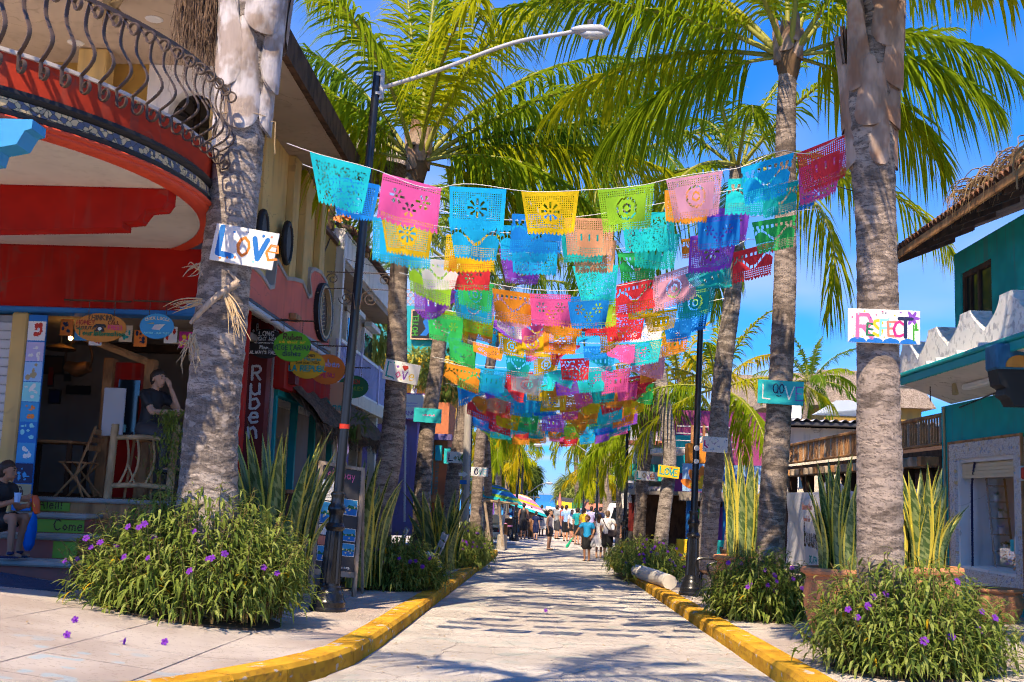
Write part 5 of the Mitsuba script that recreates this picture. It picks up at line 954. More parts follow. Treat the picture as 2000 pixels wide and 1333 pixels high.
for i in range(11):
    a = i * .55; d = np.array([math.cos(a), math.sin(a), 0]); e = np.array([-d[1], d[0], 0]); o = np.array([c[0], c[1], 5.05 + i * .2]); part(ss, 'step', _hull([o + d * .05, o + d * .6 + e * .14, o + d * .6 - e * .14, o + d * .05 + [0, 0, .03], o + d * .6 + e * .14 + [0, 0, .03], o + d * .6 - e * .14 + [0, 0, .03]]), 'm_iron'); part(ss, 'baluster', tube([o + d * .58, o + d * .58 + [0, 0, .75]], .01, 4), 'm_iron')
part(ss, 'handrail', tube([(c[0] + .58 * math.cos(i * .275), c[1] + .58 * math.sin(i * .275), 5.8 + i * .1) for i in range(21)], .016, 6), 'm_iron', smooth=50)
# ---------------------------------------------------------------- coral sandwich shop
shop = thing('sandwich_shop', 'coral fronted sandwich shop with scrolled parapet and dark red ground floor', 'building')
XS = -4.40
def pxpoly(pts, X): return Polygon([(PX(a, b, X)[1], PX(a, b, X)[2]) for a, b in pts])
def yz(poly, h, X): return tf(extr(poly, h), frame((X, 0, 0), [0, 1, 0], [0, 0, 1]))
cp = pxpoly([(470, 584), (472, 520), (493, 520), (510, 536), (526, 562), (534, 560), (540, 508), (548, 522), (560, 544), (574, 545), (590, 550), (602, 580), (608, 577), (604, 545), (606, 532), (613, 525), (626, 532), (638, 552), (643, 600), (643, 684), (560, 640)], XS)
part(shop, 'parapet', yz(cp, .03, XS - .03), 'm_w_coral'); part(shop, 'coping', yz(cp.buffer(.03, join_style=1).difference(cp.buffer(-.035)), .2, XS - .18), 'm_concrete')
def elp(px, py, a, b, X, n=32): return pxpoly([(px + a * math.cos(t), py + b * math.sin(t)) for t in np.linspace(0, D2, n, False)], X)
fm = part(shop, 'oval_frame', yz(elp(627, 610, 15, 57, XS).difference(elp(627, 610, 10.5, 50, XS)), .09, XS + .002), 'm_black', label='black oval frame strung with cream rope'); part(fm, 'rope_rim', yz(elp(627, 610, 11.5, 52, XS).difference(elp(627, 610, 10, 48, XS)), .10, XS + .002), 'm_tan')
part(fm, 'backing', yz(elp(627, 610, 10.6, 50, XS), .015, XS + .002), 'm_dkbrown')
o0 = PX(627, 610, XS)
for i in range(11): part(fm, 'rope', tube([PX(620 + (i % 2), 572 + i * 7.4, XS + .05), PX(634 - (i % 2), 566 + i * 7.8, XS + .05)], .012, 4), 'm_tan')
part(fm, 'rope', tube([PX(622, 650, XS + .05), PX(628, 610, XS + .05), PX(632, 570, XS + .05)], .02, 5), 'm_tan')
part(shop, 'gutter', tube([PX(470, 586, -4.25), PX(645, 704, -4.25)], .055, 10), 'm_steel_paint', smooth=50); part(shop, 'gutter', tube([PX(470, 578, -4.3), PX(645, 697, -4.3)], .05, 10), 'm_darkgrey', smooth=50)
part(shop, 'bracket', bx(PX(577, 621, -4.33), (.12, .42, .1), .01), 'm_wood')
wl(shop, 'fascia', (-4.7, 18.7, 3.0), (-4.42, 23.4, 4.0), 'm_w_deepred'); wl(shop, 'pillar', (-5.2, 17.9, .3), (-4.52, 18.2, 4.1), 'm_maroon'); wl(shop, 'beam', (-5.2, 19.0, 3.1), (-4.3, 19.3, 3.45), 'm_maroon')
part(shop, 'lettering', J([flat(mv(letter(c_, .22 if c_.isupper() else .33, .04, R_), 0, -.235 * i), .01, (-4.75, 17.897, 3.05), XR, ZU) for i, c_ in enumerate('Ruben')]), 'm_lightgrey', label='white upright word Ruben on the dark red pillar')
part(shop, 'lettering', J([flat(words('Ruben', .2, .035), .01, (-4.7, 17.9, 3.75), XR, ZU), flat(words('sandwiches', .07, .012), .01, (-4.72, 17.9, 3.62), XR, ZU)]), 'm_lightgrey')
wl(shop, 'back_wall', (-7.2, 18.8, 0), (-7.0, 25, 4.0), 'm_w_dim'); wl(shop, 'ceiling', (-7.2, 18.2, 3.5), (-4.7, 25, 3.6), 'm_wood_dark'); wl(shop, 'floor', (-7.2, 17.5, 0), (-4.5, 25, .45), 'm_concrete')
for y in (19.0, 20.6, 22.3, 24.2): wl(shop, 'frame_post', (-4.72, y, .4), (-4.6, y + .12, 3.0), 'm_teal')
wl(shop, 'frame_rail', (-4.74, 19, 2.9), (-4.58, 24.4, 3.0), 'm_teal'); wl(shop, 'counter', (-4.75, 19.2, .4), (-4.45, 24.2, 1.25), 'm_wood_dark'); wl(shop, 'counter_top', (-4.85, 19.1, 1.25), (-4.35, 24.3, 1.31), 'm_wood'); wl(shop, 'partition', (-6.2, 21.5, .4), (-4.9, 21.6, 2.3), 'm_w_pale')
th_ = thing('thatched_awning', 'drooping dark palm thatch awning over the shop terrace', 'awning')
q = np.array([[[x, y, z - .05 * math.sin(y * 5 + x * 3)] for x, z in ((-4.75, 3.45), (-4.4, 3.1), (-4.05, 2.75), (-3.85, 2.45))] for y in np.linspace(19.4, 28, 26)]); part(th_, 'thatch', J(grid(q), grid(q - [0, 0, .16])), 'm_thatch_dark')
tr = np.random.default_rng(8); q = []
for i in range(900):
    y = tr.uniform(19.3, 28); x = tr.uniform(-4.5, -3.82) if tr.random() < .4 else -3.86; z = 2.45 + (-3.85 - x) * 1.1; o = np.array([x, y, z]); q.append(tube([o, o + [.05, tr.uniform(-.05, .05), -.12], o + [.07, tr.uniform(-.1, .1), -tr.uniform(.15, .38)]], [.006, .005, .002], 3, False))
part(th_, 'fringe', J(q), 'm_thatch_dark', kind='stuff')
for y in (20, 24, 27.8): part(th_, 'post', tube([(-3.95, y, float(PZ(-3.9, y))), (-3.95, y, 2.5)], .05, 8), 'm_log')
def oval(px, py, Y, w, h, mat, label, rows, rim=None):
    t = thing('hanging_sign', label, 'hanging sign'); c = P(px, py, Y); part(t, 'panel', flat(ell(w / 2, h / 2, n=36), .025, c, XR, ZU), mat)
    for i, (s, y, hh, ww, mt, *r) in enumerate(rows):
        g = s if not isinstance(s, str) else words(s, hh, ww, True, R_, *(r or [0]))
        part(t, 'lettering', flat(mv(g, 0, y), .028 + .001 * i, c, XR, ZU), mt)
    for sx in (-.25, .25): part(t, 'chain', tube([c + [sx * w, -.012, h * .42], c + [sx * w, -.012, h * .5 + .16]], .005, 4), 'm_iron')
    part(t, 'pole', tube([c + [-.75 * w, -.012, h * .5 + .16], c + [.55 * w, -.012, h * .5 + .16]], .012, 5), 'm_wood_dark')
phone = unary_union([sbox(-.06, .02, .06, .045), sbox(-.075, .0, -.045, .03), sbox(.045, .0, .075, .03), Polygon([(-.03, .02), (.03, .02), (.065, -.05), (-.065, -.05)])])
oval(197, 641, 13.95, .66, .37, 'm_orange_sign', 'orange oval sign with a black telephone over the cafe', [('THINKING', .098, .062, .012, 'm_dkbrown'), (mv(words('HOME?', .055, .010), -.19, .035), 0, 0, 0, 'm_deepred'), (mv(words('CALL', .045, .008), .17, .045), 0, 0, 0, 'm_maroon'), (mv(words('FREE!', .05, .010), .19, -.02), 0, 0, 0, 'm_magenta'), (mv(words('SAYULITA', .038, .007), -.19, -.025), 0, 0, 0, 'm_dkbrown'), (phone, 0, 0, 0, 'm_black'), (ell(.025, .022, 0, -.015), 0, 0, 0, 'm_white'), (mv(words('Tourist', .075, .011), -.13, -.10), 0, 0, 0, 'm_darkgreen'), (mv(words('Information', .062, .010), .12, -.10), 0, 0, 0, 'm_darkgreen')])
M('orange_sign', (.55, .21, .03), .6)
oval(307, 638, 13.95, .43, .32, 'm_sky_blue', 'blue oval sign with a little boat over the cafe', [('CHICK LOCCA', .085, .036, .007, 'm_cream', 2.2), (Polygon([(-.06, -.04), (.04, -.05), (.11, .03), (-.02, .02)]), 0, 0, 0, 'm_lightgrey'), (Polygon([(-.12, .03), (-.03, .025), (-.04, .045)]), 0, 0, 0, 'm_khaki'), ('CHARTER - SURF TRIPS', -.10, .022, .004, 'm_aqua')])
oval(520, 672, 17.5, .60, .47, 'm_black', 'black oval sign about a long flight home', [('LONG', .12, .075, .012, 'm_white'), ('FLIGHT HOME', .045, .055, .008, 'm_white'), ('NO LUNCH ON THE PLANE', .0, .022, .004, 'm_white'), ('Mmm...', -.085, .055, .009, 'm_white'), ("ALWAYS FRESH", -.165, .05, .008, 'm_white')])
oval(571, 677, 16.7, .57, .46, 'm_sign_green', 'bright green oval sign offering vegetarian dishes', [('Ruben', .10, .085, .017, 'm_dkbrown'), ('ask about our', .045, .05, .007, 'm_yellow'), ('VEGETARIAN', -.055, .07, .010, 'm_navy'), ('dishes', -.145, .085, .012, 'm_navy')])
M('sign_green', (.10, .40, .015), .6)
oval(601, 713, 19.0, .60, .48, 'm_sign_yellow', 'yellow oval sign with the words Los Mejores', [('Ruben', .14, .07, .014, 'm_dkbrown'), ('Los Mejores', .07, .065, .011, 'm_teal'), ('Sandwiches TODA', .015, .04, .007, 'm_dkbrown'), ('LA REPUBL', -.11, .09, .020, 'm_teal')]); M('sign_yellow', (.70, .42, .02), .6)
oval(640, 722, 20.6, .66, .56, 'm_paint_orange', 'orange oval sign reading Ruben, half behind the lamp post', [('Ruben', .06, .12, .02, 'm_lavender', 1.0), ('MENU', -.15, .08, .012, 'm_magenta')])
oval(690, 756, 22.5, .62, .46, 'm_darkgreen', 'dark green oval sign behind the lamp post', [('OPEN', .06, .08, .014, 'm_red'), ('AVENUES', -.07, .07, .012, 'm_lime')])
hs = thing('hanging_board', 'tall peach wooden sign with turquoise writing above the thatched awning', 'hanging sign'); c = P(658, 790, 22.2); part(hs, 'panel', bx(c, (.30, .03, .88), .004), 'm_peach'); part(hs, 'lettering', flat(mv(words('Bamb', .17, .026), .0, -.12), .018, c, XR, ZU), 'm_teal')
# ochre house and the white arcade
och = thing('ochre_house', 'ochre upper house between the coral parapet and the white arcade', 'building'); wl(och, 'wall', (-5.6, 21.52, 3.4), (-4.78, 24.4, 6.7), 'm_w_ochre'); wl(och, 'coping', (-5.7, 21.51, 6.7), (-4.70, 24.4, 6.8), 'm_tile_old'); part(och, 'cable', tube(spline([PX(588, 470, -4.76), PX(600, 505, -4.76), PX(630, 500, -4.76), PX(645, 465, -4.76)], 16), .012, 4), 'm_dkbrown')
arcd = thing('white_arcade', 'white two storey arcade with tiled eave and lattice balcony on the left', 'building'); XA = -4.6; Y0, Y1 = 24.6, 33.4
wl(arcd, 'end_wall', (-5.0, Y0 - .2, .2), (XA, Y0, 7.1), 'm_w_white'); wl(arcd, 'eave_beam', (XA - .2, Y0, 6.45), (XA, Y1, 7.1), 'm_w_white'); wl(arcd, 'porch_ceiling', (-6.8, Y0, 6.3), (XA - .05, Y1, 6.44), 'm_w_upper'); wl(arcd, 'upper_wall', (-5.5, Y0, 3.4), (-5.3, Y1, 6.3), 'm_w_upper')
wl(arcd, 'ledge', (-5.25, Y0, 4.75), (XA - .3, Y1, 4.9), 'm_khaki'); wl(arcd, 'slab', (-6.8, Y0, 3.3), (XA + .1, Y1 + .1, 3.6), 'm_w_pale'); wl(arcd, 'parapet_back', (XA - .12, Y0, 3.6), (XA - .06, Y1, 4.6), 'm_w_lilac')
for z in (3.62, 4.58): wl(arcd, 'lattice_rail', (XA - .06, Y0, z), (XA + .02, Y1, z + .07), 'm_white')
lt = []
for i in range(56):
    for s in (-1, 1):
        y = Y0 + .1 + i * .155
        lt.append(tube([(XA - .02 + .01 * s, y, 3.68), (XA - .02 + .01 * s, y + s * .5, 4.6)], .018, 4))
part(arcd, 'lattice', J(lt), 'm_w_lilac', kind='stuff')
for y in (27.2, 30.2, 33.2): wl(arcd, 'parapet_post', (XA - .1, y, 3.6), (XA + .04, y + .2, 4.68), 'm_w_lilac')
for y in (25.4, 28.6, 31.4):
    w_ = part(arcd, 'window', b2((-5.3, y, 4.9), (-5.22, y + 1.5, 5.9)), 'm_w_white'); part(w_, 'pane', b2((-5.22, y + .12, 5.0), (-5.2, y + .7, 5.75)), 'm_glass_dark'); part(w_, 'pane', b2((-5.22, y + .8, 5.0), (-5.2, y + 1.4, 5.75)), 'm_glass_dark'); part(w_, 'hood', b2((-5.22, y - .05, 5.92), (-5.0, y + 1.55, 6.05)), 'm_white')
def tile_row(par, o, d, n, out, up, L=.42, w=.2, mats=('m_tile', 'm_tile_old')):
    d = np.asarray(d, float) / np.linalg.norm(d); out = np.asarray(out, float) / np.linalg.norm(out); g = np.linspace(0, math.pi, 7)
    for i in range(n):
        q = np.asarray(o, float) + d * w * (i + .5); v = np.stack([[q + d * w * .5 * k * np.cos(g_) + np.cross(out, d) * np.sign(np.cross(out, d)[2]) * w * .5 * k * np.sin(g_) + out * s for g_ in g] for s, k in ((0, .78), (L, .95))]); v2 = v - np.array([0, 0, .02]); part(par, 'roof_tile', J(grid(v), grid(v2), grid(np.stack([v[1], v2[1]]))), mats[(i * 7) % 3 == 0])
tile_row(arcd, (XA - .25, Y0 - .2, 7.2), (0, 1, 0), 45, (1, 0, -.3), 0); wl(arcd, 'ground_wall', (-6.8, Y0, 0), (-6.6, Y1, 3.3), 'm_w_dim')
for y in (24.6, 27.5, 30.4, 33.0): wl(arcd, 'ground_post', (XA - .2, y, .1), (XA, y + .25, 3.3), 'm_w_pale')
pg = thing('roof_pergola', 'dark timber pergola with a tiled roof on top of the arcade', 'pergola')
for x, y in ((-4.9, 24.2), (-4.9, 26.2), (-6.6, 24.2), (-4.9, 28.2)): part(pg, 'post', bx((x, y, 8.0), (.16, .16, 2.0), .01), 'm_wood_dark')
part(pg, 'beam', bx((-4.9, 26.2, 8.95), (.16, 4.6, .2)), 'm_wood_dark'); part(pg, 'beam', bx((-5.8, 24.2, 8.95), (2.2, .16, .2)), 'm_wood_dark'); part(pg, 'roof', _hull([(-7, 23.6, 9.0), (-4.5, 23.6, 9.0), (-7, 28.8, 9.0), (-4.5, 28.8, 9.0), (-6.2, 24.6, 9.7), (-6.2, 28, 9.7)]), 'm_tile')
fb_ = thing('orange_flower_planter', 'planter of orange flowers hanging below the roof pergola', 'planter'); c = P(667, 418, 24.0); vr = np.random.default_rng(5); nb = 260; B = c + vr.normal(0, 1, (nb, 3)) * [.22, .2, .20]; V = leaves_at(B, vr.normal(0, 1, (nb, 3)), None, vr.uniform(.08, .16, nb), 1); part(fb_, 'foliage', J([(V[i], BL[1][1]) for i in range(nb)]), 'm_bush_c', kind='stuff')
for i in range(14): part(fb_, 'flower', tf(flower(.055), frame(c + vr.normal(0, 1, 3) * [.16, .05, .12] + [0, -.25, -.1], [1, 0, 0], [0, .3, .95])), 'm_paint_orange')
tc = thing('thatched_roof', 'cone of pale palm thatch rising behind the left lamp post', 'thatched roof'); c = P(722, 330, 27); part(tc, 'thatch', lathe([(1.25, -.1), (1.2, 0), (.9, .35), (.55, .8), (.15, 1.3), (.01, 1.35)], 24, c), 'm_thatch', smooth=50); part(tc, 'post', tube([(c[0], c[1], 7), c + [0, 0, .4]], .1, 8), 'm_log')
# further left fronts
pu = thing('purple_shop', 'purple shop with a white signboard beyond the white arcade', 'building'); wl(pu, 'wall', (-7.5, 34.5, 0), (-3.95, 38, 3.5), 'm_w_purple'); wl(pu, 'roof_band', (-7.6, 34.3, 3.5), (-3.8, 38, 3.9), 'm_w_orange')
c = P(796, 794, 34.2); sb = part(pu, 'signboard', bx(c, (1.08, .05, .80), .01), 'm_white'); part(sb, 'border', flat(sbox(-.54, -.4, .54, .4).difference(sbox(-.51, -.37, .51, .37)), .03, c, XR, ZU), 'm_purple'); part(sb, 'lettering', flat(mv(words('VANNA', .13, .016), .08, -.27), .03, c, XR, ZU), 'm_purple'); part(sb, 'emblem', flat(unary_union([Polygon([(-.3, -.1), (-.1, -.1), (-.12, .3), (-.25, .2)]), sbox(-.05, .0, .3, .03), sbox(-.05, .08, .3, .11)]), .03, c, XR, ZU), 'm_lavender')
wl(pu, 'door', (-5.3, 34.45, 0), (-4.6, 34.5, 2.2), 'm_cream'); part(pu, 'pipe', tube([P(790, 1020, 33.8), P(792, 830, 33.8)], .035, 6), 'm_lightgrey')
ho = thing('turquoise_hotel', 'turquoise and yellow hotel with a painted signboard on its upper floor', 'building'); wl(ho, 'upper_wall', (-7, 42, 6.4), (-3.35, 46, 8.3), 'm_w_turq'); wl(ho, 'cornice', (-7.1, 41.7, 6.1), (-3.3, 46, 6.4), 'm_yellow'); wl(ho, 'wall', (-7, 43, 0), (-3.4, 46, 6.1), 'm_w_yellow'); wl(ho, 'column', (-5.1, 41.9, 3.9), (-4.9, 42.1, 6.1), 'm_white'); wl(ho, 'balcony', (-7, 41.8, 3.3), (-3.4, 43, 3.9), 'm_w_orange')
c = P(836, 635, 41.85); sb = part(ho, 'signboard', bx(c, (1.3, .06, 1.15), .01), 'm_black'); part(sb, 'border', flat(sbox(-.65, -.57, .65, .57).difference(sbox(-.6, -.52, .6, .52)), .035, c, XR, ZU), 'm_peach'); part(sb, 'lettering', flat(affinity.rotate(words('HOTEL', .2, .035), 90, origin=(0, 0)).buffer(0), .034, c + [-.38, 0, 0], XR, ZU), 'm_green')
part(sb, 'emblem', flat(Polygon([(-.2, .1), (.0, .45), (.15, .42), (.02, .05), (.18, -.15), (-.05, -.42), (-.3, -.42), (-.08, -.15)]), .034, c, XR, ZU), 'm_paint_blue'); part(sb, 'emblem', flat(unary_union([ell(.2, .25, .30, .2), Polygon([(.1, .1), (.3, .1), (.2, -.15)])]), .036, c, XR, ZU), 'm_lavender'); part(sb, 'lettering', flat(mv(words('C', .2, .03), .45, -.42), .034, c, XR, ZU), 'm_white')
q = []
for j in range(5):
    for i in range(18): a = np.linspace(0, math.pi, 7); q.append(tube(np.stack([-6.4 + .2 * i + .1 * (j % 2) + .1 * np.cos(a), 42.1 + 0 * a, 8.3 + .13 * j + .12 * np.sin(a)], 1), .018, 4))
part(ho, 'tile_lattice', J(q), 'm_peach', kind='stuff')
te = thing('teal_louvre_house', 'house with teal slatted shutters behind the curved left palm', 'building'); wl(te, 'wall', (-6, 38.6, 0), (-3.35, 41.5, 4.4), 'm_w_orange'); wl(te, 'eave', (-6, 38.2, 3.1), (-3.2, 38.6, 3.3), 'm_w_purple'); wl(te, 'planter', (-4.6, 38.3, 1.0), (-3.1, 38.55, 1.25), 'm_wood')
for i in range(6): wl(te, 'louvre', (-4.35 + i * .2, 38.3 + .1 * i, .8), (-4.22 + i * .2, 38.5 + .1 * i, 3.0 - .12 * (i % 2)), 'm_teal', .01); 
for i in range(4): wl(te, 'bracket', (-4.3 + i * .3, 37.9, 2.6 - .1 * i), (-4.1 + i * .3, 38.25, 3.1 - .1 * i), 'm_turq')
def shrub(c, r, label, sd, n=700, mat='m_bush_a', L=.3, cat='shrub', tall=1.0):
    q = np.random.default_rng(sd); t = thing('shrub', label, cat); d = q.normal(0, 1, (n, 3)); d /= np.linalg.norm(d, axis=1, keepdims=True); lump = meshkit.fbm(d * 1.7 + sd, 3, sd); B = np.asarray(c) + d * (r * (.45 + .9 * lump) * q.uniform(.55, 1.0, n) ** .5)[:, None] * [1, 1, tall]
    V = leaves_at(B, d + q.normal(0, .6, (n, 3)) + [0, 0, -.2], None, L * q.uniform(.6, 1.3, n), 1); part(t, 'foliage', J([(B[i] + (V[i] - B[i]) * [1.5, 1.5, 1.3], BL[1][1]) for i in range(n)]), mat, kind='stuff'); part(t, 'stem', tube([np.asarray(c) - [0, 0, r * tall * 1.3], np.asarray(c)], [.08, .04], 6), 'm_stem'); return t
shrub(P(722, 650, 34), .75, 'yellow-green bamboo clump at the end of the white arcade', 1, 700, 'm_bush_b', .3, tall=1.7); shrub(P(868, 735, 39), .8, 'dark climbing shrub on the orange house wall', 2, 600, 'm_bush_c', .22, tall=1.4); shrub(P(818, 715, 40.5), .6, 'spiky pot plant under the hotel balcony', 3, 400, 'm_bush_b', .34); shrub(P(700, 830, 21.5), .22, 'small leafy twig growing on the thatched awning', 4, 60, 'm_bush_c', .16)
# ---------------------------------------------------------------- teal house on the right
teal = thing('teal_house', 'teal house with a tiled roof, white scalloped parapet and a shop window', 'building'); XT = 6.5
wl(teal, 'wall', (XT, 10.5, -.4), (XT + .3, 15.55, 3.04), 'm_w_teal'); wl(teal, 'wall', (XT, 18.42, -.4), (XT + .3, 18.75, 3.04), 'm_w_teal'); wl(teal, 'wall', (XT, 15.55, 2.43), (XT + .3, 18.42, 3.04), 'm_w_teal'); wl(teal, 'wall', (XT, 15.55, -.4), (XT + .3, 18.42, .42), 'm_w_teal'); wl(teal, 'end_wall', (XT + .3, 18.5, -.4), (12, 18.75, 3.04), 'm_w_teal')
for lo, hi in (((XT - .03, 15.62, .25), (XT + .02, 15.86, 2.40)), ((XT - .03, 18.12, .25), (XT + .02, 18.36, 2.40)), ((XT - .03, 15.86, 2.16), (XT + .02, 18.12, 2.40)), ((XT - .03, 15.86, .25), (XT + .02, 18.12, .48))): wl(teal, 'mosaic_surround', lo, hi, 'm_mosaic')
for lo, hi in (((XT - .035, 15.58, .2), (XT + .0, 15.615, 2.44)), ((XT - .035, 18.37, .2), (XT + .0, 18.40, 2.44)), ((XT - .035, 15.58, 2.405), (XT + .0, 18.40, 2.44))): wl(teal, 'surround_edge', lo, hi, 'm_wood')
wl(teal, 'reveal', (XT + .02, 18.05, .45), (XT + .5, 18.12, 2.16), 'm_w_white'); wl(teal, 'reveal', (XT + .02, 15.86, 2.10), (XT + .5, 18.05, 2.159), 'm_w_white'); wl(teal, 'sill', (XT - .02, 15.86, .48), (XT + .6, 18.05, .52), 'm_w_white'); wl(teal, 'reveal', (XT + .02, 15.86, .52), (XT + .5, 15.92, 2.10), 'm_w_white')
sh = part(teal, 'rolled_shutter', b2((XT + .08, 15.93, 1.86), (XT + .2, 18.04, 2.09)), 'm_cream'); [part(sh, 'slat', b2((XT + .06, 15.93, 1.86 + .055 * i), (XT + .085, 18.04, 1.905 + .055 * i)), 'm_cream') for i in range(4)]
part(teal, 'cable', tube([(XT + .04, 17.45, 2.1), (XT + .1, 17.75, 1.75), (XT + .1, 17.78, .5)], .018, 5), 'm_navy')
for lo, hi in (((XT + .3, 15.9, -.3), (9.3, 16.0, 3.0)), ((9.2, 15.9, -.3), (9.3, 20, 3.0)), ((XT + .3, 18.2, -.3), (9.3, 18.4, 3.0))): wl(teal, 'room_wall', lo, hi, 'm_w_white')
wl(teal, 'room_floor', (XT + .3, 16, .3), (9.3, 18.4, .45), 'm_w_pale'); wl(teal, 'room_ceiling', (XT + .3, 16, 2.6), (9.3, 18.4, 2.7), 'm_w_white'); part(teal, 'window_pane', ([(XT + .3, 15.92, .52), (XT + .3, 18.05, .52), (XT + .3, 18.05, 1.86), (XT + .3, 15.92, 1.86)], [(0, 1, 2, 3)]), 'm_pane')
ld = thing('ladder_shelf', 'wooden ladder shelf with four pots inside the shop window', 'shelf'); lc = np.array([7.08, 17.75, .50])
for s in (-.28, .28): part(ld, 'side_rail', tube([lc + [s * .5, 0, 0], lc + [s * .5, .3, 1.38]], .016, 6), 'm_wood')
for i in range(5): part(ld, 'shelf', bx(lc + [0, .06 + .05 * i, .26 + .25 * i], (.28, .14, .018)), 'm_wood')
for i, (dy, mt) in enumerate(((.08, 'm_bush_c'), (0, 'm_lavender'), (.02, 'm_bush_a'), (-.03, 'm_bush_a'))):
    c = lc + [dy * .5, .05 + .05 * i, .27 + .25 * i]; t = thing('small_potted_plant', ('lowest', 'second lowest', 'second highest', 'highest')[i] + ' small potted plant on the ladder shelf', 'potted plant'); part(t, 'pot', lathe([(.045, 0), (.06, .1), (.05, .1), (.001, .09)], 12, c), 'm_white', smooth=40)
    q = np.random.default_rng(i); B = np.repeat((c + [0, 0, .09])[None], 50, 0) + q.normal(0, .02, (50, 3)); V = leaves_at(B, q.normal(0, 1, (50, 3)) * [1, 1, .5] + [0, 0, .8], None, q.uniform(.07, .13, 50), 1); part(t, 'leaves', J([(V[k], BL[1][1]) for k in range(50)]), mt, kind='stuff')
for i, (dx, y, mt, lab, L) in enumerate(((.12, 16.9, 'm_paint_orange', 'pot of orange blooms on the shop window sill', .1), (.1, 16.55, 'm_bush_c', 'green pot plant on the shop window sill', .13), (.25, 16.2, 'm_rose_', 'pink bouquet at the right of the shop window', .14), (.3, 17.3, 'm_lavender', 'bluish cushion plant at the left of the shop window', .1))):
    M('rose_', (.75, .25, .38)); c = np.array([XT + .32 + dx, y, .52 + (.14 if i == 2 else 0)]); t = thing('window_plant', lab, 'potted plant'); part(t, 'pot', lathe([(.06, 0), (.085, .13), (.07, .13), (.001, .11)], 14, c), 'm_aqua' if i % 2 else 'm_lightgrey', smooth=40)
    q = np.random.default_rng(20 + i); B = c + [0, 0, .16] + q.normal(0, .05, (90, 3)); V = leaves_at(B, q.normal(0, 1, (90, 3)) + [0, 0, .4], None, L * q.uniform(.5, 1, 90), 1); part(t, 'leaves', J([(B[k] + (V[k] - B[k]) * [1.8, 1.8, 1.2], BL[1][1]) for k in range(90)]), mt, kind='stuff')
for i, (y, m_) in enumerate(((17.5, 'm_lightblue'), (17.15, 'm_lavender'), (16.4, 'm_red'))): one('cushion', lathe([(.001, -.04), (.12, -.05), (.18, 0), (.12, .05), (.001, .04)], 4) if 0 else tube([(XT + .62, y - .16, .68), (XT + .62, y, .69), (XT + .62, y + .16, .68)], [.06, .15, .06], 10, True, (.6, 1.1)), m_, ('pale blue', 'lavender', 'red')[i] + ' cushion standing in the shop window', 'cushion', smooth=50)
part(teal, 'alarm_box', bx(PX(1996, 925, XT - .05), (.1, .16, .2), .03), 'm_lightgrey'); part(teal, 'alarm_lamp', bx(PX(1999, 925, XT - .1), (.04, .1, .16), .015), 'm_red'); part(teal, 'door_handle', bx(PX(1985, 1066, XT - .04), (.05, .06, .24), .01), 'm_steel'); part(teal, 'lock', bx(PX(1979, 1066, XT - .03), (.05, .1, .16), .01), 'm_turq')
# awning slab, its teal edge, tube lamp and spouts
XO = 5.42
aw = _hull([(XO, 11, 3.24), (XT, 11, 3.05), (XO, 17.3, 3.24), (XT, 18.3, 3.05), (XO, 11, 3.36), (XT, 11, 3.36), (XO, 17.3, 3.36), (XT, 18.3, 3.36)]); part(teal, 'awning_slab', aw, 'm_w_soffit')
part(teal, 'awning_edge', J(b2((XO - .04, 11, 3.22), (XO - .003, 17.3, 3.34), .012), b2((XO - .07, 11, 3.34), (XO + .1, 17.34, 3.40), .015)), 'm_teal')
part(teal, 'tube_lamp', bx((5.95, 15.2, 3.10), (.13, 1.9, .08), .02), 'm_white', label='white tube lamp fixed under the awning'); part(teal, 'hook', tube([(5.7, 16.9, 3.18), (5.7, 16.9, 2.95)], .008, 4), 'm_iron'); part(teal, 'socket', tube([(5.8, 16.2, 3.15), (5.8, 16.15, 3.0)], [.03, .05], 8), 'm_khaki')
for y in (14.3, 15.1, 15.9, 16.3): part(teal, 'spout', tube([(XO + .45, y, 3.46), (XO + .02, y, 3.44)], .04, 10), 'm_white', smooth=50)
# scalloped parapet: merlons with concave shoulders
XP = 5.85
def merl(y, top, dip, w):
    pts = []
    for s in (-1, 1):
        for u in np.linspace(0, 1, 8) if s < 0 else np.linspace(1, 0, 8):
            pts.append((y + s * (w * .14 + (w * .36) * (1 - u) ** 1.9 if s > 0 else w * .14 + w * .36 * (1 - u) ** 1.5), dip + (top - dip) * u))
    return pts
ol = [(19.1, 3.36)]; ys = [(18.5, 4.06, 3.7, 1.2), (17.22, 4.10, 3.74, 1.34), (15.87, 4.13, 3.77, 1.38), (14.45, 4.16, 3.79, 1.42), (13.0, 4.17, 3.8, 1.4), (11.6, 4.17, 3.8, 1.3)]
for y, tp, dp, w in ys: ol += [(b, c) for b, c in merl(y, tp, dp, w)[::-1]]
ol += [(10.8, 3.36)]; pp = Polygon(ol).buffer(0); part(teal, 'scalloped_parapet', yz(pp, .30, XP), 'm_rough_white')
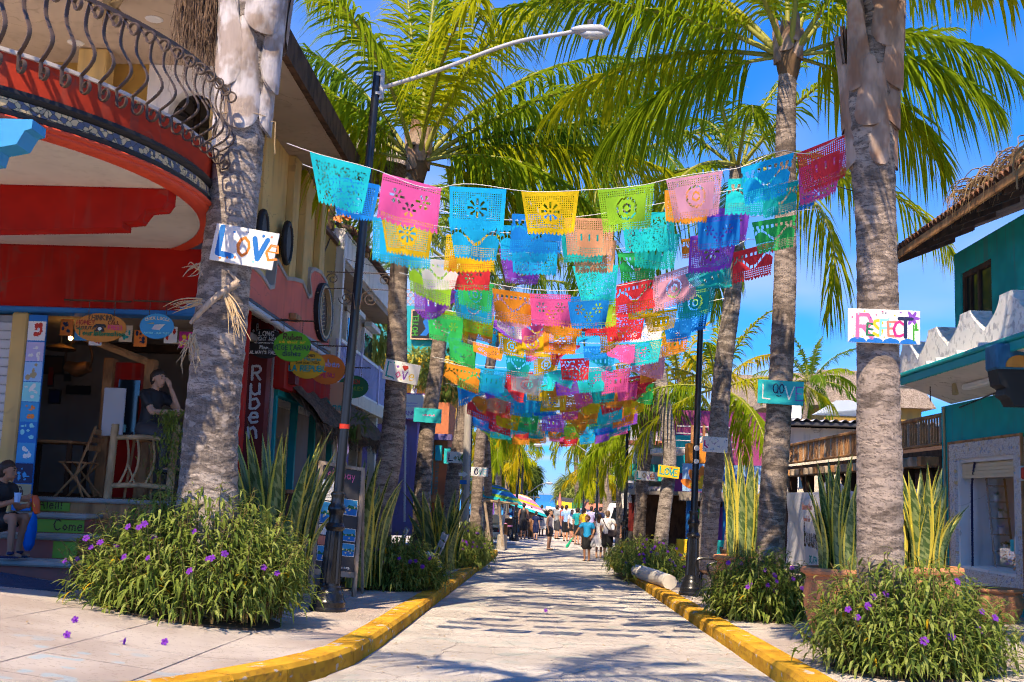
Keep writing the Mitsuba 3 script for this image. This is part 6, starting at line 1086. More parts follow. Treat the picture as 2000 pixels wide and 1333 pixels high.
# upper storey, window, roof
wl(teal, 'upper_wall', (XT, 11, 3.36), (XT + .25, 16.55, 5.45), 'm_w_teal_up'); wl(teal, 'upper_wall', (XT, 17.75, 3.36), (XT + .25, 18.05, 5.45), 'm_w_teal_up'); wl(teal, 'upper_wall', (XT, 16.55, 5.08), (XT + .25, 17.75, 5.45), 'm_w_teal_up'); wl(teal, 'upper_wall', (XT, 16.55, 3.36), (XT + .25, 17.75, 3.7), 'm_w_teal_up'); wl(teal, 'upper_end_wall', (XT + .25, 17.8, 3.36), (12, 18.05, 5.45), 'm_w_teal_up')
wf = part(teal, 'upper_window', J(b2((XT + .02, 16.55, 3.7), (XT + .12, 16.62, 5.08)), b2((XT + .02, 17.68, 3.7), (XT + .12, 17.75, 5.08)), b2((XT + .02, 16.62, 5.0), (XT + .12, 17.68, 5.08)), b2((XT + .03, 17.1, 3.7), (XT + .11, 17.17, 5.0)), b2((XT + .03, 17.45, 3.7), (XT + .11, 17.48, 5.0))), 'm_wood_dark')
for a, b in ((16.62, 17.1), (17.17, 17.68)): part(wf, 'pane', b2((XT + .06, a, 3.7), (XT + .07, b, 5.0)), 'm_glass_dark')
wl(teal, 'dark_window', (XT - .01, 14.9, 3.7), (XT + .02, 15.3, 5.0), 'm_black')
ZE = 5.42; part(teal, 'roof_deck', _hull([(5.62, 11, ZE), (5.62, 18.35, ZE), (8.6, 11, ZE + 1.25), (8.6, 18.35, ZE + 1.25), (5.62, 11, ZE + .05), (5.62, 18.35, ZE + .05), (8.6, 11, ZE + 1.3), (8.6, 18.35, ZE + 1.3)]), 'm_wood_dark')
for i in range(9): part(teal, 'rafter', _hull([(5.66, 11.4 + i * .84, ZE - .11), (5.66, 11.5 + i * .84, ZE - .11), (6.55, 11.4 + i * .84, ZE + .26), (6.55, 11.5 + i * .84, ZE + .26), (5.66, 11.4 + i * .84, ZE), (5.66, 11.5 + i * .84, ZE), (6.55, 11.4 + i * .84, ZE + .37), (6.55, 11.5 + i * .84, ZE + .37)]), 'm_wood_dark')
wl(teal, 'eave_board', (5.58, 11, ZE - .06), (5.62, 18.35, ZE + .05), 'm_wood'); 
for k in range(3): tile_row(teal, (5.98 + k * .38, 11.0, ZE + .24 + k * .16), (0, 1, 0), 46 if k < 2 else 40, (-1, 0, -.42), 0, .44, .16)
q = []; hr = np.random.default_rng(6)
for i in range(420):
    y = hr.uniform(11, 15.9); o = np.array([5.95 + hr.uniform(-.1, .3), y, ZE + .34 + hr.uniform(-.05, .12)]); l = hr.uniform(.2, .62); q.append(tube(spline([o, o + [-l * .45, hr.uniform(-.1, .15), .04], o + [-l * .68, hr.uniform(-.12, .2), -l * .3], o + [-l * .72, hr.uniform(-.15, .25), -l * .75]], 9), np.linspace(.012, .002, 9), 3, False))
th2 = thing('palm_thatch', 'dry palm fronds laid over the right edge of the tiled roof', 'thatch'); part(th2, 'strips', J(q), 'm_frond_dry', kind='stuff'); part(th2, 'bed', _hull([(5.9, 11, ZE + .3), (5.9, 15.8, ZE + .3), (8.4, 11, ZE + 1.35), (8.4, 15.4, ZE + 1.3), (6.4, 11, ZE + .6), (6.4, 15.6, ZE + .55)]), 'm_thatch')
for i, (px, py) in enumerate(((1985, 300), (1992, 325))): part(th2, 'loose_strand', tube(spline([P(px + 25, py - 20, 12.5), P(px, py, 12.5), P(px - 5, py + 45, 12.5)], 8), [.012] * 8, 4), 'm_frond_dry')
bb = thing('carved_beam_end', 'blue and black carved beam end with an orange fan at the right edge', 'beam'); c = P(1946, 700, 13.2)
part(bb, 'beam', b2(c + [0, 0, -.12], c + [.7, .35, .18], .02), 'm_blue_w'); part(bb, 'fan', flat(ell(.15, .13, .25, -.05, 24).intersection(sbox(0, -.06, 1, 1)), .03, c + [0, -.01, -.04], XR, ZU), 'm_wood_orange'); part(bb, 'corbel', flat(Polygon([(.02, 0), (.7, 0), (.7, -.42), (.2, -.42), (.16, -.34), (.10, -.30), (.12, -.22), (.05, -.18)]), .3, c + [0, .33, -.12], XR, ZU), 'm_black')
M('blue_w', f_wood((.01, .07, .16), (.03, .16, .30)), .6); M('wood_orange', f_wood((.40, .14, .02), (.65, .28, .05)), .6)
# ---------------------------------------------------------------- terrace, banner, buildings beyond
ter = thing('timber_terrace', 'weathered timber terrace with a rustic balustrade behind the right palms', 'terrace'); XD = 6.6
wl(ter, 'deck', (XD, 19.0, 2.25), (10, 31, 2.36), 'm_wood_dark')
for i in range(24): part(ter, 'joist', bx((XD - .05, 19.3 + i * .5, 2.16), (.5, .20, .16), .01), 'm_wood_grey' if i % 3 else 'm_wood')
part(ter, 'top_rail', bx((XD, 25, 2.93), (.07, 12, .06), .01), 'm_wood'); part(ter, 'bottom_rail', bx((XD, 25, 2.45), (.07, 12, .05), .01), 'm_wood')
for i in range(86): part(ter, 'baluster', bx((XD, 19.1 + i * .14, 2.69), (.03, .035, .46)), 'm_wood' if i % 4 else 'm_wood_grey')
for i in range(7): part(ter, 'post', bx((XD + .1, 19.2 + i * 1.95, 1.0), (.2, .2, 2.5), .01), 'm_wood_dark'); 
for i in range(6): part(ter, 'brace', tube([(XD + .1, 19.3 + i * 1.95, 1.4), (XD + .1, 20.0 + i * 1.95, 2.1)], .06, 5), 'm_wood_dark')
wl(ter, 'back_wall', (9.5, 19, -.5), (9.7, 31, 2.25), 'm_dkbrown'); wl(ter, 'upper_wall', (9.4, 19.5, 2.36), (9.6, 24, 4.4), 'm_dkbrown')
def banner(y0, y1, z0, z1, sagz, label, txt):
    t = thing('fabric_banner', label, 'banner'); u, v = np.meshgrid(np.linspace(0, 1, 40), np.linspace(0, 1, 18)); br = np.random.default_rng(int(y0 * 10)); n_ = meshkit.fbm(np.stack([u * 5 + v * 2, v * 1.2, 0 * u + y0], -1), 4, 2)
    xx = 6.25 + .22 * (n_ - .5) + .05 * np.sin(u * 14 + v * 3); zz = z0 + (z1 + sagz(u) - z0) * (1 - v); part(t, 'cloth', grid(np.stack([xx, y0 + (y1 - y0) * u, zz], -1)), 'm_cloth', smooth=True)
    for s, y, z, h, w, mt in txt: part(t, 'lettering', tf(extr(words(s, h, w, True, R_), .004), frame((6.10, y, z), [0, -1, 0], [0, 0, 1])), mt)
scene['m_cloth'] = {'type': 'twosided', 'bsdf': {'type': 'diffuse', 'reflectance': rgb((.84, .83, .87))}}
banner(23.2, 29.6, -.15, 1.65, lambda u: .28 * np.exp(-((u - .28) / .14) ** 2) + .0 * u, 'white fabric banner with dark lettering hung below the timber terrace', [('buum', 26.2, .42, .52, .07, 'm_dkbrown'), ('bienvenidos', 26.6, 1.25, .16, .03, 'm_salmon'), ('tienda bar', 26.6, .98, .12, .02, 'm_salmon'), ('DE ATM', 26.0, .06, .14, .03, 'm_teal')])
banner(18.9, 21.8, -.15, 1.72, lambda u: -.12 * u, 'second piece of white banner beside the shop window', [('aum', 20.0, 1.2, .22, .04, 'm_purple'), ('tun', 20.0, .25, .22, .04, 'm_purple')])
cr_ = thing('cream_house', 'cream house with a corrugated roof behind the terrace', 'building'); wl(cr_, 'wall', (7.0, 38, -.9), (13, 44, 3.9), 'm_w_pale'); wl(cr_, 'roof', (6.3, 37.4, 3.95), (13, 44, 4.05), 'm_darkgrey')
q = np.array([[[x, y, 4.12 + .05 * math.sin(x * 20)] for x in np.linspace(6.2, 13, 130)] for y in (37.3, 44)]); part(cr_, 'corrugated_sheet', grid(q), 'm_steel_paint'); w_ = part(cr_, 'window', b2((7.9, 37.96, 1.9), (8.9, 38.0, 2.6)), 'm_glass_dark'); [part(w_, 'bar', b2((7.9 + .25 * i, 37.93, 1.9), (7.93 + .25 * i, 37.96, 2.6)), 'm_white') for i in range(5)]
wl(cr_, 'red_annex', (11.0, 36.5, 2.2), (13.5, 38, 3.9), 'm_dkbrown')
wt = thing('roof_tank', 'rounded pale tarpaulin heap on the corrugated roof', 'tarpaulin'); c = P(1650, 803, 39); part(wt, 'sheet', _hull([c + [-.9, 0, -.1], c + [-.3, 0, .35], c + [.2, 0, .38], c + [.9, 0, .1], c + [.9, 1, -.1], c + [-.9, 1, -.1], c + [.2, 1, .3]]), 'm_lightblue2'); M('lightblue2', (.45, .52, .58)); one('air_conditioner', J(bx(P(1540, 806, 38.5), (.8, .4, .45), .03), tf(lathe([(.001, .02), (.15, .015), (.17, 0)], 16), frame(P(1533, 806, 38.28), XR, ZU))), 'm_white', 'white air conditioner box on the corrugated roof', 'air conditioner')
for i, (px, py, Y, R, H) in enumerate(((1605, 805, 56, 3.2, 1.9), (1690, 800, 50, 2.6, 1.7), (1500, 800, 60, 3.0, 1.8))):
    c = P(px, py, Y); t = thing('palm_hut_roof', ('broad thatched roof behind the cream house', 'thatched roof seen beside the right front palm', 'thatched roof furthest left behind the cream house')[i], 'thatched roof'); part(t, 'thatch', _hull([c + [sx * R, sy * 1.5, 0] for sx in (-1, 1) for sy in (-1, 1)] + [c + [sx * R * .8, 0, H] for sx in (-1, 1)]), 'm_thatch'); part(t, 'wall', bx(c + [0, 0, -1.5], (R * 1.6, 2.2, 3.0)), 'm_w_ochre')
# far right shops
ms = thing('mural_shop', 'beach shop with a flower mural board and clothes on show', 'building')
c0 = np.array([3.95, 33, 0]); wl(ms, 'mural_board', (3.98, 32.9, 1.62), (6.7, 33.0, 2.42), 'm_lightblue', label='light blue mural board with an orange flower')
fl = unary_union([affinity.rotate(ell(.13, .36, 0, .30), a, origin=(0, 0)) for a in (-70, -35, 0, 35, 70)]).intersection(sbox(-.9, 0, .9, .7)); mb = [k for k in scene if k.startswith('mural_shop__mural_board')][0]
part(mb, 'painting', flat(fl, .004, (4.55, 32.9, 1.70), XR, ZU), 'm_paint_orange'); part(mb, 'painting', flat(affinity.scale(fl, .6, .6, origin=(0, 0)), .006, (4.55, 32.9, 1.70), XR, ZU), 'm_yellow'); part(mb, 'painting', flat(unary_union([LineString(spline([(u, .25 + .16 * math.sin(u * 3 + k)) for u in np.linspace(.0, 1.6, 9)], 30)).buffer(.025) for k in (0, .9, 1.8)]), .005, (5.05, 32.9, 1.68), XR, ZU), 'm_paint_blue'); part(mb, 'painting', flat(unary_union([ell(.35, .08, .2, .02), ell(.5, .1, 1.0, .0)]), .0055, (5.2, 32.9, 1.78), XR, ZU), 'm_white')
wl(ms, 'ledge', (3.9, 32.6, 1.35), (6.8, 33.1, 1.6), 'm_w_dim'); wl(ms, 'ceiling', (3.3, 33, 1.5), (8, 40, 1.6), 'm_w_dim'); wl(ms, 'back_wall', (3.3, 37.5, -1), (8, 37.7, 1.6), 'm_wood_dark'); wl(ms, 'upper_wall', (4.1, 36, 1.6), (7.2, 40, 4.2), 'm_w_magenta'); wl(ms, 'upper_trim', (3.7, 35.9, 2.2), (5.6, 36.0, 3.4), 'm_teal'); wl(ms, 'upper_slab', (3.3, 34.5, 2.75), (4.3, 37, 2.9), 'm_w_white')
for x in (4.1, 5.15, 6.4): wl(ms, 'post', (x, 32.85, -.7), (x + .16, 33.0, 1.4), 'm_paint_blue')
for i in range(4): part(ms, 'tube_rail', tube([(4.0, 34.8, 2.95 + .22 * i), (5.8, 34.8, 2.95 + .22 * i)], .02, 5), 'm_lightgrey')
for i in range(3): a = np.linspace(0, math.pi, 12); part(ms, 'hoop', tube(np.stack([4.9 - .5 * np.cos(a) * (.4 + .2 * i) , 34.6 + 0 * a, 2.4 + .95 * np.sin(a)], 1), .02, 5), 'm_lightgrey', smooth=True)
wl(ms, 'orange_box', (4.22, 33.6, 2.45), (4.95, 34.4, 3.05), 'm_orange', .02); wl(ms, 'wooden_leg', (4.35, 34, 3.05), (4.42, 34.1, 3.6), 'm_wood'); wl(ms, 'wooden_leg', (4.7, 34, 3.05), (4.77, 34.1, 3.6), 'm_wood')
rs2 = thing('clothes_shop', 'open clothes shop with a red-trimmed porch behind the LOVE boards', 'building'); wl(rs2, 'slab', (3.4, 40, 1.5), (6, 46, 1.75), 'm_w_dim'); wl(rs2, 'back_wall', (3.4, 45, -1), (6, 45.2, 1.5), 'm_dkbrown'); wl(rs2, 'end_wall', (5.8, 40, -1), (6, 45, 1.5), 'm_wood_dark'); wl(rs2, 'sign', (3.3, 39.9, 1.5), (4.1, 39.98, 1.8), 'm_white'); part(rs2, 'lettering', flat(words('BALIENA', .09, .016), .01, (3.72, 39.9, 1.6), XR, ZU), 'm_darkgrey'); wl(rs2, 'upper_wall', (3.3, 42, 1.75), (6, 46, 4.5), 'm_w_white'); wl(rs2, 'red_eave', (3.0, 41.2, 3.3), (5.0, 42, 3.45), 'm_salmon'); wl(rs2, 'teal_awning', (3.0, 41, 2.0), (4.6, 42, 2.6), 'm_teal')
gar = [('m_maroon', 'dark red'), ('m_navy', 'navy'), ('m_deepred', 'red'), ('m_black', 'black'), ('m_darkgreen', 'dark green'), ('m_khaki', 'khaki'), ('m_purple', 'purple'), ('m_lightgrey', 'pale grey'), ('m_teal', 'teal')]
def dress(c, h, mat, label, group=None, w=.32):
    pr = [(-.5 * w, 1), (-.2 * w, 1.0), (0, .96), (.2 * w, 1.0), (.5 * w, 1), (.42 * w, .7), (.5 * w, 0), (0, -.02), (-.5 * w, 0), (-.42 * w, .7)]
    one('hanging_garment', flat(Polygon([(a, b * h) for a, b in pr]), .05, c, XR, ZU), mat, label, 'garment', group)
for i in range(9): dress((3.2 + .28 * i, 41.2 + .1 * (i % 3), .2), 1.0, gar[i % 9][0], f'{gar[i % 9][1]} garment hanging in the porch behind the LOVE boards', 'clothes in the porch')
for i in range(8): dress((4.35 + .26 * i, 33.6 + .1 * (i % 3), .25), .95, gar[(i * 4 + 3) % 9][0], f'{gar[(i * 4 + 3) % 9][1]} garment hanging below the flower mural', 'clothes below the mural')
for i, (x, m_, n_) in enumerate(((4.3, 'm_turq', 'turquoise'), (4.62, 'm_aqua', 'pale aqua'), (3.9, 'm_yellow', 'yellow'), (4.95, 'm_turq', 'second turquoise'))): one('stacked_chair', J(tube([(x - .2, 31.5, -.1), (x + .2, 31.5, -.1)], .04, 5), bx((x, 31.5, -.25), (.42, .4, .05), .01), bx((x, 31.68, .05), (.42, .04, .5), .015), *[bx((x + a, 31.5 + b, -.45), (.04, .04, .4)) for a in (-.18, .18) for b in (-.18, .18)]), m_, n_ + ' plastic chair behind the right flower bed', 'chair')
gr_ = thing('green_balloon_toy', 'bright green inflatable toy hanging in the mural shop', 'toy'); part(gr_, 'body', lathe([(.001, -.2), (.09, -.12), (.12, 0), (.09, .13), (.001, .18)], 12, (4.55, 33.5, .95)), 'm_green2', smooth=60); M('green2', (.02, .65, .05), .3)
# ---------------------------------------------------------------- vehicles, stalls and umbrellas at the junction
def wheel(par, c, r, w, ax=(1, 0, 0), knobs=0):
    x = np.asarray(ax, float); y = np.array([0, 0, 1.0]); Mw = frame(c, np.cross(y, x), y, x)
    k = part(par, 'wheel', tf(lathe([(r * .6, -w / 2), (r * .92, -w / 2), (r, -w * .3), (r, w * .3), (r * .92, w / 2), (r * .6, w / 2)], 24), Mw), 'm_rubber', smooth=35); part(k, 'rim', tf(lathe([(.001, -w * .35), (r * .35, -w * .38), (r * .6, -w * .45), (r * .62, 0), (r * .6, w * .45), (r * .35, w * .38), (.001, w * .35)], 18), Mw), 'm_steel', smooth=35)
    if knobs: part(k, 'tread', J([bx(np.asarray(c) + rot(x, i * D2 / knobs) @ np.array([0, 0, r * 1.01]) + x * w * s, (w * .3, r * .12, r * .1), 0, rot(x, i * D2 / knobs)) for i in range(knobs) for s in (-.28, 0, .28)]), 'm_rubber')
def van():
    t = thing('white_van', 'white van parked across the junction behind the right lamp post', 'van'); z = G(60); o = np.array([2.98, 57.0, float(z)])
    # seen from its side: x runs along the body
    body = Polygon([(0, .45), (0, 1.0), (.06, 1.15), (.30, 1.88), (.45, 1.98), (3.6, 1.98), (3.75, 1.8), (3.8, 1.1), (4.6, 1.0), (4.75, .85), (4.78, .45)]); wellf, wellr = ell(.42, .42, 1.0, .38), ell(.42, .42, 3.85, .38)
    sh = body.difference(wellf).difference(wellr); part(t, 'body', tf(extr(sh, 1.7), frame(o + [0, 1.7, 0], XR, ZU)), 'm_carwhite')
    for a, b in ((.5, 1.35), (1.5, 2.35), (2.5, 3.4)): g = part(t, 'window', flat(Polygon([(a - (.12 if a < .6 else 0), 1.15), (b, 1.15), (b, 1.72), (a + (.06 if a < .6 else 0), 1.72)]).buffer(.03), .012, o, XR, ZU), 'm_glass_dark')
    for a in (1.42, 2.42): part(t, 'door_seam', flat(sbox(a, .5, a + .012, 1.9), .004, o, XR, ZU), 'm_darkgrey')
    part(t, 'door_handle', flat(sbox(1.55, 1.0, 1.75, 1.04), .03, o, XR, ZU), 'm_darkgrey'); part(t, 'bumper', b2(o + [-.08, 0, .35], o + [.1, 1.7, .55], .04), 'm_darkgrey'); part(t, 'tail_light', b2(o + [-.02, .02, .85], o + [.03, .15, 1.1]), 'm_red'); part(t, 'roof_rack', J(tube([o + [.5, .25, 2.06], o + [3.3, .25, 2.06]], .025, 5), tube([o + [.5, 1.4, 2.06], o + [3.3, 1.4, 2.06]], .025, 5)), 'm_darkgrey')
    for x in (1.0, 3.85):
        for y in (.12, 1.58): wheel(t, o + [x, y, .33], .33, .22, (0, 1, 0))
M('carwhite', (.80, .80, .80), .25, .5, clearcoat=.6)
van()
def golf_cart():
    t = thing('golf_cart', 'cream golf cart with a flat roof parked left of the junction', 'golf cart'); o = np.array([-2.35, 50.5, float(G(50))])
    part(t, 'chassis', bx(o + [0, 1.0, .42], (1.2, 2.3, .28), .06), 'm_w_pale'); part(t, 'rear_body', bx(o + [0, .25, .62], (1.15, .5, .25), .06), 'm_darkgrey')
    part(t, 'seat', bx(o + [0, .75, .86], (1.15, .5, .14), .06), 'm_cream'); part(t, 'seat_back', bx(o + [0, .45, 1.12], (1.15, .12, .4), .05), 'm_cream'); part(t, 'rear_seat', bx(o + [0, .12, .80], (1.15, .42, .12), .05), 'm_cream')
    part(t, 'roof', bx(o + [0, .95, 1.90], (1.35, 2.4, .08), .03), 'm_cream'); [part(t, 'roof_post', tube([o + [sx * .55, y, .6], o + [sx * .58, y + .05, 1.88]], .025, 6), 'm_lightgrey') for sx in (-1, 1) for y in (.1, 1.75)]
    part(t, 'front_cowl', bx(o + [0, 2.0, .75], (1.1, .4, .6), .12), 'm_w_pale'); part(t, 'tail_light', bx(o + [.4, -.02, .62], (.12, .03, .09), .01), 'm_red'); part(t, 'number_plate', bx(o + [0, -.02, .55], (.3, .02, .16)), 'm_white')
    for sx in (-.5, .5):
        for y in (.35, 1.85): wheel(t, o + [sx, y, .24], .24, .2)
golf_cart()
sg = thing('wooden_rack', 'leaning wooden post frame beside the golf cart', 'rack'); [part(sg, 'post', tube([P(958 + 24 * i, 1068, 46), P(946 + 28 * i, 975, 46)], .06, 6), 'm_wood_grey') for i in (0, 1)]; part(sg, 'rail', tube([P(948, 978, 46), P(1012, 985, 46)], .06, 6), 'm_tan')
one('stone_bollard', lathe([(.22, 0), (.20, .55), (.14, .6), (.001, .6)], 14, [*P(981, 1040, 47)[:2], float(G(47))]), 'm_concrete', 'squat grey bollard at the end of the left kerb', 'bollard', smooth=40); one('wooden_bollard', tube([[*P(987, 1040, 48)[:2], float(G(48))], [*P(987, 1040, 48)[:2], float(G(48)) + 1.0]], .09, 10), 'm_wood', 'brown wooden bollard at the end of the left kerb', 'bollard', smooth=40)
def quad():
    t = thing('quad_bike', 'dusty quad bike with a pink seat and a fat knobbly tyre', 'quad bike'); o = np.array([*P(1000, 1040, 57)[:2], float(G(57))])
    wheel(t, o + [0, 0, .29], .29, .26, (1, 0, 0), 18); wheel(t, o + [-.85, 0, .29], .29, .26, (1, 0, 0), 18); wheel(t, o + [-.05, 1.2, .29], .28, .24); wheel(t, o + [-.8, 1.2, .29], .28, .24)
    part(t, 'frame', bx(o + [-.42, .6, .5], (.4, 1.5, .25), .06), 'm_darkgrey'); part(t, 'seat', bx(o + [-.42, .45, .72], (.32, .8, .14), .06), 'm_rose_'); part(t, 'mudguard', bx(o + [-.42, 0, .66], (1.15, .6, .06), .02), 'm_rose_'); part(t, 'rack', J(*[tube([o + [-.85 + .2 * i, -.25, .74], o + [-.85 + .2 * i, .2, .74]], .015, 4) for i in range(5)]), 'm_black'); part(t, 'handlebar', tube([o + [-.8, 1.1, 1.0], o + [-.42, 1.2, 1.05], o + [-.05, 1.1, 1.0]], .02, 6), 'm_black')
quad()
def umbrella(px, py, Y, R, label, cols, tilt=.12):
    t = thing('beach_umbrella', label, 'umbrella'); c = P(px, py, Y); Mt = rot([0, 1, 0], tilt); n = 8
    g = np.arange(n * 4) * D2 / (n * 4)
    def ring(u): k = 1 + .03 * np.abs(np.sin(g * n / 2)) * u; return np.stack([R * u * k * np.cos(g), R * u * k * np.sin(g), -R * .48 * u ** 1.7 + 0 * g], 1) @ Mt.T + c
    us = np.linspace(.02, 1, len(cols) + 1)
    for i, col in enumerate(cols):
        v, f = grid(np.stack([ring(us[i]), ring((us[i] + us[i + 1]) / 2), ring(us[i + 1])]), close=True); part(t, 'canopy_band', (v, f), col)
    b = np.array([c[0] + .2, c[1], float(G(Y))]); part(t, 'pole', tube([b, c], .025, 6), 'm_lightgrey')
umbrella(972, 948, 48, 1.25, 'blue and green striped beach umbrella over the golf cart', ['m_sky_blue', 'm_darkgreen', 'm_paint_blue', 'm_lime', 'm_sky_blue', 'm_paint_blue', 'm_lime', 'm_teal'], .18)
umbrella(1026, 968, 60, 1.45, 'pink and yellow striped beach umbrella left of the sea', ['m_rose_', 'm_yellow', 'm_white', 'm_rose_', 'm_rose_', 'm_yellow', 'm_rose_', 'm_white', 'm_turq'], .3)
umbrella(1036, 990, 64, 1.3, 'navy blue umbrella below the pink one', ['m_navy'] * 3, .1)
def canopy(px, py, Y, w, d, label, mat, mat2=None):
    t = thing('market_canopy', label, 'canopy'); c = P(px, py, Y); q = np.array([[[c[0] + (u - .5) * w, c[1] + v * d, c[2] + .5 * (1 - abs(2 * v - 1)) * .8 - .12 * math.sin(u * math.pi)] for u in np.linspace(0, 1, 12)] for v in np.linspace(0, 1, 7)]); part(t, 'cloth', J(grid(q), grid(q - [0, 0, .02])), mat)
    if mat2: part(t, 'stripe', grid(q[:, 4:8] + [0, -.02, .02]), mat2)
    for u in (-.48, .48): part(t, 'pole', tube([(c[0] + u * w, c[1], float(G(Y))), (c[0] + u * w, c[1], c[2])], .03, 5), 'm_wood')
canopy(1110, 1004, 66, 2.6, 2.0, 'white market canopy behind the crowd', 'm_white'); canopy(1128, 992, 72, 2.6, 2.0, 'yellow and green market canopy', 'm_yellow', 'm_darkgreen'); canopy(1150, 984, 78, 4.5, 2.5, 'dark grey market canopy nearest the beach', 'm_darkgrey'); canopy(1182, 995, 64, 2.4, 1.4, 'red market canopy beside the white van', 'm_salmon'); canopy(1092, 1002, 74, 1.8, 1.6, 'lavender market canopy by the sea', 'm_lavender')
stl = thing('market_stall', 'market stall hung with dark beadwork beside the golf cart', 'stall'); so = np.array([*P(1000, 1000, 62)[:2], float(G(62))])
for sx in (-1.4, 1.2): part(stl, 'post', tube([so + [sx, 0, 0], so + [sx, 0, 2.1]], .04, 6), 'm_wood')
part(stl, 'roof', bx(so + [-.1, .5, 2.12], (3.2, 1.6, .06), .02), 'm_tan'); part(stl, 'counter', bx(so + [-.1, .5, .45], (2.6, .9, .9), .02), 'm_dkbrown'); sq = np.random.default_rng(4)
for i in range(26): part(stl, 'bead_string', tube([so + [-1.3 + i * .095, -.05, 2.0], so + [-1.3 + i * .095, -.05, sq.uniform(.9, 1.4)]], .035, 5), ('m_maroon', 'm_navy', 'm_dkbrown', 'm_purple', 'm_darkgreen', 'm_khaki')[i % 6])
pk = thing('pickup_truck', 'grey pickup seen between the people at the junction', 'pickup'); po = np.array([*P(1066, 1000, 63)[:2], float(G(63))]); part(pk, 'body', tf(extr(Polygon([(-1.6, .4), (-1.6, .95), (-.7, 1.0), (-.45, 1.5), (.6, 1.5), (.85, 1.0), (1.6, .9), (1.6, .4)]), 1.6), frame(po + [0, 1.6, 0], XR, ZU)), 'm_lightgrey'); part(pk, 'window', flat(Polygon([(-.6, 1.02), (-.4, 1.42), (.55, 1.42), (.75, 1.02)]), .01, po, XR, ZU), 'm_glass_dark'); [wheel(pk, po + [sx, .1, .3], .3, .2, (0, 1, 0)) for sx in (-1.05, 1.05)]
for i, (px, c) in enumerate(((1112, 'left'), (1124, 'middle'), (1134, 'right'))):
    o = np.array([*P(px, 1030, 60)[:2], float(G(60))]); t = thing('wooden_stool', f'{c} tall wooden stool in front of the white canopy', 'stool'); part(t, 'seat', bx(o + [0, 0, .75], (.34, .3, .04), .01), 'm_tan'); [part(t, 'leg', tube([o + [a * .16, b * .14, 0], o + [a * .13, b * .12, .74]], .02, 5), 'm_paint_orange') for a in (-1, 1) for b in (-1, 1)]
fl_ = thing('furled_parasol', 'furled pink parasol in front of the sea', 'parasol'); o = P(1093, 993, 70); part(fl_, 'cloth', tube([o, o + [0, 0, .4], o + [0, 0, 1.0]], [.1, .12, .01], 8), 'm_salmon', smooth=50); part(fl_, 'pole', tube([(o[0], o[1], float(G(70))), o], .02, 5), 'm_white')
sgn = thing('notice_boards', 'white paper notices on a stand beside the far lamp post', 'notice'); c = P(1224, 978, 42); part(sgn, 'sheet', bx(c, (.36, .02, .55), 0, rot([0, 1, 0], -.12)), 'm_white'); part(sgn, 'sheet', bx(P(1234, 955, 42.2), (.42, .02, .42)), 'm_white'); part(sgn, 'lettering', J(flat(words('SALE', .08, .014), .02, c + [0, 0, .1], XR, ZU), flat(words('HOT', .1, .016), .02, P(1234, 955, 42.19), XR, ZU)), 'm_paint_blue'); part(sgn, 'post', tube([(c[0], 42.1, float(G(42))), (c[0], 42.1, c[2] + .7)], .03, 5), 'm_wood')
for i, (x0, y0, x1, y1, lab, col) in enumerate(((1268, 1003, 1300, 1001, 'pale surfboard carried behind the leaning right palm', 'm_cream'),(1318, 1002, 1348, 1008, 'pale surfboard poking out right of the leaning palm', 'm_cream'))):
    a_, b_ = P(x0 - 6, y0 - 2, 41), P(x1 + 4, y1, 41); one('surfboard', tube([a_ + (b_ - a_) * u for u in np.linspace(0, 1, 9)], .26 * np.sin(np.linspace(.25, math.pi - .15, 9)), 10, True, (1, .16)), col, lab, 'surfboard', smooth=50)
# trees by the beach
def broad(px, py, Y, r, label, sd, n=1500, mat='m_bush_a', L=.35): return shrub(P(px, py, Y), r, label, sd, n, mat, L, 'tree', .8)
broad(1122, 962, 90, 1.7, 'round green beach tree right of the sea', 11, 1600, 'm_bush_b', .5); broad(1150, 968, 84, 2.4, 'green beach tree behind the market canopies', 12, 1500, 'm_bush_b', .45); broad(1003, 945, 80, 1.8, 'dark beach almond tree left of the sea', 13, 1900, 'm_bush_c', .5); broad(1030, 930, 86, 1.1, 'reddish-tipped dark tree overhanging the sea view', 14, 1300, 'm_bush_c', .5); broad(965, 925, 75, 2.6, 'dense green tree behind the far left palms', 15, 2400, 'm_bush_a', .5); broad(1250, 930, 75, 3.0, 'green tree behind the far right palms', 16, 2200, 'm_bush_a', .5); broad(1210, 960, 80, 2.0, 'orange-flowered tree behind the white van', 17, 1100, 'm_bush_b', .4)
for i, (a, b, sg_) in enumerate(((P(600, 330, 19), P(781, 560, 20), .25), (P(1536, 300, 16.6), P(1705, 380, 10.8), .12), (P(655, 500, 24.6), P(1440, 400, 22), .9), (P(737, 200, 14.4), P(1020, 560, 38), .8))):
    one('overhead_wire', tube(np.stack([a + (b - a) * u - [0, 0, sg_ * 4 * u * (1 - u)] for u in np.linspace(0, 1, 20)]), .006, 4), 'm_black', ('thin wire from the roof slab to the second left palm', 'thin wire between the two right palms nearest the camera', 'long wire slung across the street behind the front flags', 'wire running from the left lamp post down the street')[i], 'wire')
part(teal, 'conduit', tube([(XT - .03, 14.9, .0), (XT - .03, 14.9, 3.0)], .025, 6), 'm_lightgrey'); part(teal, 'conduit', tube([(XT - .03, 18.55, .0), (XT - .03, 18.55, 3.02)], .02, 6), 'm_khaki'); part(teal, 'cable', tube(spline([(5.55, 12.5, 3.2), (6.0, 14.2, 3.02), (6.35, 15.6, 3.06), (6.48, 17.9, 2.96)], 20), .01, 4), 'm_black')
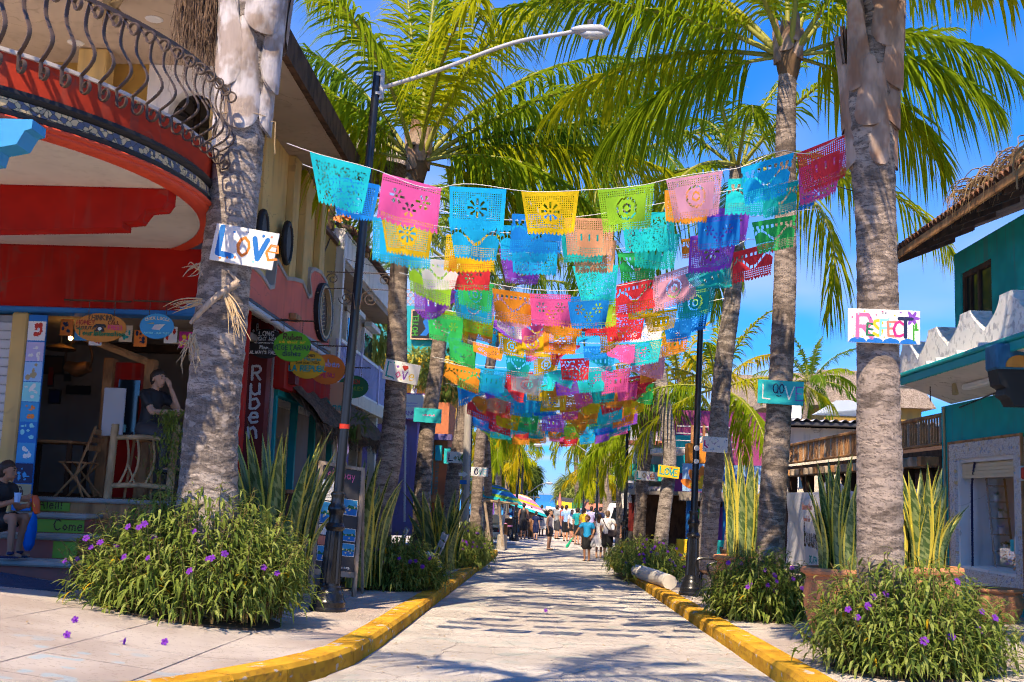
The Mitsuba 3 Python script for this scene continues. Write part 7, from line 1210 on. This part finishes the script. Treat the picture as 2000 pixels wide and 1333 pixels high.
# ---------------------------------------------------------------- people
def chainhull(bones, seg=14):
    out = []
    for (a, ra), (b, rb) in bones:
        s1 = m3.Manifold.sphere(ra, seg).translate(tuple(map(float, a))); s2 = m3.Manifold.sphere(rb, seg).translate(tuple(map(float, b))); out.append(m3.Manifold.batch_hull([s1, s2]))
    return m3.Manifold.batch_boolean(out, m3.OpType.Add)
def soft(man, edge=.035, it=8):
    m = man.refine_to_length(edge).to_mesh(); t = trimesh.Trimesh(np.array(m.vert_properties[:, :3], float), np.array(m.tri_verts)); trimesh.smoothing.filter_taubin(t, .5, -.52, it); return np.array(t.vertices), np.array(t.faces)
def person(label, o, yaw, h=1.68, skin='m_skin', hair='m_hair', hairlen=0, top=None, bottom=None, shoes='m_black', armL=None, armR=None, legs=None, seat=None, look=0.0, sleeve=.55, blen=.5, skirt=0.0, fat=1.0, bag=None, hat=None, edge=.03, lean=0.0, detail=True, bare=False, straps=False):
    """o: feet (or seat) point; yaw: 0 faces the camera (-y), turning anticlockwise from above; arms and legs: joint targets in body axes (x = the person's left is +x when facing -y... right-handed), y = backwards"""
    k = h / 1.70; t = thing('person', label, 'person'); Mz = rot([0, 0, 1], yaw); W = lambda p: np.asarray(p, float) * k
    hipz = .90 if seat is None else seat / k
    L_ = {}
    for s, nm in ((1, 'L'), (-1, 'R')):
        hp = np.array([s * .085, 0, hipz])
        if legs: kn, an = [np.array(q, float) * [1 if legs.get('abs') else s, 1, 1] for q in legs[nm]]
        elif seat is None: kn, an = np.array([s * .09, -.02, .49]), np.array([s * .085, .02, .08])
        L_[nm] = (hp, kn, an)
    th = np.array([0, -math.sin(lean), math.cos(lean)]); base = np.array([0, 0, hipz]); ch = base + th * .36; nk = base + th * .54 ; sz = base + th * .475; hd = nk + th * .13 + [0, -.03, 0]
    A_ = {}
    for s, nm, ar in ((1, 'L', armL), (-1, 'R', armR)):
        sh = sz + [s * .175 * (1 if fat < 1.15 else 1.1), 0, 0]
        el, wr = (np.array(ar[0], float), np.array(ar[1], float)) if ar else (sh + [s * .05, .02, -.28], sh + [s * .06, -.06, -.53])
        A_[nm] = (sh, el, wr)
    f = fat; B = [((base + [-.05, 0, .02], .105 * f), (base + [.05, 0, .02], .105 * f)), ((base + [0, 0, .04], .115 * f), (base + th * .17, .105 * f)), ((base + th * .17, .105 * f), (ch + [0, .0, 0], .115)), ((ch + [-.06, 0, .03], .105), (ch + [.06, 0, .03], .105)), ((sz + [-.12, .01, .0], .062), (sz + [.12, .01, 0], .062)), ((ch, .11), (sz, .085)), ((sz, .07), (nk, .052)), ((nk, .05), (hd + [0, .02, -.05], .055))]
    for nm in 'LR':
        hp, kn, an = L_[nm]; B += [((hp, .088 * f), (kn, .055)), ((kn, .054), (an, .036))]
        d = np.array([0, -.17, -.055]) if seat is None or not legs else np.array([0, -.17, -.05]); fo = an + d; B += [((an + [0, .03, -.035], .036), (an + d * .75 + [0, 0, -.0], .032)), ((an + d * .75, .032), (fo + [0, 0, .005], .022))]
        sh, el, wr = A_[nm]; B += [((sh, .056), (el, .042)), ((el, .040), (wr, .027))]
    body = chainhull([((W(a), ra * k), (W(b), rb * k)) for (a, ra), (b, rb) in B])
    # head: skull, jaw, nose, ears; turned towards where the person looks
    hh = [((np.array([0, .015, .045]), .082), (np.array([0, -.02, .035]), .080)), ((np.array([0, -.03, -.02]), .066), (np.array([0, -.055, -.075]), .038)), ((np.array([0, -.085, .02]), .010), (np.array([0, -.108, -.022]), .014)), ((np.array([-.030, -.088, .04]), .014), (np.array([.030, -.088, .04]), .014)), ((np.array([-.018, -.088, -.058]), .009), (np.array([.018, -.088, -.058]), .009))] + [((np.array([s * .08, .005, .02]), .016), (np.array([s * .083, .012, -.012]), .011)) for s in (-1, 1)]
    Rl = rot([0, 0, 1], look); head = chainhull([((W(hd + Rl @ a), ra * k), (W(hd + Rl @ b), rb * k)) for (a, ra), (b, rb) in hh], 16)
    hands = []
    for nm in 'LR':
        sh, el, wr = A_[nm]; d = wr - el; d /= np.linalg.norm(d); sx = np.cross(d, [0, 1.0, 0.01]); sx /= np.linalg.norm(sx); nn = np.cross(sx, d); pc = wr + d * .075
        hands += [((wr, .026), (pc, .030)), ((wr + d * .03 + sx * .015, .022), (pc + sx * .022, .022)), ((wr + d * .03 - sx * .015, .022), (pc - sx * .022, .022))]
        for j, (off, ln) in enumerate(((-.028, .062), (-.010, .075), (.009, .070), (.027, .055))):
            a0 = pc + sx * off + d * .01; a1 = a0 + d * ln * .55 + nn * .010; a2 = a1 + d * ln * .35 + nn * .028; hands += [((a0, .0095), (a1, .0085)), ((a1, .0085), (a2, .0075))]
        q0 = wr + d * .03 - sx * .03; q1 = q0 + d * .035 - sx * .022 + nn * .01; hands += [((q0, .012), (q1, .010)), ((q1, .010), (q1 + d * .03 + nn * .006, .0085))]
    hm = chainhull([((W(a), ra * k), (W(b), rb * k)) for (a, ra), (b, rb) in hands], 8)
    full = body + head; v, fa = soft(full, edge * k, 6); hv = soft(hm, .02 * k, 2)
    def fin(m): return np.asarray(m[0]) @ Mz.T + o, m[1]
    bd = part(t, 'body', fin(J((v, fa), hv)), skin, smooth=True)
    def cloth(nm, bones, mat, edge_=.035, grow=.014): 
        if not bones: return
        m = soft(chainhull([((W(a), (ra + grow) * k), (W(b), (rb + grow) * k)) for (a, ra), (b, rb) in bones]), edge_ * k, 6); part(t, nm, fin(m), mat, smooth=True)
    tb = B[1:6] + ([((sz + [-.10, .01, .012], .060), (sz + [.10, .01, .012], .060))])
    if top:
        tops_ = B[0:1] + tb if not bare else B[1:4]
        if not bare and sleeve > 0:
            for nm in 'LR': sh, el, wr = A_[nm]; tops_ = tops_ + [((sh, .060), (sh + (el - sh) * sleeve, .056))]
        if straps: tops_ = B[1:4] + [((ch + [s * .07, .0, .05], .088), (sz + [s * .085, .005, .02], .055)) for s in (-1, 1)]
        cloth('top', tops_, top)
    if bottom:
        bb = [B[0], ((base + [0, 0, .0], .108 * f), (base + th * .09, .106 * f))]
        if skirt:
            sk = [(.14 * f, .10), (.155 * f, 0), (.17 * f + skirt * .2, -.2), (.17 * f + skirt * .5, -blen)]; m = lathe([(a * k, (b + hipz) * k) for a, b in sk], 28); q = m[0]; an_ = np.arctan2(q[:, 1], q[:, 0]); q[:, :2] *= (1 + .06 * np.sin(an_ * 7) * (hipz * k - q[:, 2:3])[:, 0].clip(0, 1) * 2)[:, None]; q[:, 1] *= .8; part(t, 'skirt', fin((q, m[1])), bottom, smooth=50)
        else:
            for nm in 'LR':
                hp, kn, an = L_[nm]
                bb.append(((hp, .096 * f), (hp + (kn - hp) * min(1, blen * 2), .098 * f - .022 * min(1, blen * 2) + .014)))
                if blen > .5: bb.append(((kn, .068), (kn + (an - kn) * (blen - .5) * 2, .056)))
            cloth('trousers', bb, bottom)
    if shoes:
        for nm in 'LR': hp, kn, an = L_[nm]; cloth('shoe', [((an + [0, .03, -.045], .034), (an + [0, -.13, -.055], .030)), ((an + [0, -.13, -.055], .030), (an + [0, -.175, -.06], .02))], shoes, .03, .008)
    hb = [((hd + Rl @ np.array([0, .03, .062]), .083), (hd + Rl @ np.array([0, -.012, .082]), .070)), ((hd + Rl @ np.array([0, .045, .03]), .078), (hd + Rl @ np.array([0, .05, -.02]), .062)), ((hd + Rl @ np.array([-.05, .02, .05]), .045), (hd + Rl @ np.array([.05, .02, .05]), .045))]
    if hairlen: hb += [((hd + Rl @ np.array([0, .05, -.02]), .066), (hd + Rl @ np.array([0, .085, -.12 - hairlen]), .05)), ((hd + Rl @ np.array([-.04, .05, -.02]), .05), (hd + Rl @ np.array([-.03, .08, -.1 - hairlen]), .035)), ((hd + Rl @ np.array([.04, .05, -.02]), .05), (hd + Rl @ np.array([.03, .08, -.1 - hairlen]), .035))]
    if hairlen < 0: hb = hb[:3] + [((hd + Rl @ np.array([0, .11, .05]), .045), (hd + Rl @ np.array([0, .12, .03]), .042))]
    if hair: cloth('hair', hb, hair, .03, .008)
    if detail:
        for s in (-1, 1):
            c = W(hd + Rl @ np.array([s * .031, -.094, .022])); part(t, 'eye', fin(tube([c + [-.012 * k, 0, 0], c, c + [.012 * k, 0, 0]], [.002 * k, .008 * k, .002 * k], 6)), 'm_hair'); c = W(hd + Rl @ np.array([s * .032, -.098, .05])); part(t, 'eyebrow', fin(tube([c + [-.018 * k, 0, 0], c + [.018 * k, 0, 0]], .005 * k, 4)), 'm_hair')
        c = W(hd + Rl @ np.array([0, -.096, -.058])); part(t, 'mouth', fin(tube([c + [-.022 * k, .004, 0], c, c + [.022 * k, .004, 0]], [.003 * k, .007 * k, .003 * k], 5)), 'm_lips')
    if hat: part(t, 'hat', fin(lathe([(.001, .2 * k), (.07 * k, .2 * k), (.095 * k, .15 * k), (.10 * k, .07 * k), (.19 * k, .055 * k), (.19 * k, .045 * k), (.09 * k, .05 * k)], 24, W(hd))), hat, smooth=40)
    if straps and detail: pass
    return t, (lambda p: np.asarray(W(p)) @ Mz.T + o), A_
M('lips', (.40, .12, .10), .5)
def foot(px, Y): d = ray(px, 1000); return np.array([d[0] * Y, Y, float(G(Y))])
def blob(c, r, mat, label, cat, name='bag'): return None
# the woman on the steps (at the left edge), the man in the cafe
o = np.array([-6.52, 13.32, .70]); t, F, A_ = person('seated person on the steps in dark clothes, holding a blue plastic bag', o, 1.25, 1.62, skin='m_skin_dark', seat=.10, hairlen=0, top='m_black', bottom='m_black', blen=.30, shoes=None, lean=.22, look=.35, sleeve=.3, edge=.022,
    legs={'L': ((.12, -.40, .22), (.10, -.36, -.20)), 'R': ((.10, -.42, .22), (.10, -.42, -.20))}, armR=((-.20, -.22, .34), (-.06, -.46, .43)), armL=((.19, -.20, .32), (.05, -.48, .36)))
wr = F(A_['R'][2]); wl_ = F(A_['L'][2])
for nm, q in (('sandal', -1), ('sandal', 1)):
    c = F((q * .10, -.39 - (.05 if q < 0 else 0), -.262)); part(t, nm, bx(c + [0, -.04, 0], (.24, .09, .022), .01), 'm_navy'); part(t, 'sandal_strap', bx(c + [.02, -.04, .045], (.07, .10, .035), .012), 'm_navy')
sn = thing('snack_bag', 'orange and red foil snack bag held by the seated person', 'snack bag'); c = wl_ + [.11, -.02, .02]; part(sn, 'foil', tube([c + [-.02, 0, .10], c + [0, 0, .03], c + [.01, 0, -.06], c + [.03, 0, -.11]], [.045, .075, .07, .05], 10, True, (1, .55)), 'm_snack', smooth=50); part(sn, 'print', tube([c + [.0, -.048, .03], c + [.02, -.046, -.03]], [.03, .03], 8, True, (1, .2)), 'm_yellow'); M('snack', (.62, .09, .02), .25, .6)
cup = one('paper_cup', lathe([(.03, -.05), (.042, .06), (.036, .06), (.001, -.04)], 18, wr + [.0, -.06, .02]), 'm_lightblue', 'pale blue cup in the seated person\'s hand', 'cup', smooth=40)
pb = thing('blue_plastic_bag', 'blue plastic carrier bag hanging from the seated person\'s hand', 'plastic bag'); c = wl_ + [.10, -.02, -.06]; m = tube(spline([c, c + [0, 0, -.12], c + [-.02, 0, -.30], c + [-.03, 0, -.42], c + [-.03, 0, -.46]], 16), np.interp(np.linspace(0, 1, 16), [0, .15, .5, .85, 1], [.015, .035, .075, .085, .03]), 22, True, (1, .75)); q = m[0]; q[:, :2] += (meshkit.fbm(q * [30, 30, 5], 2, 1) - .5)[:, None] * .03; part(pb, 'film', (q, m[1]), 'm_bluebag', smooth=50); leafmat('bluebag', (.01, .16, .62), .3, .6)
o = np.array([-5.40, 15.15, FZ]); t, F, A_ = person('seated man in a black T-shirt inside the cafe, hand raised to his face', o, 1.25, 1.76, seat=.92, hairlen=0, top='m_black', bottom='m_darkgrey', blen=1.0, lean=.12, look=-.15, edge=.022, fat=1.15, legs={'L': ((.13, -.42, .82), (.12, -.36, .42)), 'R': ((.13, -.42, .82), (.12, -.36, .42))}, armL=((.20, -.30, 1.20), (.07, -.26, 1.46)), armR=((-.20, -.2, 1.12), (-.02, -.38, 1.14)))
s_ = thing('bar_stool', 'tall wooden stool under the man in the cafe', 'stool'); part(s_, 'seat', lathe([(.001, .77), (.18, .77), (.19, .80), (.17, .82), (.001, .82)], 18, o), 'm_wood'); [part(s_, 'leg', tube([o + [a * .18, b * .18, 0], o + [a * .12, b * .12, .78]], .02, 5), 'm_wood') for a in (-1, 1) for b in (-1, 1)]
# the street
o = foot(1148, 40.4); t, F, A_ = person('woman in a bright blue polo shirt and black shorts, green cloth in hand', o, -.35, 1.60, skin='m_skin_dark', hair='m_hair_brown', hairlen=-1, top='m_polo', bottom='m_black', blen=.42, shoes='m_darkgrey', fat=1.22, look=-.5, armR=((-.34, -.04, 1.18), (-.46, -.10, .95)), armL=((.27, .03, 1.15), (.22, -.12, .92))); M('polo', (.01, .28, .62), .7)
c = F(A_['R'][2]) + [-.04, 0, -.05]; one('green_cloth', tube([c, c + [-.10, -.02, -.16], c + [-.22, -.02, -.34], c + [-.26, -.02, -.40]], [.02, .07, .13, .02], 10, True, (1, .4)), M('cloth_green', (.01, .40, .20), .7), 'green cloth dangling from the hand of the woman in blue', 'cloth', smooth=50)
def plasticbag(c, h, r, mat, label): m = tube(spline([c, c + [0, 0, -h * .3], c + [0, 0, -h * .85], c + [0, 0, -h]], 12), np.interp(np.linspace(0, 1, 12), [0, .3, .8, 1], [.02, r * .6, r, r * .3]), 16, True, (1, .7)); one('carrier_bag', m, mat, label, 'plastic bag', smooth=50)
leafmat('bagwhite', (.8, .8, .82), .35, .7); plasticbag(F(A_['L'][2]) + [.05, -.03, -.03], .34, .15, 'm_bagwhite', 'white carrier bag in the left hand of the woman in blue')
o = foot(1171, 43); t, F, A_ = person('woman with long dark hair in a short white dress, seen from behind', o, 2.9, 1.62, hair='m_hair_brown', hairlen=.24, top='m_whitecloth', bottom='m_whitecloth', skirt=.28, blen=.46, shoes='m_tan', straps=True, detail=False); M('whitecloth', (.74, .73, .76), .8)
plasticbag(F(A_['R'][2]) + [0, 0, -.04], .36, .15, 'm_bagtan', 'pale tan bag carried by the woman in the white dress'); leafmat('bagtan', (.70, .60, .42), .4, .6)
o = foot(1187, 42.2); t, F, A_ = person('man in a white T-shirt and black shorts with a dark shoulder bag', o, 2.75, 1.76, hair='m_hairshort', top='m_whitecloth', bottom='m_black', blen=.48, fat=1.2, detail=False, armR=((-.30, -.05, 1.2), (-.2, -.25, 1.05))); M('hairshort', (.22, .14, .09), .8)
c = F((-.24, .14, .93)); sb = thing('shoulder_bag', 'dark grey shoulder bag hanging on the man in white', 'bag'); part(sb, 'pouch', bx(c, (.34, .13, .26), .05, rot([0, 0, 1], 2.75)), 'm_bag'); part(sb, 'strap', tube([c + [-.12, -.05, .1], F((.02, .15, 1.2)), F((.16, .10, 1.45))], .016, 5), 'm_bag'); M('bag', (.07, .055, .06), .7)
o = foot(1074, 47.8); person('woman in a grey vest and black shorts standing in profile, hair in a bun', o, 1.15, 1.66, hair='m_hair', hairlen=-1, top='m_greytop', bottom='m_black', blen=.30, straps=True, shoes='m_darkgrey', fat=1.08); M('greytop', (.25, .22, .28), .8)
o = foot(1226, 44.5); person('man in a black T-shirt behind the far right lamp post', o, 3.0, 1.74, top='m_black', bottom='m_darkgrey', fat=1.25, detail=False)
o = foot(1276, 41.5); person('woman in a straw hat and white vest among the right palms', o, 2.8, 1.58, hair='m_hair_brown', hairlen=.15, top='m_whitecloth', bottom='m_lightblue', blen=1.0, straps=True, hat='m_straw', detail=False); M('straw', (.62, .42, .22), .8)
o = foot(1311, 40.5); person('woman in a loose tan shirt walking behind the leaning right palm', o, 1.3, 1.66, skin='m_skin_dark', hair='m_hair', hairlen=.03, top='m_khaki', bottom='m_khaki', blen=.9, fat=1.25, sleeve=.9, detail=False)
o = foot(1332, 41.5); person('child in a grey T-shirt carrying the surfboard tail', o, 2.2, 1.45, top='m_lightgrey', bottom='m_navy', blen=.5, detail=False)
for (px, Y, yaw, h, kw, lab) in ((1023, 58, 3.0, 1.82, dict(top='m_black', bottom='m_black', blen=.5, straps=True, fat=1.12, skin='m_skin_dark'), 'tall man in a black vest and shorts seen from behind beside the pink umbrella'), (1037, 59, .3, 1.62, dict(top=None, bottom='m_brown', blen=1.0, skin='m_skin_dark'), 'shirtless boy in brown trousers'), (1047.5, 57.5, 2.6, 1.42, dict(top='m_navy', bottom='m_navy', blen=.5), 'boy in a navy T-shirt and shorts'),
    (1088, 60, 2.2, 1.74, dict(top='m_greytee', bottom='m_darkgrey', blen=.5), 'man in a grey T-shirt behind the woman in the vest'), (1106, 57.5, 2.9, 1.78, dict(top='m_lightblue', bottom='m_black', blen=.5), 'man in a light blue shirt with his back turned'), (1117.5, 57, .5, 1.58, dict(top='m_whitecloth', bottom='m_black', blen=.3, hairlen=.12), 'girl in a white top and black shorts near the stools'), (1141, 52, 2.5, 1.72, dict(top='m_yellow', bottom='m_darkgrey', blen=.5), 'man in a yellow top behind the woman in blue'), (1155, 56, 2.8, 1.78, dict(top='m_lavender', bottom='m_darkgrey', blen=.5), 'man in a lilac top behind the woman in the white dress'), (1163, 60, .2, 1.66, dict(top='m_magenta', bottom='m_navy', blen=.9), 'person in a magenta top far behind the white dress'), (1098, 63, 2.9, 1.7, dict(top='m_red', bottom='m_navy', blen=.5), 'man in a red top between the stools and the canopy'), (1128, 61, .4, 1.6, dict(top='m_lightblue', bottom='m_whitecloth', blen=.9, hairlen=.1), 'woman in pale blue by the right stool'), (1173, 57, 2.4, 1.75, dict(top='m_navy', bottom='m_khaki', blen=.5), 'man in navy beyond the woman in the white dress'), (1058, 64, 2.8, 1.68, dict(top='m_white', bottom='m_darkgrey', blen=.6), 'person in white beside the grey pickup'), (1128, 54, 2.6, 1.7, dict(top='m_teal', bottom='m_black', blen=.5), 'man in teal left of the woman in blue'), (1013, 60.5, 1.0, 1.6, dict(top='m_yellow', bottom='m_khaki', blen=.6), 'person in yellow half hidden beside the tall man')):
    person(lab, foot(px, Y), yaw, h, detail=False, edge=.05, **kw)
M('greytee', (.30, .33, .36), .8)
